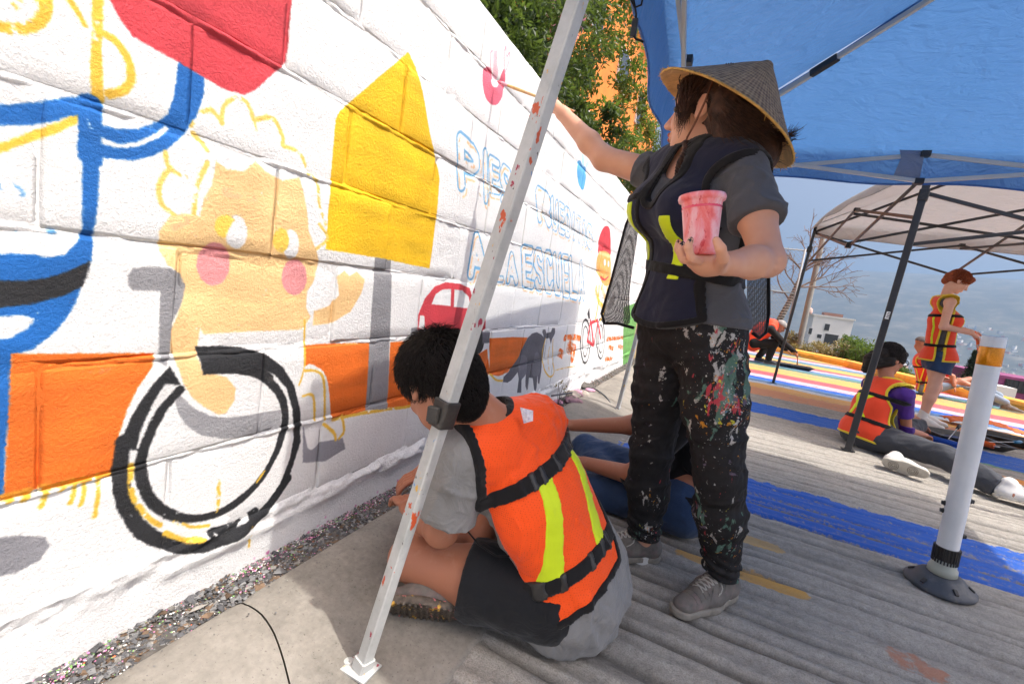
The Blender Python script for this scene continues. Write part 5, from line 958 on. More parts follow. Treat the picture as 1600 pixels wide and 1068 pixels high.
# ------------------------------------------------------------------ the boy sitting at the wall in the orange vest
def fixed(T): off = Vector(T.location); return lambda o: (setattr(o, 'matrix_parent_inverse', Matrix.Translation(-off)), o)[1]
def boy():
    T = thing('person', 'boy sitting cross legged in orange vest with lime strips, grey shirt and black shorts', 'person', (-.22, 1.08, 0)); fin = fixed(T)
    pel = vec(-.235, 1.185, .112); L5 = vec(-.25, 1.18, .20); T8 = vec(-.355, 1.13, .355); C7 = px(764, 648, 1.04)+vec(.012, 0, -.02); shL, shR = px(722, 712, .955), px(838, 664, 1.24)
    hc = px(685, 598, .945); hf = nrm((-.70, .34, -.70)); hu = nrm((-.58, .18, .80))
    HP, HC, HL, HM = head_prims(hc, hf, hu, .97)
    fw = nrm(vec(-.93, .36, 0)); sdL = nrm(vec(-.36, -.93, 0)); bk = nrm(vec(.86, -.2, .45))
    eL, wL = px(690, 826, .945), px(650, 808, 1.05); eR, wR = vec(-.55, 1.40, .30), vec(-.74, 1.24, .28)
    hL, kL, aL = vec(-.265, 1.085, .115), px(640, 872, .985), vec(-.56, 1.30, .07); hR, kR, aR = vec(-.24, 1.26, .115), vec(-.60, 1.50, .20), vec(-.53, 1.12, .065)
    spine = [(RC(pel-sdL*.06, pel+sdL*.06, .115, .115, fw, .9), .05), (RC(pel, L5, .132, .126, bk, .76), .06), (RC(L5, T8, .126, .138, bk, .72), .06), (RC(T8, lerp(shL, shR, .5)+vec(.02, 0, -.05), .138, .120, bk, .68), .06), (RC(shL, shR, .062, .062), .06), (RC(lerp(shL, shR, .22)+vec(.01, 0, .01), lerp(shL, shR, .78)+vec(.01, 0, .01), .062, .062), .05)]
    neck = [(RC(C7, hc+HM @ vec(0, -.045, -.05), .058, .056), .04)]
    arms = [(RC(shL, eL, .050, .041), .02), (RC(eL, wL, .042, .028), .02), (RC(shR, eR, .050, .041), .02), (RC(eR, wR, .042, .028), .02)]
    legs = [(RC(hL, lerp(hL, kL, .5), .092, .080), .03), (RC(lerp(hL, kL, .5), kL, .080, .056), .03), (RC(kL, lerp(kL, aL, .35), .054, .056), .02), (RC(lerp(kL, aL, .35), aL, .056, .036), .02), (RC(hR, kR, .090, .056), .03), (RC(kR, aR, .055, .036), .02)]
    hands = []
    for w_, dr in ((wL, nrm((-.8, .5, .1))), (wR, nrm((-.6, -.5, -.3)))):
        p = w_+dr*.05; hands.append((RC(w_, p, .026, .034, (0, 0, 1), .6), .02)); sdv = nrm(np.cross(dr, (0, 0, 1)))
        for q in range(4): c, _ = finger(p+dr*.03+sdv*(.027-.018*q), [dr+vec(0, 0, -.2), dr+vec(0, 0, -.9), dr*.3+vec(0, 0, -1)], [.036, .026, .02], .0092, .0072); hands += c
        c, _ = finger(p+sdv*.03-dr*.02, [dr+sdv*.7, dr+vec(0, 0, -.5)], [.036, .03], .0115, .0085); hands += c
    bu = U(spine, neck, arms, legs, hands); hd_ = head_fn(HP, HC); body = lambda P, c, hd: smin(bu(P, c, hd), hd_(P, c, hd), .02)
    lo, hi = bounds(pel, hc, kL, kR, shL, shR, wL, wR, pad=.17); lo[2] = .004; fin(mesh_sdf('body', body, lo, hi, .0058, M['skin_b'], T))
    # T-shirt hanging loose
    tu = U(spine, [(RC(shL, lerp(shL, eL, 1.0), .056, .066), .03), (RC(shR, lerp(shR, eR, .8), .056, .062), .03), (RC(pel+vec(.01, -.03, -.03), pel+vec(0.01, .08, -.03), .112, .112), .05)]); wr = lambda P: .007*crease(P, 16, 24)+.005*crease(P*A3((1, 1, .5)), 30, 25)+.005*wav(P, 17, 21)+.0042*wav(P*A3((1, 1, .6)), 48, 22)+.004*np.sin((P@A3((.5, .2, .85)))*70+2*wav(P, 9, 3))*np.clip((.33-P[:, 2])*6, 0, 1)
    nA = A3(nrm(eL-shL)); pA = A3(lerp(shL, eL, .80)); nB = A3(nrm(eR-shR)); pB = A3(lerp(shR, eR, .7))
    def sl(P): a = np.where((P-A3(T8))@A3(sdL) > .13, (P-pA)@nA, -1); b_ = np.where((P-A3(T8))@A3(sdL) < -.14, (P-pB)@nB, -1); return np.maximum(a, b_).astype(F32)
    cutn = lambda P: -(U([(RC(C7+vec(-.03, 0, .03), hc, .066, .09), 0)])(P, A3(C7), 9)); hem = lambda P: (.015+.01*wav(P, 12, 3)+.33*np.clip((-.30-P[:, 0]), 0, 1)-P[:, 2]).astype(F32)
    lo, hi = bounds(pel, shL, shR, eL, eR, C7, pad=.2); lo[2] = -.01; fin(mesh_sdf('t_shirt', both(inflate(tu, .014, wr), sl, cutn, hem), lo, hi, .0055, M['tee_heather'], T))
    # shorts
    su = U([(RC(pel-sdL*.06+fw*.03, pel+sdL*.06+fw*.03, .085, .085), .05)], legs[:2], legs[4:5]); lo, hi = bounds(hL, hR, kL, kR, pel, pad=.17); lo[2] = 0
    nK, pK = A3(nrm(kL-hL)), A3(lerp(hL, kL, .58)); nR, pR = A3(nrm(kR-hR)), A3(lerp(hR, kR, .65))
    cut = lambda P: np.maximum(np.where(P[:, 1] < 1.18, (P-pK)@nK, -1), np.where(P[:, 1] >= 1.18, (P-pR)@nR, -1)).astype(F32)
    fin(mesh_sdf('shorts', both(inflate(su, .017, lambda P: .004*wav(P, 22, 31)+.0025*wav(P, 60, 32)), cut, plane((0, 0, .24), (0, 0, 1)), lambda P: .004-P[:, 2]), lo, hi, .0055, M['shorts_black'], T))
    # shoe of the folded right leg, sole to the camera
    m, t, b, N, L = newmat('paint_trodden_sole'); P_ = pos(t, False); n1 = noise(t, P_, 60, 5); n2 = noise(t, P_, 38, 4, .7)
    c = ramp(t, n1.outputs[0], [(0.3, lin(58, 52, 46)), (0.7, lin(110, 98, 86))]).outputs[0]; c = mixn(t, ramp(t, n2.outputs[0], [(0.6, (0, 0, 0, 1)), (0.64, (1, 1, 1, 1))]).outputs[0], c, lin(206, 160, 60)); n3 = noise(t, P_, 50, 3); c = mixn(t, ramp(t, n3.outputs[0], [(0.64, (0, 0, 0, 1)), (0.67, (1, 1, 1, 1))]).outputs[0], c, lin(190, 110, 110)); L.new(c, b.inputs['Base Color']); bump(t, b, n1.outputs[0], .5, .01)
    heel, toe = np.array(gnd(712, 962, .045)), np.array(gnd(598, 948, .045)); s_ = make_shoe(T, heel, toe, (-.15, .90, .55), M['shoe_grey'], m, .046, .0045); fin(s_)
    sd2 = nrm(np.cross(nrm(toe-heel), nrm((-.15, .90, .55)))); L_ = np.linalg.norm(toe-heel); f = nrm(toe-heel); dn = -nrm(np.array((-.15, .9, .55))-f*(np.array((-.15, .9, .55))@f)); mb = MB()
    for k in range(11): c0 = heel+f*L_*(.08+.078*k)+dn*.0005; w_ = .036 if k in (0, 10) else .042; mb.bar(c0-sd2*w_, c0+sd2*w_, .006, .006, tuple(dn))
    tr_ = fin(mb.build('tread', m, None, kind='stuff')); tr_.parent = s_; tr_.matrix_parent_inverse = s_.matrix_parent_inverse.copy(); tr_.matrix_parent_inverse = Matrix.Identity(4)
    # vest
    vu = U(spine); vi = .024; vw = lambda P: .005*wav(P, 13, 41)+.0025*wav(P, 40, 42); vb = lambda P, c, hd: np.minimum(vu(P, c, hd, .12)-vi-vw(P), tu(P, c, hd, .12)-.018-wr(P))
    ax = nrm(C7-pel); A_ax = A3(ax); s_of = lambda P: (P-A3(pel))@A_ax; LS = float((C7-pel)@ax); lat = lambda P: (P-A3(T8))@A3(sdL); bkd = lambda P: (P-A3(T8))@A3(bk)
    ah = U([(RC(shL+sdL*.035+vec(-.075, 0, -.10), shL+sdL*.3+vec(-.18, 0, -.25), .060, .11), 0), (RC(shR-sdL*.035+vec(-.075, 0, -.10), shR-sdL*.3+vec(-.18, 0, -.2), .060, .11), 0)])
    nk = U([(RC(C7+vec(-.045, 0, .035), hc, .078, .10), 0)])
    side = lambda P: np.abs(lat(P))-.134-.115*np.clip(s_of(P)/LS, 0, 1)**1.3
    hemv = lambda P: .045+.085*np.clip(np.abs(lat(P))/.11, 0, 1)**3*0-s_of(P)+.0*lat(P)
    G = lambda P: np.maximum.reduce([-ah(P, A3(C7), 9), -nk(P, A3(C7), 9), hemv(P), side(P)]).astype(F32)
    front = lambda P: np.where(s_of(P) > LS*.72, -1, -(bkd(P)+.02)).astype(F32)
    lo, hi = bounds(pel, shL, shR, C7, pad=.2); lo[2] = .02
    GG = lambda P: np.maximum(G(P), front(P)).astype(F32)
    ve = fin(mesh_sdf('vest', both(vb, GG), lo, hi, .005, M['orange'], T))
    def sub(name, f_, m_, v_=.0045): o = mesh_sdf(name, f_, lo, hi, v_, m_); o.parent = ve; return o
    sub('trim', lambda P, c, hd: np.maximum.reduce([vb(P, c, hd)-.0045, np.abs(G(P)+.006)-.0095, front(P)]), M['trim_black'])
    st = lambda s0, sl_: (lambda P, c, hd: np.maximum.reduce([vb(P, c, hd)-.007, np.abs(s_of(P)-s0-sl_*lat(P))-.0165, front(P)-.02, side(P)]))
    sub('strap', st(LS*.70, .10), M['trim_black']); sub('strap', st(LS*.245, .10), M['trim_black'])
    for x0 in (.075, -.075): sub('reflective_strip', lambda P, c, hd: np.maximum.reduce([vb(P, c, hd)-.0035, np.abs(lat(P)-x0)-.023, LS*.245+.1*x0-s_of(P), s_of(P)-LS*.70-.1*x0, front(P)]), M['lime'])
    for s0, xs in ((LS*.70, (.105, .075, .02, -.05, -.10)), (LS*.245, (.10, .06, -.02, -.07, -.10))):
        for x0 in xs: sub('buckle', lambda P, c, hd: np.maximum.reduce([vb(P, c, hd)-.0095, np.abs(s_of(P)-s0-.1*lat(P))-.019, np.abs(lat(P)-x0)-.008, front(P)]), M['black_plastic'])
    fin(MB().tube([px(836, 862, 1.02), px(810, 868, 1.0), px(775, 868, .99), px(748, 850, .99), px(728, 826, 1.0)], .0022, 6).build('side_tie', M['trim_black'], T, True))
    # small printed tag at the collar
    tg = MB(); a, b2, c2, d2 = px(808, 640, 1.04), px(828, 645, 1.04), px(826, 662, 1.03), px(812, 666, 1.03); nn = vec(.012, -.012, .012); tg.add([a+nn, b2+nn, c2+nn*1.3, d2+nn*1.3], [(0, 1, 2, 3)])
    tm = mat('printed_tag', lin(216, 212, 220), .6, .3, 90, 200, .1, dirt=lin(90, 80, 170), ds=120); o = fin(tg.build('label_tag', tm, T)); md = o.modifiers.new('s', 'SOLIDIFY'); md.thickness = .001
    # hair: thick short black
    hu_ = U([(EL(HL(0, -.016, .040), np.array((.081, .099, .084))*.98, HM), .03), (EL(HL(0, .05, .070), np.array((.054, .046, .036))*.98, HM), .03), (RC(HL(0, -.074, .0), HL(0, -.078, -.072), .066, .050), .04)])
    fc = lambda P: -U([(EL(HL(0, .10, -.035), (.075, .06, .078), HM), 0), (EL(HL(-.085, .006, -.02), (.03, .022, .036), HM), 0)])(P, A3(hc), 9)
    hw = lambda P: .005*wav(P, 55, 51)+.003*wav(P, 140, 52); lo, hi = bounds(hc, pad=.2); hb = fin(mesh_sdf('hair', both(inflate(hu_, -.002, hw), fc), lo, hi, .0045, M['hair_base'], T))
    scalp_hair(HL, HM, 5200, .0012, (.045, .085), 5, M['hair_dark'], hb, lambda p: not (p[1] > .055 and p[2] < .055) and p[2] > -.075 and not (abs(p[0]) > .06 and -.012 < p[1] < .03 and p[2] < .02), (.01, -.055, .12), (0, -.016, .040), (.083, .101, .087), .75, .05, .10)
    scalp_hair(HL, HM, 2600, .0012, (.04, .07), 9, M['hair_dark'], hb, lambda p: p[1] < -.055 and p[2] > -.125 and p[2] < .05, (0, -.075, .10), (0, -.074, -.018), (.069, .060, .102), .6, .05, .09)
    scalp_hair(HL, HM, 130, .0011, (.05, .075), 6, M['hair_dark'], hb, lambda p: p[2] > .06, (.01, -.055, .12), (0, -.018, .040), (.083, .101, .087), 1.0, .05, .10)
boy()

# ------------------------------------------------------------------ the third painter, half hidden behind the standing woman
def third():
    T = thing('person', 'seated person in black shirt and blue jeans, half hidden behind the standing woman', 'person', (.02, 2.02, 0)); fin = fixed(T)
    pel = vec(-.0, 2.02, .12); mid = vec(.02, 2.04, .34); nb = vec(-.05, 2.06, .57); sh1, sh2 = vec(-.03, 1.88, .52), vec(-.04, 2.23, .53); hc = vec(-.115, 2.07, .69); hf, hu = nrm((-.9, .1, -.45)), nrm((-.45, 0, .9))
    HP, HC, HL, HM = head_prims(hc, hf, hu, 1.0); e1, w1 = px(988, 742, 1.86), px(912, 722, 2.0); e2, w2 = px(985, 664, 2.08), px(892, 664, 2.13)
    h1, k1, a1 = vec(-.03, 1.93, .12), px(905, 765, 1.98), vec(-.28, 2.28, .08); h2, k2, a2 = vec(-.03, 2.12, .12), px(914, 700, 2.40), vec(-.3, 2.06, .08)
    spine = [(RC(pel+vec(0, -.06, 0), pel+vec(0, .06, 0), .12, .12), .05), (RC(pel, mid, .135, .13, (1, 0, .3), .8), .05), (RC(mid, nb+vec(.02, 0, -.1), .13, .14, (1, 0, .3), .75), .05), (RC(sh1, sh2, .06, .06), .05)]
    arms = [(RC(sh1, e1, .050, .041), .02), (RC(e1, w1, .041, .028), .02), (RC(sh2, e2, .050, .041), .02), (RC(e2, w2, .041, .028), .02)]
    legs = [(RC(h1, k1, .09, .060), .03), (RC(k1, a1, .058, .04), .03), (RC(h2, k2, .09, .060), .03), (RC(k2, a2, .058, .04), .03)]
    hands = []
    for w_, dr in ((w1, nrm((-.9, .3, -.1))), (w2, nrm((-.95, .1, .1)))):
        p = w_+dr*.05; hands.append((RC(w_, p, .026, .034, (0, 0, 1), .6), .02)); sdv = nrm(np.cross(dr, (0, 0, 1)))
        for q in range(4): c, _ = finger(p+dr*.03+sdv*(.027-.018*q), [dr, dr+vec(0, 0, -.8), dr*.3+vec(0, 0, -1)], [.034, .026, .02], .0092, .0072); hands += c
        c, _ = finger(p-sdv*.03-dr*.02, [dr-sdv*.7, dr], [.036, .03], .0115, .0085); hands += c
    bu = U(spine, arms, legs, hands, [(RC(nb, hc+HM @ vec(0, -.03, -.06), .055, .053), .04)]); hd_ = head_fn(HP, HC); lo, hi = bounds(pel, hc, k1, k2, w1, w2, sh1, sh2, pad=.16); lo[2] = .005
    fin(mesh_sdf('body', lambda P, c, hd: smin(bu(P, c, hd), hd_(P, c, hd), .02), lo, hi, .007, M['skin_b'], T))
    w = lambda P: .004*wav(P, 20, 3)+.0025*wav(P, 55, 4)
    def sl(P): a = np.where(P[:, 1] < 1.90, (P-A3(lerp(sh1, e1, .55)))@A3(nrm(e1-sh1)), -1); b_ = np.where(P[:, 1] > 2.19, (P-A3(lerp(sh2, e2, .55)))@A3(nrm(e2-sh2)), -1); return np.where(P[:, 2] > .2, np.maximum(a, b_), -1).astype(F32)
    tu = U(spine, arms[:1], arms[2:3]); lo, hi = bounds(pel, sh1, sh2, nb, pad=.2); lo[2] = .05; fin(mesh_sdf('t_shirt', both(inflate(tu, .013, w), sl, plane(nb+vec(-.02, 0, .03), (-.3, 0, 1)), plane((0, 0, .13), (0, 0, -1))), lo, hi, .007, M['black_cloth'], T))
    lo, hi = bounds(pel, k1, k2, a1, a2, pad=.16); lo[2] = 0; fin(mesh_sdf('jeans', both(inflate(U(spine[:1], legs), .012, w), plane((0, 0, .24), (0, 0, 1)), lambda P: .004-P[:, 2]), lo, hi, .007, M['denim'], T))
    hu_ = U([(EL(HL(0, -.016, .038), np.array((.083, .10, .09)), HM), .03)]); fc = lambda P: -U([(EL(HL(0, .10, -.035), (.075, .06, .075), HM), 0)])(P, A3(hc), 9); lo, hi = bounds(hc, pad=.18); fin(mesh_sdf('hair', both(inflate(hu_, 0, lambda P: .005*wav(P, 60, 5)), fc), lo, hi, .007, M['hair_dark'], T))
    for a_, f_ in ((a1, (-.5, -.4, 0)), (a2, (-.6, .5, 0))): fin(make_shoe(T, np.array((a_[0], a_[1], .02)), np.array((a_[0], a_[1], .02))+nrm(f_)*.25, (0, 0, 1), M['shoe_grey'], M['sole_grey'], .045, .008))
third()

# ------------------------------------------------------------------ painters further down the road
def hivis(T, fin, vu, pel, nb, sd, fw, shs, els, m, trim, vox, infl=.03, x_strips=False, hemdrop=.04, cutfront=False):
    """sleeveless safety vest on a torso: body, bright piping, black straps"""
    lo, hi = bounds(pel, nb, *shs, pad=.2); ax = A3(nrm(nb-pel)); LS = float((nb-pel)@ax); so_ = lambda P: (P-A3(pel))@ax; mid = lerp(pel, nb, .6); lat = lambda P: (P-A3(mid))@A3(sd); fr = lambda P: (P-A3(mid))@A3(fw)
    vb = lambda P, c, hd: vu(P, c, hd, .12)-infl-.004*wav(P, 15, 61)
    ah = U([(RC(s_+(s_-nb)*.05+vec(0, 0, -.02), s_+(s_-nb)*1.5+vec(0, 0, -.0), .105, .16), 0) for s_, e_ in zip(shs, els)]); nk = U([(RC(nb+fw*.02+vec(0, 0, .0), nb+fw*.05+vec(0, 0, .12), .075, .09), 0), (RC(nb+fw*.07, mid+fw*.16, .06, .02), 0)])
    gap = lambda P: np.where(so_(P) < LS*.72, .03-np.abs(fr(P)), -1)
    G = lambda P: np.maximum.reduce([-ah(P, A3(nb), 9), -nk(P, A3(nb), 9), -hemdrop-so_(P), gap(P)]).astype(F32)
    ve = fin(mesh_sdf('vest', both(vb, G), lo, hi, vox, m, T))
    def sub(n, f, mm): o = mesh_sdf(n, f, lo, hi, vox*.9, mm); o.parent = ve
    sub('trim', lambda P, c, hd: np.maximum(vb(P, c, hd)-.006, np.abs(G(P)+.006)-.009), trim)
    for s0 in (LS*.70, LS*.22): sub('strap', lambda P, c, hd: np.maximum.reduce([vb(P, c, hd)-.008, np.abs(so_(P)-s0)-.016]), M['trim_black'])
    if x_strips:
        sub('reflective_strip', lambda P, c, hd: np.maximum.reduce([vb(P, c, hd)-.004, np.minimum(np.abs(lat(P)-(so_(P)-LS*.47)*.7), np.abs(lat(P)+(so_(P)-LS*.47)*.7))-.023, fr(P), so_(P)-LS*.69, LS*.24-so_(P)]), M['lime'])
    else:
        for x0 in (.085, -.085): sub('reflective_strip', lambda P, c, hd: np.maximum.reduce([vb(P, c, hd)-.004, np.abs(lat(P)-x0)-.013, so_(P)-LS*.69, LS*.23-so_(P)]), M['lime'])
    return ve
def simple_hand(w_, dr, dn=(0, 0, -1)):
    dr = nrm(dr); dn = nrm(dn); p = w_+dr*.05; out = [(RC(w_, p, .026, .033, dn, .6), .02)]; sdv = nrm(np.cross(dr, dn))
    for q in range(4): c, _ = finger(p+dr*.03+sdv*(.027-.018*q), [dr+dn*.15, dr+dn*.7, dr*.5+dn], [.034, .026, .02], .0095, .0076); out += c
    c, _ = finger(p+sdv*.03-dr*.02, [dr+sdv*.7, dr+dn*.4], [.036, .03], .0118, .009); return out+c
def seated_girl():
    T = thing('person', 'seated girl with black ponytail, purple shirt and orange vest with lime cross on its back', 'person', (1.16, 4.35, 0)); fin = fixed(T); S = 1.0
    pel = px(1352, 690, 4.40)*vec(1, 1, 0)+vec(0, 0, .12); nb = px(1392, 592, 4.44); pel = np.array(gnd(1345, 700))+vec(.04, .1, .12); nb = px(1388, 598, pel[1]+.05); fw = nrm((.90, .42, 0)); sdR = nrm(np.cross(fw, (0, 0, 1)))  # her right
    mid = lerp(pel, nb, .5)+vec(-.04, -.02, 0); shR, shL = nb+sdR*.165+vec(0, 0, -.055), nb-sdR*.165+vec(0, 0, -.055); hc = px(1392, 560, nb[1]+.03)
    hf, hu = nrm((.90, .38, -.22)), nrm((.15, .05, 1)); HP, HC, HL, HM = head_prims(hc, hf, hu, 1.0, True)
    eR, wR = px(1416, 672, shR[1]+.07), px(1440, 678, 4.75); eL, wL = shL+vec(.16, .1, -.22), shL+vec(.38, .16, -.26)
    kL, aL = px(1480, 712, 4.42), px(1560, 768, 3.98); kR = px(1470, 720, 4.2); hipR, hipL = pel+sdR*.09, pel-sdR*.09
    kR, aR = vec(1.60, 4.20, .14), np.array(gnd(1572, 784))+vec(0, 0, .065); kL, aL = pel+vec(.40, .38, .10), np.array(gnd(1405, 720))+vec(.0, .12, .05)
    spine = [(RC(pel+sdR*.06, pel-sdR*.06, .125, .125), .05), (RC(pel, mid, .128, .118, fw, .8), .05), (RC(mid, nb+vec(0, 0, -.1), .12, .13, fw, .74), .05), (RC(shR, shL, .055, .055), .05)]
    arms = [(RC(shR, eR, .046, .036), .02), (RC(eR, wR, .036, .025), .02), (RC(shL, eL, .046, .036), .02), (RC(eL, wL, .036, .025), .02)]
    legs = [(RC(hipR, kR, .088, .060), .03), (RC(kR, aR, .060, .042), .03), (RC(hipL, kL, .088, .060), .03), (RC(kL, aL, .058, .04), .03)]
    bu = U(spine, arms, legs, simple_hand(wR, nrm(wR-eR)), simple_hand(wL, nrm(wL-eL)), [(RC(nb+vec(0, 0, -.02), hc+HM @ vec(0, -.03, -.06), .05, .05), .04)]); hd_ = head_fn(HP, HC); lo, hi = bounds(pel, hc, kR, aR, kL, shL, wL, wR, pad=.16); lo[2] = .004
    fin(mesh_sdf('body', lambda P, c, hd: smin(bu(P, c, hd), hd_(P, c, hd), .02), lo, hi, .0085, M['skin_b'], T))
    w = lambda P: .005*wav(P, 18, 3)+.003*wav(P, 50, 4)
    def sl(P): a = np.where((P-A3(nb))@A3(sdR) > .14, (P-A3(lerp(shR, eR, .62)))@A3(nrm(eR-shR)), -1); b_ = np.where((P-A3(nb))@A3(sdR) < -.14, (P-A3(lerp(shL, eL, .6)))@A3(nrm(eL-shL)), -1); return np.where(P[:, 2] > .25, np.maximum(a, b_), -1).astype(F32)
    lo, hi = bounds(pel, shR, shL, nb, pad=.2); lo[2] = .1; fin(mesh_sdf('t_shirt', both(inflate(U(spine, arms[:1], arms[2:3]), .013, w), sl, plane(nb+vec(0, 0, .0), (.2, .1, 1)), plane((0, 0, .15), (0, 0, -1))), lo, hi, .008, M['purple'], T))
    lo, hi = bounds(pel, kR, aR, kL, aL, pad=.18); lo[2] = 0
    tw = lambda P: .010*crease(P, 13, 17)+.006*wav(P, 14, 7)+.004*wav(P, 40, 8); nA = A3(nrm(aR-kR)); fin(mesh_sdf('trousers', both(inflate(U(spine[:1], legs), .022, tw), plane((0, 0, .27), (0, 0, 1)), lambda P: np.where(P[:, 0] > 1.70, (P-A3(lerp(kR, aR, .90)))@nA, -1).astype(F32), lambda P: .003-P[:, 2]), lo, hi, .009, M['charcoal'], T))
    hivis(T, fin, U(spine), pel, nb, sdR, fw, (shR, shL), (eR, eL), M['orange_red'], M['yellow_trim'], .0085, .03, True, .06)
    d = nrm((.9, .05, 0)); h1 = aR*vec(1, 1, 0)-d*.06+vec(0, 0, .02); s1 = make_shoe(T, h1, h1+d*.28, nrm((.05, .12, 1)), M['shoe_white'], M['sole_white'], .050, .0065, M['sock']); fin(s1)
    fin(mesh_sdf('sock', U([(RC(lerp(kR, aR, .85), aR+d*.0, .033, .030), 0)]), *bounds(aR, pad=.14), .008, M['skin_a'], T))
    heel, toe = np.array(gnd(1382, 722, .05)), np.array(gnd(1448, 742, .05)); s2 = make_shoe(T, heel, toe, (-.25, .9, .35), M['shoe_white'], M['sole_white'], .050, .006); fin(s2)
    up_ = nrm((-.25, .9, .35)); f = nrm(toe-heel); dn = -nrm(up_-f*(up_@f)); L_ = np.linalg.norm(toe-heel); q_ = Vector(dn).to_track_quat('Z', 'Y').to_matrix(); mb = MB()
    for cpos in (.22, .68):
        mb = MB()
        for r in (.010, .019, .028): mb.tube([heel+f*L_*cpos+dn*.001+np.array(q_ @ Vector((r*math.cos(a), r*math.sin(a)*1.15, 0))) for a in np.linspace(0, 6.2832, 20)], .0022, 4, False)
        tr = mb.build('tread', M['sole_grey'], None, True, kind='stuff'); tr.parent = s2
    hu_ = U([(EL(HL(0, -.022, .036), np.array((.084, .102, .092)), HM), .03), (RC(HL(0, -.09, .0), HL(-.01, -.125, -.06), .058, .052), .04), (RC(HL(-.01, -.125, -.06), HL(-.02, -.13, -.15), .050, .034), .04), (RC(HL(.03, .06, .06), HL(.05, .06, .0), .03, .016), .02), (RC(HL(.05, -.03, -.03), HL(.02, -.09, -.09), .04, .03), .03)]); fc = lambda P: -U([(EL(HL(0, .105, -.04), (.07, .06, .078), HM), 0), (EL(HL(.085, .0, -.02), (.03, .022, .03), HM), 0)])(P, A3(hc), 9)
    lo, hi = bounds(hc, HL(0, -.15, -.1), pad=.17); fin(mesh_sdf('hair', both(inflate(hu_, 0, lambda P: .004*wav(P, 60, 5)+.003*wav(P, 130, 6)), fc), lo, hi, .0065, M['hair_dark'], T)); scalp_hair(HL, HM, 1300, .0022, (.06, .12), 7, M['hair_dark'], list(T.children)[-1], lambda p: not (p[1] > .05 and p[2] < .05) and p[2] > -.06, (0, .02, .13), (0, -.022, .036), (.086, .104, .094), .10, .05, .08)
    g = MB().tube([HL(.078, .0, .008), HL(.072, .06, .004), HL(.066, .092, .0)], .0028, 5); g.tube([HL(.066+.0, .094, .0)+HM @ vec(-.03+.026*math.cos(a), .006, .024*math.sin(a)) for a in np.linspace(0, 6.28, 16)], .003, 5, False); g.tube([HL(-.066+.0, .094, .0)+HM @ vec(.03+.026*math.cos(a), .006, .024*math.sin(a)) for a in np.linspace(0, 6.28, 16)], .003, 5, False); fin(g.build('glasses', M['black_plastic'], T, True))
    return wR
seated_girl()
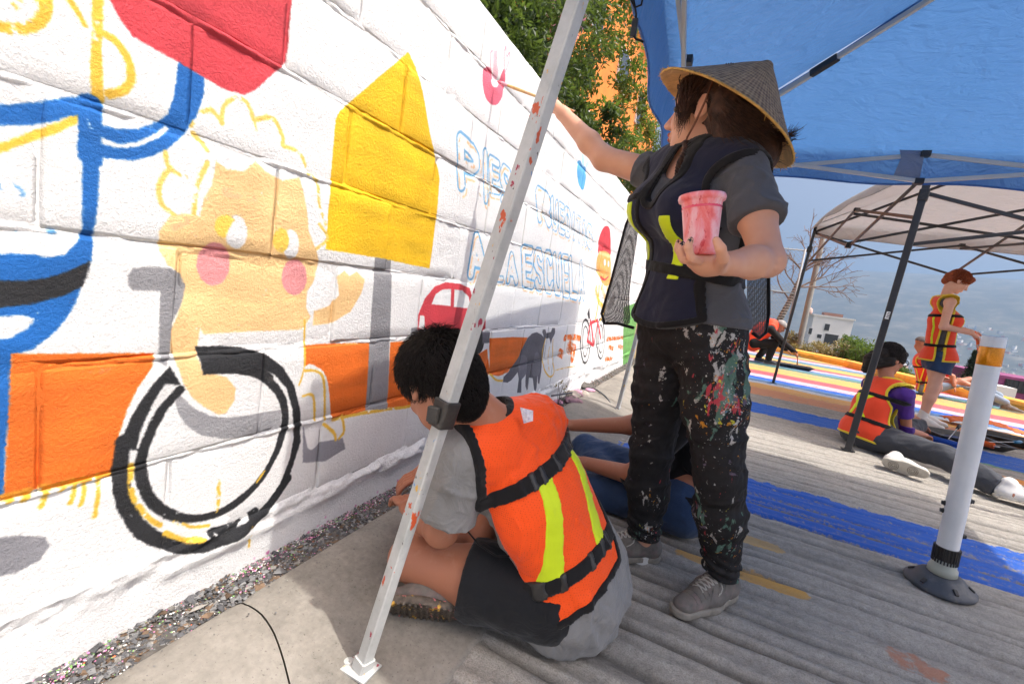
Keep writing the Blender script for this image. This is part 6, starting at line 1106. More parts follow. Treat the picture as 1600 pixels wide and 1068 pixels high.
def redhead():
    T = thing('person', 'standing woman with short red hair, denim shorts and orange vest, reaching out with a brush', 'person', (2.28, 6.6, 0)); fin = fixed(T); Y = 6.62
    foot = px(1440, 662, Y); S = 1.0; fw = nrm((.97, -.05, 0)); sdN = vec(0, -1, 0)*1.0
    hc = px(1497, 440, Y); nb = px(1477, 464, Y); hip = px(1466, 560, Y); hf, hu = nrm((.85, -.12, -.5)), nrm((.5, 0, .86)); HP, HC, HL, HM = head_prims(hc, hf, hu, 1.02, True)
    shN, shF = nb+vec(.0, -.155, -.06), nb+vec(.0, .155, -.06); kN, aN = px(1458, 606, Y-.09), px(1442, 650, Y-.08); kF, aF = px(1462, 606, Y+.1), px(1447, 640, Y+.16); hN, hF = hip+vec(0, -.08, -.02), hip+vec(0, .08, -.02)
    eN, wN = px(1474, 510, Y-.19), px(1518, 520, Y-.2); eF, wF = shF+vec(.06, .03, -.24), shF+vec(.30, .02, -.26); ch = lerp(nb, hip, .35)
    spine = [(RC(hip+vec(0, -.05, 0), hip+vec(0, .05, 0), .115, .115), .05), (RC(hip, lerp(hip, nb, .4), .128, .108, fw, .8), .05), (RC(lerp(hip, nb, .4), ch+vec(0, 0, -.02), .108, .125, fw, .78), .05), (RC(shN, shF, .05, .05), .05), (EL(ch+fw*.07+vec(0, -.06, -.02), (.055, .055, .055)), .05)]
    arms = [(RC(shN, eN, .044, .036), .02), (RC(eN, wN, .036, .025), .02), (RC(shF, eF, .044, .036), .02), (RC(eF, wF, .036, .025), .02)]
    legs = [(RC(hN, kN, .085, .052), .03), (RC(kN, lerp(kN, aN, .35), .052, .055), .03), (RC(lerp(kN, aN, .35), aN, .055, .035), .03), (RC(hF, kF, .085, .052), .03), (RC(kF, aF, .054, .035), .03), (RC(aN, aN+vec(0, 0, -.05), .034, .034), .02), (RC(aF, aF+vec(0, 0, -.05), .034, .034), .02)]
    bu = U(spine, arms, legs, simple_hand(wN, nrm((.8, 0, -.6)), (-.3, 0, -1)), simple_hand(wF, nrm(wF-eF)), [(RC(nb+vec(0, 0, -.03), hc+HM @ vec(0, -.03, -.06), .05, .048), .04)]); hd_ = head_fn(HP, HC); lo, hi = bounds(hc, aN, aF, wN, wF, pad=.17); lo[2] = .01
    fin(mesh_sdf('body', lambda P, c, hd: smin(bu(P, c, hd), hd_(P, c, hd), .02), lo, hi, .0085, M['skin_c'], T))
    w = lambda P: .004*wav(P, 18, 3)+.003*wav(P, 50, 4); lo, hi = bounds(hip, nb, shN, shF, pad=.18)
    fin(mesh_sdf('top', both(inflate(U(spine), .010, w), plane(nb+fw*.03+vec(0, 0, -.06), (.5, 0, 1)), plane(hip+vec(0, 0, .06), (0, 0, -1)), lambda P: (np.abs(P[:, 1]-Y)-.13).astype(F32)), lo, hi, .008, M['tee_grey'], T))
    su = U(spine[:2], [(RC(hN, lerp(hN, kN, .55), .095, .10), .03), (RC(hF, lerp(hF, kF, .55), .095, .10), .03)]); lo, hi = bounds(hip, kN, kF, pad=.2); fin(mesh_sdf('shorts', both(inflate(su, .015, w), plane(hip+vec(0, 0, .09), (0, 0, 1)), plane(lerp(hip, kN, .44), (-.12, 0, -1))), lo, hi, .0085, M['denim'], T))
    hivis(T, fin, U(spine), hip, nb, sdN, fw, (shN, shF), (eN, eF), M['orange_red'], M['yellow_trim'], .0085, .035, False, .02)
    for a_, d in ((aN, nrm((.75, -.65, 0))), (aF, nrm((.9, -.3, 0)))):
        h_ = a_*vec(1, 1, 0)-d*.06; h_[2] = 0; fin(make_shoe(T, h_, h_+d*.27, (0, 0, 1), M['shoe_white'], M['sole_white'], .050, .008)); fin(mesh_sdf('sock', U([(RC(a_+vec(0, 0, .06), a_+vec(0, 0, -.05), .042, .042), 0)]), *bounds(a_, pad=.14), .008, M['sock'], T))
    hu_ = U([(EL(HL(0, -.016, .040), np.array((.082, .100, .088)), HM), .03), (RC(HL(0, -.085, .0), HL(0, -.085, -.05), .055, .04), .03), (RC(HL(0, .07, .075), HL(.05, .075, .03), .035, .018), .02)]); fc = lambda P: -U([(EL(HL(0, .105, -.035), (.072, .06, .075), HM), 0), (EL(HL(.085, .006, -.02), (.03, .022, .03), HM), 0)])(P, A3(hc), 9); lo, hi = bounds(hc, pad=.2); hb = fin(mesh_sdf('hair', both(inflate(hu_, 0, lambda P: .005*wav(P, 50, 5)), fc), lo, hi, .008, M['hair_red'], T)); scalp_hair(HL, HM, 1100, .0024, (.05, .10), 8, M['hair_red'], hb, lambda p: not (p[1] > .055 and p[2] < .06) and p[2] > -.05 and not (abs(p[0]) > .06 and p[1] > -.02 and p[2] < .015), (0, -.03, .13), (0, -.016, .040), (.084, .102, .090), .14, .10, .12)
    # brush in her hand
    tip = px(1531, 552, Y-.2); b0 = px(1526, 528, Y-.2); T2 = thing('paint_brush', 'flat orange paint brush in the hand of the red haired woman', 'brush', tuple(tip)); d = Vector(tip-b0).normalized(); T2.rotation_euler = (-d).to_track_quat('Z', 'Y').to_euler()
    MB().box((0, 0, .03), (.05, .014, .07)).build('bristles', mat('orange_bristles', lin(232, 120, 60), .8), T2); bevel(MB().box((0, 0, .08), (.055, .016, .035)).build('ferrule', M['steel_grey'], T2)); MB().lathe([(.001, .09), (.013, .10), (.010, .14), (.014, .19), (.006, .24), (.001, .245)], 10).build('handle', mat('orange_handle', lin(226, 104, 54), .4), T2, True)
redhead()
def recliner():
    T = thing('person', 'person in grey cap, red vest and pale jeans sitting behind the standing redhead', 'person', (3.6, 10.4, 0)); fin = fixed(T); Y = 10.4
    pel = px(1450, 604, Y)*vec(1, 1, 0)+vec(0, 0, .12); nb = px(1443, 556, Y); hc = px(1440, 537, Y); fw = nrm((.95, -.2, 0)); sd = nrm(np.cross(fw, (0, 0, 1))); hf, hu = nrm((.9, -.3, -.25)), nrm((.2, 0, 1)); HP, HC, HL, HM = head_prims(hc, hf, hu, 1.0)
    sh = [nb+sd*q*.17+vec(0, 0, -.06) for q in (1, -1)]; k1, a1 = px(1500, 596, Y-.05), px(1570, 628, Y-.2); k2, a2 = px(1515, 594, Y+.3), px(1560, 618, Y+.35); el = [px(1488, 588, Y-.1), nb+vec(.2, .2, -.3)]; wr_ = [px(1490, 598, Y-.15), nb+vec(.42, .15, -.32)]
    spine = [(RC(pel+sd*.06, pel-sd*.06, .125, .125), .05), (RC(pel, lerp(pel, nb, .5), .13, .13, fw, .8), .05), (RC(lerp(pel, nb, .5), nb+vec(0, 0, -.1), .13, .14, fw, .75), .05), (RC(sh[0], sh[1], .06, .06), .05)]
    arms = [q for s_, e_, w_ in zip(sh, el, wr_) for q in ((RC(s_, e_, .05, .04), .02), (RC(e_, w_, .04, .028), .02))]; legs = [(RC(pel+sd*.09, k1, .09, .062), .03), (RC(k1, a1, .06, .042), .03), (RC(pel-sd*.09, k2, .09, .062), .03), (RC(k2, a2, .06, .042), .03)]
    bu = U(spine, arms, legs, simple_hand(wr_[0], (.3, -.2, -.9)), simple_hand(wr_[1], (1, 0, -.2)), [(RC(nb, hc+HM @ vec(0, -.03, -.06), .052, .05), .04)]); hd_ = head_fn(HP, HC); lo, hi = bounds(hc, pel, a1, a2, k2, wr_[1], pad=.18); lo[2] = .01; fin(mesh_sdf('body', lambda P, c, hd: smin(bu(P, c, hd), hd_(P, c, hd), .02), lo, hi, .014, M['skin_b'], T))
    lo, hi = bounds(pel, nb, *sh, *el, pad=.2); lo[2] = .1; fin(mesh_sdf('shirt', both(inflate(U(spine, arms), .013), plane(nb, (0, 0, 1)), lambda P: np.where(P[:, 0] > nb[0]+.22, (P[:, 0]-nb[0]-.36), -1).astype(F32)), lo, hi, .014, M['red_cloth'], T))
    lo, hi = bounds(pel, a1, a2, k1, k2, pad=.2); lo[2] = 0; fin(mesh_sdf('jeans', both(inflate(U(spine[:1], legs), .02, lambda P: .006*wav(P, 15, 2)), plane((0, 0, .28), (0, 0, 1))), lo, hi, .014, M['denim_light'], T))
    hivis(T, fin, U(spine), pel, nb, sd, fw, sh, el, M['orange_red'], M['yellow_trim'], .013, .035)
    for a_, d in ((a1, nrm((.9, -.5, 0))), (a2, nrm((.95, .2, 0)))): h_ = a_*vec(1, 1, 0)-d*.03; h_[2] = .01; fin(make_shoe(T, h_, h_+d*.28, (0, 0, 1), M['shoe_grey'], M['sole_grey'], .050, .013))
    lo, hi = bounds(hc, pad=.2); c = fin(mesh_sdf('cap', both(inflate(U([(EL(HL(0, -.01, .045), np.array((.088, .105, .09)), HM), .02)]), 0), plane(HL(0, 0, .035), HM @ vec(0, .1, -1))), lo, hi, .012, mat('grey_cap', lin(92, 88, 88), .9), T)); br = MB(); br.box(HL(0, .12, .045), (.13, .10, .012), Matrix(HM.tolist())); o = br.build('brim', M['charcoal'], None); o.parent = c
recliner()
def croucher():
    T = thing('person', 'crouching person in black hoodie and cap painting stripes at the far end of the road', 'person', (1.0, 10.7, 0)); fin = fixed(T); Y = 10.75
    pel = px(1178, 535, Y); nb = px(1204, 509, Y); hc = px(1219, 510, Y); fw = nrm((.98, -.1, 0)); hf, hu = nrm((.85, -.1, -.55)), nrm((.55, 0, .85)); HP, HC, HL, HM = head_prims(hc, hf, hu, 1.03)
    sh = [px(1203, 514, Y)+vec(0, q*.17, 0) for q in (-1, 1)]; kN, aN = px(1209, 536, Y-.12), px(1201, 560, Y-.12); kF, aF = px(1200, 540, Y+.2), px(1186, 556, Y+.1); eN, wN = px(1224, 535, Y-.22), px(1243, 551, Y-.25); eF, wF = px(1215, 535, Y+.2), px(1228, 545, Y+.1)
    spine = [(RC(pel+vec(0, -.06, 0), pel+vec(0, .06, 0), .13, .13), .05), (RC(pel, lerp(pel, nb, .5)+vec(-.02, 0, .06), .14, .14), .05), (RC(lerp(pel, nb, .5)+vec(-.02, 0, .06), nb, .14, .12), .05), (RC(sh[0], sh[1], .065, .065), .05)]
    arms = [(RC(sh[0], eN, .055, .045), .02), (RC(eN, wN, .045, .03), .02), (RC(sh[1], eF, .055, .045), .02), (RC(eF, wF, .045, .03), .02)]; legs = [(RC(pel+vec(0, -.09, -.02), kN, .095, .07), .03), (RC(kN, aN, .068, .048), .03), (RC(pel+vec(0, .09, -.02), kF, .095, .07), .03), (RC(kF, aF, .066, .046), .03)]
    bu = U(spine, arms, legs, simple_hand(wN, (.5, 0, -.9)), simple_hand(wF, (.8, 0, -.6)), [(RC(nb, hc+HM @ vec(0, -.03, -.06), .055, .052), .04)]); hd_ = head_fn(HP, HC); lo, hi = bounds(hc, pel, aN, aF, wN, pad=.2); lo[2] = .01; fin(mesh_sdf('body', lambda P, c, hd: smin(bu(P, c, hd), hd_(P, c, hd), .02), lo, hi, .014, M['skin_b'], T))
    lo, hi = bounds(pel, nb, *sh, wN, pad=.22); h = fin(mesh_sdf('hoodie', both(inflate(U(spine, arms), .016, lambda P: .006*wav(P, 16, 3)), lambda P: np.where((P[:, 2] < .35) & (P[:, 0] > wN[0]-.2), (P-A3(lerp(eN, wN, .85)))@A3(nrm(wN-eN)), -1).astype(F32)), lo, hi, .013, M['black_cloth'], T))
    lo, hi = bounds(pel, kN, aN, kF, aF, pad=.2); lo[2] = .04; fin(mesh_sdf('trousers', both(inflate(U(spine[:1], legs), .018, lambda P: .006*wav(P, 16, 3)), lambda P: .06-P[:, 2]), lo, hi, .013, M['black_cloth'], T))
    lo, hi = bounds(pel, nb, *sh, pad=.22); ve = fin(mesh_sdf('vest', lambda P, c, hd: np.maximum.reduce([U(spine)(P, c, hd)-.036, -(P[:, 2]-.36-.8*(P[:, 0]-nb[0])), np.abs(P[:, 1]-Y)-.17]), lo, hi, .013, M['orange_red'], T))
    mb = MB()
    for q in (-.02, .0, .02): mb.tube([px(1194, 532, Y-.24)+vec(0, 0, q), px(1208, 526, Y-.24)+vec(0, 0, q)], .006, 5)
    for a_ in (aN, aF): h_ = a_*vec(1, 1, 0)+vec(-.07, 0, 0); h_[2] = .01; fin(make_shoe(T, h_, h_+vec(.28, -.02, 0), (0, 0, 1), M['charcoal'], M['sole_grey'], .050, .013))
    lo, hi = bounds(hc, pad=.2); c = fin(mesh_sdf('cap', both(inflate(U([(EL(HL(0, -.01, .045), np.array((.088, .105, .09)), HM), .02)]), 0), plane(HL(0, 0, .03), HM @ vec(0, .1, -1))), lo, hi, .012, mat('pale_grey_cap', lin(150, 148, 146), .9), T)); o = MB().box(HL(0, .135, .035), (.13, .11, .014), Matrix(HM.tolist())).build('brim', M['black_cloth'], None); o.parent = c
    T2 = thing('paint_brush', 'small brush in the hand of the crouching painter', 'brush', tuple(wN+vec(.05, 0, -.05))); T2.rotation_euler = (0, math.radians(-8), 0); MB().lathe([(.0001, -.20), (.012, -.18), (.014, -.15), (.009, -.13), (.008, 0), (.0001, .03)], 8).build('brush_body', mat('brush_wood_dark', lin(150, 100, 60), .6), T2, True)
croucher()
# ------------------------------------------------------------------ canopies
def canopy_cloth(name, col, m_rough, translucent, tint):
    m, t, b, N, L = newmat(name); P = pos(t, False); n1 = noise(t, P, 2.2, 5); n2 = noise(t, P, 5, 4, .6, 1.2); n3 = noise(t, P, 700, 2)
    c = ramp(t, n1.outputs[0], [(0.3, mixc(col, (0, 0, 0), .12)), (0.7, mixc(col, (1, 1, 1), .03))]).outputs[0]; L.new(c, b.inputs['Base Color']); b.inputs['Roughness'].default_value = m_rough; b.inputs['Specular IOR Level'].default_value = .35
    tr = N.new('ShaderNodeBsdfTranslucent'); tr.inputs[0].default_value = tint; mx = N.new('ShaderNodeMixShader'); mx.inputs[0].default_value = translucent; L.new(b.outputs[0], mx.inputs[1]); L.new(tr.outputs[0], mx.inputs[2]); L.new(mx.outputs[0], N['Material Output'].inputs['Surface'])
    mp = N.new('ShaderNodeMapping'); mp.inputs['Scale'].default_value = (1, 2.6, 1); mp.inputs['Rotation'].default_value = (0, 0, .7); L.new(P, mp.inputs[0]); n4 = noise(t, mp.outputs[0], 7, 4, .6, 1.0)
    b1 = bump(t, b, mth(t, 'ADD', n2.outputs[0], n4.outputs[0]), .6, .03); bump(t, b, n3.outputs[0], .1, .001, b1); L.new(b1.outputs[0], tr.inputs['Normal']); return m
hems = []
def cloth_roof(corners, apex, drop, m, parent, bulge=.05, sag=.06, name='cloth', n=26, seed=1, outbow=(0, 0, 0, 0)):
    """four sloping panels from the eaves to the peak and a hanging valance on each side"""
    V, Q = [], []; C = [Vector(c) for c in corners]; A = Vector(apex); cen = sum(C, Vector())/4
    for k in range(4):
        a, b_ = C[k], C[(k+1) % 4]; out = ((a+b_)/2-cen); out.z = 0; out.normalize(); base = len(V); rows = n+7
        for i in range(rows):
            for j in range(n+1):
                u = j/n; e = a.lerp(b_, u)+out*outbow[k]*4*u*(1-u)
                if i <= n: s = i/n; p = A.lerp(e, s); p.z -= sag*4*s*(1-s)*(.4+2.4*u*(1-u)) * (1 if s < 1 else 0); p.z += .008*math.sin(9*u+7*s+seed)*s*(1-s)*4
                else: q = (i-n)/6; p = e+out*(.018*math.sin(q*2)+.012*math.sin(u*23+seed*3+k)*q*q+.02*q); p.z -= drop[k]*q*(1+.05*math.sin(u*17+k))
                V.append(p)
        Q += [(base+i*(n+1)+j, base+i*(n+1)+j+1, base+(i+1)*(n+1)+j+1, base+(i+1)*(n+1)+j) for i in range(rows-1) for j in range(n)]
    o = obj(name, meshdata(name, V, Q, m, True), parent); base = 0
    for k in range(4):
        row = [V[k*(n+7)*(n+1)+(n+6)*(n+1)+j] for j in range(n+1)]; hm = MB().tube(row, .005, 6, False).build('hem', m, parent, True); hems.append(hm)
        seam = [V[k*(n+7)*(n+1)+i*(n+1)]+Vector((0, 0, -.004)) for i in range(1, n+1)]; hems.append(MB().tube(seam, .0055, 6, False).build('seam', m, parent, True))
    return o
def truss(parent, a, b_, zt, zb, w, m, off=(0, 0, 0)):
    """two scissor pairs along one side between corners a and b: returns the middle points"""
    a, b_, off = Vector(a), Vector(b_), Vector(off); mid = (a+b_)/2; P = lambda p, z, o=0: Vector((p.x, p.y, z))+off+Vector((o*off.y, o*off.x, 0))
    for k, (p, q, z0, z1) in enumerate(((a, mid, zb, zt), (a, mid, zt, zb), (mid, b_, zt, zb), (mid, b_, zb, zt))):
        d = .011*(1 if k % 2 else -1); nv = (b_-a).cross(Vector((0, 0, 1))).normalized()*d
        MB().bar(P(p, z0)+nv, P(q, z1)+nv, w*.7, w, (0, 0, 1)).build('truss_bar', m, parent)
    for z in (zt, zb): bevel(MB().box(P(mid, z), (w*2.0, w*2.0, w*1.5)).build('joint', M['black_plastic'], parent), .003)
    return mid
def blue_canopy():
    T = thing('blue_canopy', 'blue pop up canopy with white frame over the two painters at the wall', 'canopy', (.95, 2.2, 0)); fin = fixed(T)
    m = canopy_cloth('blue_canopy_cloth', lin(66, 114, 182), .5, .29, lin(92, 144, 204)); pm = M['steel_white']; gm = M['steel_grey']
    NL, FL, FR, NR = Vector((-.31, .88, 1.97)), Vector((-.455, 3.52, 2.03)), Vector((2.24, 3.47, 1.97)), Vector((2.22, .36, 1.97)); ap = Vector((.92, 2.2, 2.52))
    fin(cloth_roof([NL, FL, FR, NR], ap, (.20, .165, .18, .18), m, T, outbow=(.035, 0, 0, 0))); [fin(h_) for h_ in hems]; hems.clear()
    # legs
    scuff, t, b, N, L = newmat('white_leg_with_paint'); P = pos(t, False); n0 = noise(t, P, 9, 5, .7); c = ramp(t, n0.outputs[0], [(0.3, lin(158, 160, 158)), (0.6, lin(184, 185, 183))]).outputs[0]
    for k, (col, sc, th) in enumerate((((190, 80, 40), 15, .645), ((150, 40, 66), 19, .67), ((206, 160, 60), 22, .67), ((70, 66, 62), 60, .68), ((90, 140, 190), 30, .71))):
        mp = N.new('ShaderNodeMapping'); mp.inputs['Location'].default_value = (k*2.7, k, k*4.1); mp.inputs['Scale'].default_value = (1.6, 1.6, .8); L.new(P, mp.inputs[0]); n = noise(t, mp.outputs[0], sc, 4, .6); c = mixn(t, ramp(t, n.outputs[0], [(th, (0, 0, 0, 1)), (th+.012, (1, 1, 1, 1))]).outputs[0], c, lin(*col))
    L.new(c, b.inputs['Base Color']); b.inputs['Roughness'].default_value = .4
    def leg(f, top, collar_t, rot=0.0, pm=scuff):
        f, top = Vector(f), Vector(top); d = (top-f).normalized(); zt = f.lerp(top, collar_t)
        o = fin(MB().bar(f+d*.01, top, .028, .028, (.25, 1, .1)).build('leg', pm, T))
        inner = MB().bar(zt+d*.02, top, .0325, .0325, (.25, 1, .1)).build('outer_tube', pm, None) ; inner.parent = o
        cl = MB(); cl.bar(zt-d*.03, zt+d*.03, .042, .046, (.25, 1, .1)); cl.box(zt+Vector((-.01, -.027, 0)), (.026, .014, .034)); c_ = bevel(cl.build('collar', M['black_plastic'], None), .004); c_.parent = o
        fp = MB().box(f+Vector((-.012, 0, .003)), (.088, .060, .005), Matrix.Rotation(rot, 3, 'Z')); fp.lathe([(.0001, .0062), (.011, .0062), (.011, .0072), (.0001, .0072)], 14, f+Vector((-.036, -.004, 0))); fo = bevel(fp.build('foot_plate', pm, None), .002); fo.parent = o
        bm_ = MB().bar(f+Vector((0, 0, .004)), f+d*.03, .036, .036, (.25, 1, .1)).build('foot_socket', pm, None); bm_.parent = o
    leg((-.583, .752, .004), (-.286, .938, 1.97), .315); leg((-.62, 3.75, .0), (-.44, 3.50, 2.0), .62); leg((2.46, 3.72, 0), (2.22, 3.45, 1.97), .5, 0, pm); leg((2.45, .16, 0), (2.2, .40, 1.97), .5, 0, pm)
    tops = [Vector((-.29, .95, 0)), Vector((-.43, 3.49, 0)), Vector((2.21, 3.45, 0)), Vector((2.2, .41, 0))]
    n0 = len(COL.objects)
    for k, off in enumerate(((.02, 0, 0), (0, -.02, 0), (-.02, 0, 0), (0, .02, 0))):
        a, b_ = tops[k], tops[(k+1) % 4]; o0 = set(COL.objects); truss(T, a, b_, 1.985, 1.83, .022, gm, off)
        for o in set(COL.objects)-o0: fin(o)
    pk = ap-Vector((0, 0, .05))
    for k, a in enumerate(tops):
        e = Vector((a.x, a.y, 1.985)); mid = e.lerp(pk, .5)+Vector((0, 0, -.005))
        fin(MB().bar(e, mid, .022, .026).build('rafter', gm, T)); fin(MB().bar(mid+Vector((0, 0, .006)), pk, .018, .022).build('rafter', gm, T)); fin(bevel(MB().bar(e.lerp(pk, .46), e.lerp(pk, .53), .030, .036).build('rafter_joint', M['black_plastic'], T), .004))
        fin(bevel(MB().box(e+Vector((0, 0, -.01)), (.06, .06, .07)).build('corner_bracket', M['black_plastic'], T), .006))
    fin(MB().bar(pk-Vector((0, 0, .12)), pk+Vector((0, 0, .03)), .04, .04).build('peak_hub', M['black_plastic'], T))
    # cloth tab over the mid joint of the far side
    tm = canopy_cloth('grey_tab', lin(120, 130, 150), .6, .2, lin(110, 130, 170)); a = Vector((.84, 3.455, 0)); fin(MB().add([(a.x-.075, a.y+.01, 2.02), (a.x+.06, a.y+.01, 2.02), (a.x+.045, a.y-.012, 1.96), (a.x-.06, a.y-.012, 1.96), (a.x-.075, a.y+.005, 1.845), (a.x+.055, a.y+.005, 1.845)], [(0, 1, 2, 3), (3, 2, 5, 4)]).build('cloth_tab', tm, T, True))
    # a loop of black cord with a toggle hanging from the side
    T2 = thing('cord_toggle', 'black cord loop with toggle hanging from the edge of the blue canopy', 'cord', tuple(px(992, 5, 1.35))); f2 = fixed(T2); mc = M['black_cloth']; Y = 1.35
    f2(MB().tube([px(u, v, Y) for u, v in ((985, -30), (986, 0), (992, 12), (1002, 8), (1005, -6), (998, -14), (990, -2), (994, 22), (993, 34))], .0030, 6).build('cord', mc, T2, True)); f2(bevel(MB().bar(px(993, 30, Y), px(989, 58, Y), .016, .012).build('toggle', M['black_plastic'], T2), .003)); f2(MB().tube([px(990, 56, Y), px(994, 62, Y), px(1000, 63, Y), px(1005, 66, Y)], .003, 6).build('cord_end', mc, T2, True))
blue_canopy()
def grey_canopy():
    T = thing('grey_canopy', 'pale grey pop up canopy on black legs over the seated girl', 'canopy', (2.5, 6, 0)); fin = fixed(T); m = canopy_cloth('grey_canopy_cloth', lin(188, 185, 183), .7, .30, lin(172, 170, 170)); bm = M['steel_black']
    NL, FL, FR, NR = Vector((1.14, 4.28, 2.20)), Vector((.95, 7.62, 2.30)), Vector((4.2, 7.75, 2.30)), Vector((4.3, 4.35, 2.20)); ap = Vector((2.6, 6.0, 3.0))
    fin(cloth_roof([NL, FL, FR, NR], ap, (.10, .16, .12, .12), m, T, sag=-.04, seed=4, outbow=(.10, 0, 0, 0))); [fin(h_) for h_ in hems]; hems.clear()
    for f, t_ in (((1.092, 4.285, 0), (1.165, 4.30, 2.16)), ((.884, 7.68, 0), (.962, 7.62, 2.27)), ((4.35, 4.3, 0), (4.28, 4.36, 2.16)), ((4.1, 7.8, 0), (4.18, 7.74, 2.27))):
        f, t_ = Vector(f), Vector(t_); d = (t_-f).normalized(); o = fin(MB().bar(f, t_, .034 if f.y > 6 else .046, .034 if f.y > 6 else .046, (.3, 1, 0)).build('leg', bm, T)); fp = bevel(MB().box(f+Vector((0, 0, .004)), (.085, .06, .008)).build('foot_plate', bm, None), .002); fp.parent = o; j = bevel(MB().bar(f+d*1.92, f+d*2.0, .06, .06, (.3, 1, 0)).build('collar', M['black_plastic'], None), .004); j.parent = o
        if f.y < 5 and f.x < 2:
            sm = mat('leg_sticker', lin(226, 226, 224), .5, .05); st = MB().box(f+d*1.075+Vector((-.004, -.0245, 0)), (.030, .0015, .055), Matrix.Rotation(.06, 3, 'Y')).build('sticker', sm, None); st.parent = o
            for q in range(4): g = MB().box(f+d*(1.06+.011*q)+Vector((-.004, -.0258, 0)), (.020-.004*(q % 2), .0006, .005), Matrix.Rotation(.06, 3, 'Y')).build('sticker_print', bm, None, kind='stuff'); g.parent = o
    tops = [Vector((1.16, 4.31, 0)), Vector((.965, 7.60, 0)), Vector((4.17, 7.72, 0)), Vector((4.27, 4.37, 0))]
    for k, off in enumerate(((.02, 0, 0), (0, -.02, 0), (-.02, 0, 0), (0, .02, 0))):
        a, b_ = tops[k], tops[(k+1) % 4]; o0 = set(COL.objects); z = 1.97 if k == 3 else 2.16; truss(T, a, b_, z+.02, z-.36, .026, bm, off)
        for o in set(COL.objects)-o0: fin(o)
    mids = [(tops[k]+tops[(k+1) % 4])/2 for k in range(4)]
    cc = Vector((2.6, 6.0, 0))
    for k, a in enumerate(mids):
        fin(MB().bar((a.x, a.y, 1.83), (cc.x, cc.y, 2.35), .018, .026).build('truss_bar', bm, T)); fin(MB().bar((a.x, a.y, 2.14), (cc.x, cc.y, 2.0), .018, .026).build('truss_bar', bm, T))
    for a in tops: fin(MB().bar((a.x, a.y, 2.2), ap-Vector((0, 0, .05)), .020, .028).build('rafter', bm, T))
    fin(MB().bar((cc.x, cc.y, 1.95), ap-Vector((0, 0, .03)), .05, .05).build('peak_hub', M['black_plastic'], T))
grey_canopy()

# ------------------------------------------------------------------ delineator post
def delineator():
    c = (.955, 2.235, 0); T = thing('delineator_post', 'white flexible traffic post with orange reflective band on round black rubber base', 'traffic post', c); T.rotation_euler = (math.radians(1.2), math.radians(-3.2), 0); T.scale = (.80, .80, 1)
    rb = mat('black_rubber', lin(66, 69, 76), .55, .15, 12, 70, .1, dirt=lin(120, 116, 110), ds=14, damt=.5); MB().lathe([(.0001, 0), (.132, 0), (.136, .006), (.134, .014), (.120, .022), (.100, .033), (.085, .048), (.070, .054), (.050, .056), (.0001, .056)], 48).build('base', rb, T, True)
    for a in (.5, 1.6, 2.7, 3.8, 4.9, 6.0): bevel(MB().box((.108*math.cos(a), .108*math.sin(a), .031), (.026, .016, .008), Matrix.Rotation(a, 3, 'Z') @ Matrix.Rotation(.5, 3, 'Y')).build('bolt_slot', M['black_plastic'], T), .002)
    fm, t, b, N, L = newmat('frosted_plastic'); b.inputs['Base Color'].default_value = lin(196, 200, 186); b.inputs['Roughness'].default_value = .4; b.inputs['Transmission Weight'].default_value = .35; MB().lathe([(.048, .053), (.056, .058), (.055, .080), (.048, .086), (.047, .115), (.0001, .115)], 36).build('hinge_cup', fm, T, True)
    mb = MB(); mb.lathe([(.045, .100), (.047, .104), (.047, .165), (.0001, .165)], 36)
    for k in range(26): a = k*2*math.pi/26; mb.box((.048*math.cos(a), .048*math.sin(a), .133), (.005, .0055, .060), Matrix.Rotation(a, 3, 'Z'))
    mb.build('ribbed_collar', M['black_plastic'], T)
    pm, t, b, N, L = newmat('white_tube_plastic'); P = pos(t, False); n = noise(t, P, 5, 5); L.new(ramp(t, n.outputs[0], [(0.3, lin(214, 216, 218)), (0.7, lin(232, 233, 234))]).outputs[0], b.inputs['Base Color']); b.inputs['Roughness'].default_value = .38; b.inputs['Subsurface Weight'].default_value = .15; b.inputs['Subsurface Radius'].default_value = (.02, .02, .02)
    MB().lathe([(.041, .150), (.0415, .155), (.0415, .975), (.040, .978), (.037, .975), (.037, .9)], 40).build('tube', pm, T, True)
    om, t, b, N, L = newmat('orange_reflective'); P = pos(t, False); sp = N.new('ShaderNodeSeparateXYZ'); L.new(P, sp.inputs[0]); w = N.new('ShaderNodeTexVoronoi'); w.inputs['Scale'].default_value = 220; L.new(P, w.inputs['Vector']); n = noise(t, P, 20, 3); L.new(mixn(t, w.outputs['Distance'], lin(214, 124, 8), lin(246, 162, 34)), b.inputs['Base Color']); b.inputs['Roughness'].default_value = .22; b.inputs['Metallic'].default_value = .25
    MB().lathe([(.0415, .872), (.0424, .873), (.0424, .938), (.0415, .939)], 40).build('reflective_band', om, T, True)
    for z, s in ((.36, 1), (.30, -1), (.22, 1), (.33, -1)):
        a = math.radians(-8 if s > 0 else 172); o = Vector((math.cos(a), math.sin(a), 0)); mb = MB(); q = o.to_track_quat('Z', 'Y').to_matrix(); mb.lathe([(.010, -.001), (.0105, .003), (.0075, .007), (.0075, .013), (.0001, .014)], 8, o*.0415+Vector((0, 0, z)), q); mb.build('bolt', M['black_plastic'], T)
delineator()

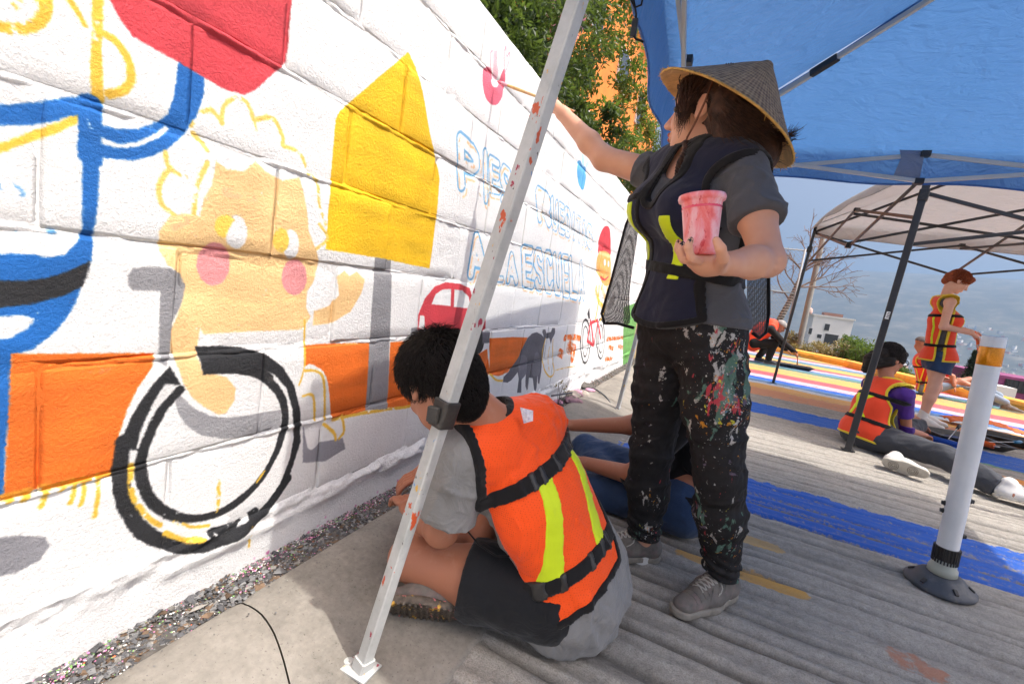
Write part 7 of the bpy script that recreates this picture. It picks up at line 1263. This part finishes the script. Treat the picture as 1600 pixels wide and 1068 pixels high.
# ------------------------------------------------------------------ trays and tools on the road
def tray(name, label, c, rz, paint, inside, size=(.42, .30), tilt=0):
    T = thing(name, label, 'paint tray', c, rz, None); w, l = size; d = .07; m = M['black_plastic']; V = []; F = []
    outer = [(-w/2, -l/2), (w/2, -l/2), (w/2, l/2), (-w/2, l/2)]; inn = [(x*.92, y*.9) for x, y in outer]; bot = [(x*.82, y*.78) for x, y in outer]; fl = [(x*.80, y*.75) for x, y in outer]
    for ring, z in ((bot, 0), (outer, d-.012), ([(x*1.04, y*1.05) for x, y in outer], d-.010), ([(x*1.04, y*1.05) for x, y in outer], d), (inn, d), (fl, .012)): V += [(x, y, z if not (ring is fl and x < 0) else .030) for x, y in ring]
    for r in range(5): F += [(r*4+k, r*4+(k+1) % 4, (r+1)*4+(k+1) % 4, (r+1)*4+k) for k in range(4)]
    F += [(3, 2, 1, 0), (20, 21, 22, 23)]; bevel(obj('tray_body', meshdata('tray_body', V, F, m), T), .004)
    pm = mat(paint, inside, .25, .15, 20, 60, .2); rg = np.random.default_rng(len(label)); n = 22; MB().add([((.03+.13*math.cos(a)*rg.uniform(.8, 1.0))*w/.42*.95, .095*math.sin(a)*rg.uniform(.85, 1.05)*l/.30, .028) for a in np.linspace(0, 6.283, n+1)[:-1]]+[(.03, 0, .030)], [(k, (k+1) % n, n) for k in range(n)]).build('paint', pm, T)
    for k in range(7): MB().box((-w*.36+.03*k, 0, .031-.002*k), (.006, l*.62, .004)).build('rib', m, T)
    return T
g1, g2, g3 = gnd(1500, 690), gnd(1575, 694), gnd(1229, 573)
tray('paint_tray', 'black paint tray with blue paint at the feet of the standing redhead', (g1.x, g1.y, .0), .25, 'wet_blue_paint', lin(22, 66, 150), (.62, .40))
tray('paint_tray', 'black paint tray with orange paint behind the white traffic post', (g2.x+.05, g2.y+.10, .0), -.15, 'wet_orange_paint', lin(214, 96, 30), (.60, .42))
tray('paint_tray', 'long black paint tray in front of the crouching painter', (g3.x+.05, g3.y+.05, .0), .05, 'wet_dark_paint', lin(60, 110, 90), (.80, .36))
def roller(label, a, b_, col, m_handle):
    a, b_ = Vector(a), Vector(b_); T = thing('paint_roller', label, 'paint roller', tuple(a)); f = fixed(T); d = (b_-a).normalized(); s = d.cross(Vector((0, 0, 1))).normalized()
    f(MB().tube([b_-d*.13, b_-d*.02, b_], [.013, .017, .013], 10).build('handle', m_handle, T, True)); f(MB().tube([b_-d*.13, a+d*.10, a+d*.05+s*.12, a+s*.12, a], .004, 6).build('wire_frame', M['steel_grey'], T, True)); f(MB().tube([a+s*.10, a-s*.12], .026, 14).build('sleeve', mat('roller_nap', col, .95, .2, 60, 300, .6), T, True))
r1, r2 = gnd(1545, 668, .09), gnd(1508, 672, .10)
roller('paint roller with blue handle lying across the orange paint tray', gnd(1530, 690, .10), gnd(1595, 690, .10), lin(196, 84, 30), mat('blue_grip', lin(30, 110, 150), .4))
roller('black handled paint roller standing in the blue paint tray', gnd(1478, 690, .06), gnd(1500, 664, .16), lin(28, 70, 150), M['black_plastic'])
bm_ = mat('orange_wet_cloth', lin(216, 110, 50), .7, .2, 10, 60, .4)
def rag():
    g = gnd(1555, 680); n = 18; V = [(g.x-.35+.7*i/(n-1), g.y+.15+.30*j/9, .03+.05*abs(math.sin(i*.9+j*.6))*(1-abs(2*j/9-1)*.7)+.05*math.sin(math.pi*i/(n-1))) for i in range(n) for j in range(10)]; o = obj('drop_cloth', meshdata('drop_cloth', V, [(i*10+j, i*10+j+1, (i+1)*10+j+1, (i+1)*10+j) for i in range(n-1) for j in range(9)], bm_, True)); md = o.modifiers.new('s', 'SOLIDIFY'); md.thickness = .006; o['label'] = 'crumpled orange paint stained cloth behind the white traffic post'; o['category'] = 'cloth'
rag()
def cable():
    pts = [onx(u, v, -.93) for u, v in ((862, 618),)]+[gnd(u, v, z) for u, v, z in ((900, 612, .06), (925, 606, .06), (945, 618, .05), (955, 632, .02), (962, 640, .01))]; o = MB().tube(smooth([tuple(p) for p in pts], False, 8), .006, 6).build('cable', M['charcoal'], None, True); o['label'] = 'thin grey cable lying over the kerb by the far canopy foot'; o['category'] = 'cable'
cable()
def rubble():
    rg = np.random.default_rng(12); cols = [lin(186, 140, 160), lin(120, 112, 104), lin(90, 86, 82), lin(160, 150, 140), lin(140, 110, 120)]; mats = [mat('rubble_stone', c, .9, .25, 20, 80, .5) for c in cols]
    for k in range(16):
        p = gnd(rg.uniform(862, 940), 0+rg.uniform(606, 634), .04); r = rg.uniform(.025, .06); bm2 = bmesh.new(); bmesh.ops.create_icosphere(bm2, subdivisions=2, radius=r)
        for v in bm2.verts: v.co = Vector((v.co.x*1.2, v.co.y*1.3, v.co.z*.6))*(1+.25*math.sin(v.co.x*60+k)*math.cos(v.co.y*47+k*2))
        me = bpy.data.meshes.new('rubble_stone'); bm2.to_mesh(me); bm2.free(); me.materials.append(mats[k % 5]); o = obj('rubble_stone', me); o.location = (-1.0+rg.uniform(-.02, .07), p.y, .05); o.rotation_euler = (0, 0, rg.uniform(0, 6)); o['label'] = 'small paint flecked stone in the rubble heap at the far foot of the wall'; o['category'] = 'stone'; o['group'] = 'stones heaped at the far foot of the wall'
rubble()

# ------------------------------------------------------------------ plants
def leaf_mat(name, a, b_, c_, tr=.3):
    m, t, b, N, L = newmat(name); v = N.new('ShaderNodeVertexColor'); v.layer_name = 'tone'; L.new(ramp(t, v.outputs[0], [(0.0, a), (0.5, b_), (1.0, c_)]).outputs[0], b.inputs['Base Color']); b.inputs['Roughness'].default_value = .5; b.inputs['Specular IOR Level'].default_value = .35
    tn = N.new('ShaderNodeBsdfTranslucent'); L.new(ramp(t, v.outputs[0], [(0, mixc(b_, (.3, .5, .05), .3)), (1, mixc(c_, (.5, .7, .1), .3))]).outputs[0], tn.inputs[0]); mx = N.new('ShaderNodeMixShader'); mx.inputs[0].default_value = tr; L.new(b.outputs[0], mx.inputs[1]); L.new(tn.outputs[0], mx.inputs[2]); L.new(mx.outputs[0], N['Material Output'].inputs['Surface']); return m
def leaves(name, centers, radii, n, size, m, parent, rg, flat=.5, slender=.42):
    """leaf blades scattered round clump centres"""
    ci = rg.integers(len(centers), size=n); C = np.array(centers)[ci]; Rr = np.array(radii)[ci]; d = rg.normal(size=(n, 3)); d /= np.linalg.norm(d, axis=1)[:, None]; rad = Rr*rg.uniform(.15, 1, n)**.55
    P = C+d*rad[:, None]*np.array((1, 1, .85)); ax = d+rg.normal(0, .7, (n, 3)); ax[:, 2] -= .25; ax /= np.linalg.norm(ax, axis=1)[:, None]; up = rg.normal(size=(n, 3))*flat+np.array((0, 0, 1)); sd = np.cross(ax, up); sd /= np.linalg.norm(sd, axis=1)[:, None]+1e-6; nn = np.cross(sd, ax)
    s = size*rg.uniform(.6, 1.3, n)[:, None]; A = P-ax*s*.5; B_ = P+ax*s*.5; w = s*slender*.5; V = np.stack([A, P-sd*w-nn*s*.06, P+nn*s*.04, P+sd*w-nn*s*.06, B_], 1).reshape(-1, 3); i = np.arange(n)*5; Q = np.stack([np.stack([i, i+1, i+2], -1), np.stack([i, i+2, i+3], -1), np.stack([i+1, i+4, i+2], -1), np.stack([i+2, i+4, i+3], -1)], 1).reshape(-1, 3)
    me = npmesh(name, V, Q, m, False); at = me.color_attributes.new('tone', 'FLOAT_COLOR', 'CORNER'); tone = np.clip(rg.normal(.45, .2, n)+.12*(d[:, 2]), 0, 1); col = np.ones((len(me.loops), 4), np.float32); col[:, :3] = np.repeat(tone, 12)[:, None]; at.data.foreach_set('color', col.ravel()); return obj(name, me, parent)
M['bark'] = mat('bark', lin(96, 82, 68), .9, .3, 12, 50, .8); M['bark_pale'] = mat('pale_bark', lin(150, 136, 122), .9, .3, 10, 40, .8)
def grow(p, d, l, r, depth, rg, out, tips, spread=.55, up=.15, kids=(2, 4), shrink=.72):
    pts = [np.array(p)]; v = nrm(d); n = 5; rs = [r]
    for k in range(n): v = nrm(v+rg.normal(0, .13, 3)+vec(0, 0, up*.2)); pts.append(pts[-1]+v*l/n); rs.append(r*(1-.38*(k+1)/n))
    out.append((pts, rs))
    if depth == 0: tips.append(pts[-1]); return
    for k in range(rg.integers(*kids)+0):
        t = rg.uniform(.45, 1.0); i = min(int(t*n), n); w = nrm(v+rg.normal(0, spread, 3)+vec(0, 0, up)); grow(pts[i], w, l*shrink*rg.uniform(.75, 1.15), rs[i]*.62, depth-1, rg, out, tips, spread, up, kids, shrink)
    grow(pts[-1], nrm(v+rg.normal(0, .2, 3)), l*shrink, rs[-1], depth-1, rg, out, tips, spread, up, kids, shrink)
def leafy_tree(label, base, h, trunk_r, clumps, n, size, mats, seed, group=None, kind='tree', flower=None):
    rg = np.random.default_rng(seed); T = thing('leafy_tree', label, kind, tuple(base), 0, group); out = []; tips = []; grow((0, 0, -.3), (rg.normal(0, .08), rg.normal(0, .08), 1), h*.42, trunk_r, 3, rg, out, tips, .5, .3, (2, 4), .66)
    mb = MB()
    for pts, rs in out[:1]: mb.tube(pts, rs, 8)
    mb.build('trunk', M['bark'], T, True); mb = MB()
    for pts, rs in out[1:]: mb.tube(pts, rs, 5, False)
    mb.build('branches', M['bark'], T, True, kind='stuff'); C = [np.array(c[:3])-np.array(base) for c in clumps]; Rr = [c[3] for c in clumps]
    sub = []; sr = []
    for c, r in zip(C, Rr):
        for k in range(9): d = nrm(rg.normal(size=3)); sub.append(c+d*r*rg.uniform(.35, .9)); sr.append(r*rg.uniform(.28, .5))
    leaves('crown', sub, sr, n, size, mats, T, rg)
    if flower: fc, fn_, fs = flower; leaves('blossom', [np.array(c[:3])-np.array(base) for c in fc], [c[3] for c in fc], fn_, fs, M['blossom'], T, rg, .8, .8)
    for c in C:                                                   # limbs that carry the outer clumps
        pass
M['leaf_dark'] = leaf_mat('dark_leaves', lin(30, 44, 24), lin(52, 72, 34), lin(86, 104, 52)); M['leaf_bright'] = leaf_mat('bright_leaves', lin(40, 58, 22), lin(66, 92, 34), lin(108, 132, 52), .35); M['leaf_dry'] = leaf_mat('dry_leaves', lin(110, 92, 58), lin(146, 126, 86), lin(176, 158, 112)); M['blossom'] = leaf_mat('pink_blossom', lin(206, 110, 160), lin(230, 150, 190), lin(240, 190, 214)); M['leaf_cyp'] = leaf_mat('cypress_leaves', lin(28, 38, 26), lin(44, 56, 36), lin(60, 72, 46), .1)
def px_x(u, v, x): return np.array(onx(u, v, x))
def clump(u, v, x, r): p = px_x(u, v, x); return (p[0], p[1], p[2], r)
leafy_tree('dense dark tree with pink blossom behind the top of the mural wall', (-2.9, 5.6, -.1), 4.2, .11, [clump(770, 15, -2.6, .75), clump(815, 40, -2.7, .8), clump(850, 95, -2.8, .85), clump(840, 25, -3.0, 1.0), clump(882, 70, -3.1, .9), clump(800, 70, -2.4, .5), clump(865, 140, -2.5, .6), clump(885, 160, -2.8, .7), clump(880, -60, -3.0, 1.1), clump(790, -60, -2.8, 1.0)], 17000, .095, M['leaf_dark'], 21, None, 'tree', ([clump(885, 30, -2.9, .28), clump(878, 55, -2.8, .22), clump(872, 20, -2.8, .25), clump(893, 20, -2.9, .25)], 420, .11))
leafy_tree('bright green tree in front of the orange house, beside the blue canopy', (-3.1, 10.0, -.1), 5.2, .10, [clump(948, 45, -3.1, .85), clump(962, 95, -3.0, .75), clump(935, 20, -3.2, .8), clump(985, 150, -3.0, .6), clump(1000, 200, -3.0, .6), clump(1015, 225, -3.1, .7), clump(905, 110, -3.3, .5), clump(900, 165, -2.9, .6), clump(910, 200, -2.9, .5), clump(965, 240, -2.6, .6), clump(995, 275, -2.3, .7), clump(1020, 250, -2.9, .8), clump(950, -60, -3.2, 1.2)], 8200, .12, M['leaf_bright'], 22)
leafy_tree('dark bush rising behind the far end of the mural wall', (-2.6, 11.0, -.1), 3.0, .07, [clump(975, 285, -2.0, .6), clump(990, 260, -2.4, .7), clump(1010, 285, -2.2, .7), clump(940, 215, -2.2, .5)], 6000, .10, M['leaf_dark'], 23)
def orange_house():
    T = thing('orange_house', 'orange painted house wall seen through the trees behind the mural wall', 'house', (-6.5, 16, -.3)); f = fixed(T); m = mat('orange_render', lin(226, 132, 52), .85, .12, 1.5, 20, .4, world=True, dirt=lin(170, 100, 50), ds=2, damt=.4); gm = mat('dark_glass', lin(38, 44, 50), .15, .1, 3, 4, 0); cm = mat('bare_concrete', lin(150, 144, 136), .9, .2, 2, 20, .4, world=True)
    f(MB().box((-6.8, 17, 5.1), (4.6, 13, 10.8)).build('wall', m, T)); f(bevel(MB().box((-6.8, 17, 10.65), (5.2, 13.6, .3)).build('roof', cm, T), .03))
    for y in (12.5, 16, 19.5):
        for z in (2.2, 5.4, 8.4): o = f(MB().box((-4.49, y, z), (.1, 1.3, 1.2)).build('window', M['steel_white'], T)); p = MB().box((-4.43, y, z), (.03, 1.14, 1.04)).build('pane', gm, None); p.parent = o
orange_house()
def concrete_house():
    T = thing('concrete_house', 'grey concrete house with dark balcony rail high behind the trees', 'house', (-7, 9.5, -.3)); f = fixed(T); cm = mat('grey_render', lin(120, 114, 110), .9, .2, 2, 20, .4, world=True); gm = mat('dark_glass', lin(38, 44, 50), .15, .1, 3, 4, 0); rm = mat('maroon_panel', lin(110, 30, 60), .7)
    f(MB().box((-7.5, 8.0, 3.2), (3, 4.5, 7)).build('wall', cm, T)); f(MB().box((-7.4, 8.0, 6.85), (3.6, 5, .3)).build('roof', cm, T)); f(MB().box((-5.98, 8.9, 5.2), (.06, 1.2, 1.2)).build('panel', rm, T)); o = f(MB().box((-5.97, 7.2, 4.6), (.08, 1.2, 1.2)).build('window', M['steel_white'], T)); MB().box((-5.92, 7.2, 4.6), (.04, 1.05, 1.05)).build('pane', gm, None).parent = o
concrete_house()
def bare_tree():
    rg = np.random.default_rng(31); b = ony(1213, 510, 19); T = thing('bare_tree', 'leafless leaning tree with thin twigs behind the far kerb', 'tree', tuple(b)); out = []; tips = []; f = fixed(T)
    P = [np.array(ony(u, v, 19)) for u, v in ((1208, 520), (1222, 492), (1234, 470), (1244, 448), (1254, 425))]; out.append((P, [.115, .10, .085, .075, .055]))
    for (u, v), i in (((1275, 395), 4), ((1300, 400), 4), ((1262, 380), 4), ((1320, 430), 3), ((1225, 410), 3), ((1205, 430), 2), ((1335, 455), 3), ((1290, 365), 4), ((1240, 385), 4)):
        e = np.array(ony(u, v, 19+rg.normal(0, .8))); d = e-P[i]; grow(P[i], d, np.linalg.norm(d)*.75, .040, 3, rg, out, tips, .5, .02, (2, 4), .60)
    m, t, bb, N, L = newmat('banded_bark'); Pp = pos(t); w = N.new('ShaderNodeTexWave'); w.bands_direction = 'Z'; w.inputs['Scale'].default_value = 3.2; w.inputs['Distortion'].default_value = 2; L.new(Pp, w.inputs[0]); L.new(ramp(t, w.outputs[0], [(0.3, lin(70, 66, 62)), (0.6, lin(160, 154, 146))]).outputs[0], bb.inputs['Base Color']); bb.inputs['Roughness'].default_value = .9
    mb = MB(); mb.tube(out[0][0], out[0][1], 9); f(mb.build('trunk', m, T, True)); mb = MB()
    for pts, rs in out[1:]: mb.tube(pts, [max(r, .0065) for r in rs], 4, False)
    f(mb.build('twigs', mat('twig_bark', lin(126, 108, 98), .9), T, True, kind='stuff'))
bare_tree()
def street_pole():
    a = gnd(1247, 540); T = thing('concrete_pole', 'tall grey concrete pole standing behind the far kerb', 'pole', (a.x, 20.6, -.6)); a = ony(1247, 545, 20.6); b_ = ony(1284, 380, 20.6); d = b_-a; f = fixed(T); pm = mat('pole_concrete', lin(150, 148, 144), .85, .1, 3, 20, .3)
    f(MB().tube([a-d*.12, a, b_, b_+d*.2], [.115, .11, .09, .085], 14).build('shaft', pm, T, True)); f(MB().tube([b_+d*.19, b_+d*.21], [.10, .10], 14).build('cap', pm, T, True))
street_pole()
def fence():
    T = thing('chain_link_fence', 'chain link fence of thin grey wire behind the crouching painter', 'fence', (0, 18.2, 0)); gm = mat('galvanised', lin(150, 152, 154), .5, .1, 5, 10, 0, .3); x0, x1, h, Y = -1.6, 2.15, 3.4, 18.2; f = fixed(T)
    for k in range(3): x = x0+(x1-x0)*k/2; f(MB().tube([(x, Y, -.3), (x, Y, h)], .032, 8).build('post', gm, T, True))
    for z in (h-.05, 1.9): f(MB().tube([(x0, Y, z), (x1, Y, z)], .02, 6).build('rail', gm, T, True))
    mb = MB(); s = .13
    for k in range(int((x1-x0+h)/s)):
        a = x0+k*s-h
        for sg in (1, -1):
            p, q = (a, 0.0), (a+h, h)
            if p[0] < x0: p = (x0, x0-a)
            if q[0] > x1: q = (x1, x1-a)
            if q[0]-p[0] < .05: continue
            X = lambda t: (t if sg > 0 else x0+x1-t); mb.tube([(X(p[0]), Y, p[1]), (X(q[0]), Y, q[1])], .004, 3, False)
    f(mb.build('wire_mesh', gm, T, kind='stuff'))
fence()
def white_house():
    T = thing('white_house', 'small white flat roofed house with tiny windows below the far kerb', 'house', tuple(ony(1285, 560, 120))); f = fixed(T); wm = mat('white_render', lin(232, 230, 226), .85, .04, .3, 3, .2, world=True); gm = mat('dark_glass', lin(60, 62, 64), .3, .1, 3, 4, 0); Y = 118
    a, b_ = ony(1259, 534, Y), ony(1315, 534, Y+4); t_ = ony(1264, 491, Y); w = b_.x-a.x; h = t_.z-a.z; c = Vector(((a.x+b_.x)/2+.4, Y+5, a.z+h/2-2)); f(MB().box(c, (w, 10, h+4)).build('wall', wm, T)); f(MB().box((c.x, c.y, a.z+h+.15), (w+.5, 10.5, .3)).build('roof', wm, T)); f(MB().box((c.x+.5, c.y, a.z+h+.6), (3.5, 3, .9)).build('roof_shed', mat('rust_sheet', lin(120, 90, 80), .9), T))
    for u, v, ww, hh in ((1292, 511, .9, 1.4), (1266, 517, .6, 1.3), (1280, 525, .8, .8), (1298, 530, 2.4, 2.2)):
        p = ony(u, v, Y); o = f(MB().box((p.x, Y-.02, p.z), (ww+.2, .12, hh+.2)).build('window', wm, T)); MB().box((p.x, Y-.09, p.z), (ww, .06, hh)).build('pane', gm, None).parent = o
    for u in (1262, 1262): p = ony(u, 486, Y); 
    f(MB().lathe([(.6, 0), (.7, .3), (.7, 1.1), (.3, 1.4), (.0001, 1.45)], 14, ony(1263, 490, Y+2)).build('water_tank', mat('tank', lin(190, 160, 150), .7), T, True))
white_house()
def purple_house():
    Y = 46; a, b_ = ony(1556, 622, Y), ony(1640, 640, Y); t_ = ony(1568, 590, Y); T = thing('purple_house', 'purple flat roofed building with barred window behind the white traffic post', 'house', tuple(a)); f = fixed(T); m = mat('purple_render', lin(128, 62, 104), .85, .1, .8, 6, .3, world=True); wm = mat('white_render_two', lin(226, 224, 220), .85, .04, .5, 3, .2, world=True); gm = mat('dark_glass', lin(46, 50, 56), .3, .1, 3, 4, 0); h = t_.z-a.z
    f(MB().box(((a.x+b_.x)/2+1, Y+3, t_.z-3), (b_.x-a.x+5, 6, 6)).build('wall', m, T)); f(MB().box(((a.x+b_.x)/2+1, Y+3, t_.z+.08), (b_.x-a.x+5.3, 6.3, .2)).build('roof', m, T)); p = ony(1568, 612, Y-1.5); f(MB().box((p.x-.4, Y-1, p.z-1.6), (1.7, 2, 4)).build('annex', wm, T))
    p = ony(1590, 603, Y); o = f(MB().box((p.x, Y-.03, p.z), (1.5, .12, .95)).build('window', M['steel_black'], T)); MB().box((p.x, Y-.10, p.z), (1.35, .05, .8)).build('pane', gm, None).parent = o
    for k in range(5): MB().box((p.x-.55+.27*k, Y-.14, p.z), (.04, .04, .85)).build('bar', M['steel_black'], None).parent = o
purple_house()
def cypress():
    Y = 34; b = ony(1509, 606, Y); tp = ony(1523, 543, Y); T = thing('cypress_tree', 'single dark narrow cypress beyond the road edge', 'tree', tuple(b)); rg = np.random.default_rng(3); h = tp.z-b.z; MB().tube([(0, 0, -2), (0, 0, h*.9)], [.12, .03], 7).build('trunk', M['bark'], T, True)
    C = []; Rr = []
    for k in range(60): s = k/60; C.append((rg.normal(0, .07)+(tp.x-b.x)*0*s, rg.normal(0, .07), h*(-.25+1.22*s))); Rr.append(max(.10, .42*(1-s)**.8*(.6+.4*rg.uniform())+.05))
    leaves('crown', C, Rr, 5200, .16, M['leaf_cyp'], T, rg, .3, .3)
cypress()
def shrubs():
    rg = np.random.default_rng(41)
    spec = [(1262, 548, 20.2, .55, 'leaf_dry', 'dry'), (1285, 552, 19.2, .6, 'leaf_dry', 'dry'), (1305, 556, 18.6, .6, 'leaf_dry', 'dry'), (1240, 535, 20.8, .5, 'leaf_dry', 'dry'), (1322, 550, 18.4, .65, 'leaf_bright', 'green'), (1345, 556, 17.6, .75, 'leaf_bright', 'green'), (1365, 562, 16.8, .6, 'leaf_bright', 'green'), (1335, 540, 19.6, .55, 'leaf_bright', 'green'), (1382, 576, 15.6, .45, 'leaf_bright', 'green'), (1405, 590, 14.5, .35, 'leaf_bright', 'green'), (1498, 600, 15.5, .40, 'leaf_bright', 'green'), (1485, 596, 16.2, .35, 'leaf_dry', 'dry')]
    where = {1262: 'beside the concrete pole', 1285: 'below the white house', 1305: 'at the right foot of the white house', 1240: 'left of the concrete pole', 1322: 'tallest, right of the white house', 1345: 'widest, along the painted kerb', 1365: 'behind the black canopy leg', 1335: 'farthest back on the slope', 1382: 'close above the seated girl', 1405: 'low, behind the girl in orange', 1498: 'under the cypress', 1485: 'beside the green one under the cypress'}
    for u, v, Y, r, mm, kind in spec:
        p = np.array(ony(u, v, Y)); T = thing('shrub', ('tan dry shrub ' if kind == 'dry' else 'leafy green shrub ')+where[u], 'shrub', (p[0], p[1], p[2]-r*.9), 0, 'shrubs beyond the far kerb'); mb = MB()
        for k in range(9): d = nrm(rg.normal(size=3)*vec(.6, .6, .2)+vec(0, 0, 1)); mb.tube([(0, 0, -.8), d*r*.6, d*r*rg.uniform(1.2, 1.9)], [.02, .012, .005], 4, False)
        mb.build('stems', M['bark'], T, True, kind='stuff'); C = [nrm(rg.normal(size=3))*r*rg.uniform(.1, .9)+vec(0, 0, r*.8) for k in range(10)]; leaves('foliage', C, [r*rg.uniform(.35, .6) for _ in C], 1500, .11, M[mm], T, rg, .8, .35)
    # dry grass on the slope
    n = 5000; x = rg.uniform(-1, 9, n); y = rg.uniform(13, 26, n); k = x-kx_at(np.clip(y, -2, 17.2)); ok = ((k > .5) | (y > 18.3)) & ~((x < 7.2) & (x < kx_at(np.clip(y, -2, 17.2))+.4) & (y < 18)); x, y = x[ok], y[ok]; z = terrain_h(x, y); C = np.stack([x, y, z+.08], -1); o = leaves('dry_grass', C, np.full(len(C), .22), 22000, .22, M['leaf_dry'], None, rg, .2, .10); o['kind'] = 'stuff'
shrubs()
def weed():
    p = np.array(onx(876, 605, -.99)); T = thing('dry_weed', 'thin dry weed growing from the gravel at the foot of the wall', 'plant', (p[0], p[1], .03)); rg = np.random.default_rng(2); mb = MB()
    for k in range(6): d = nrm((rg.normal(0, .25), rg.normal(0, .25), 1)); mb.tube([(0, 0, 0), d*.10, d*.2+vec(rg.normal(0, .02), rg.normal(0, .02), 0)], [.002, .0015, .001], 4)
    mb.build('stem', M['bark'], T, True); leaves('foliage', [(rg.normal(0, .04), rg.normal(0, .04), rg.uniform(.1, .2)) for _ in range(8)], [.02]*8, 60, .02, M['leaf_dry'], T, rg)
weed()
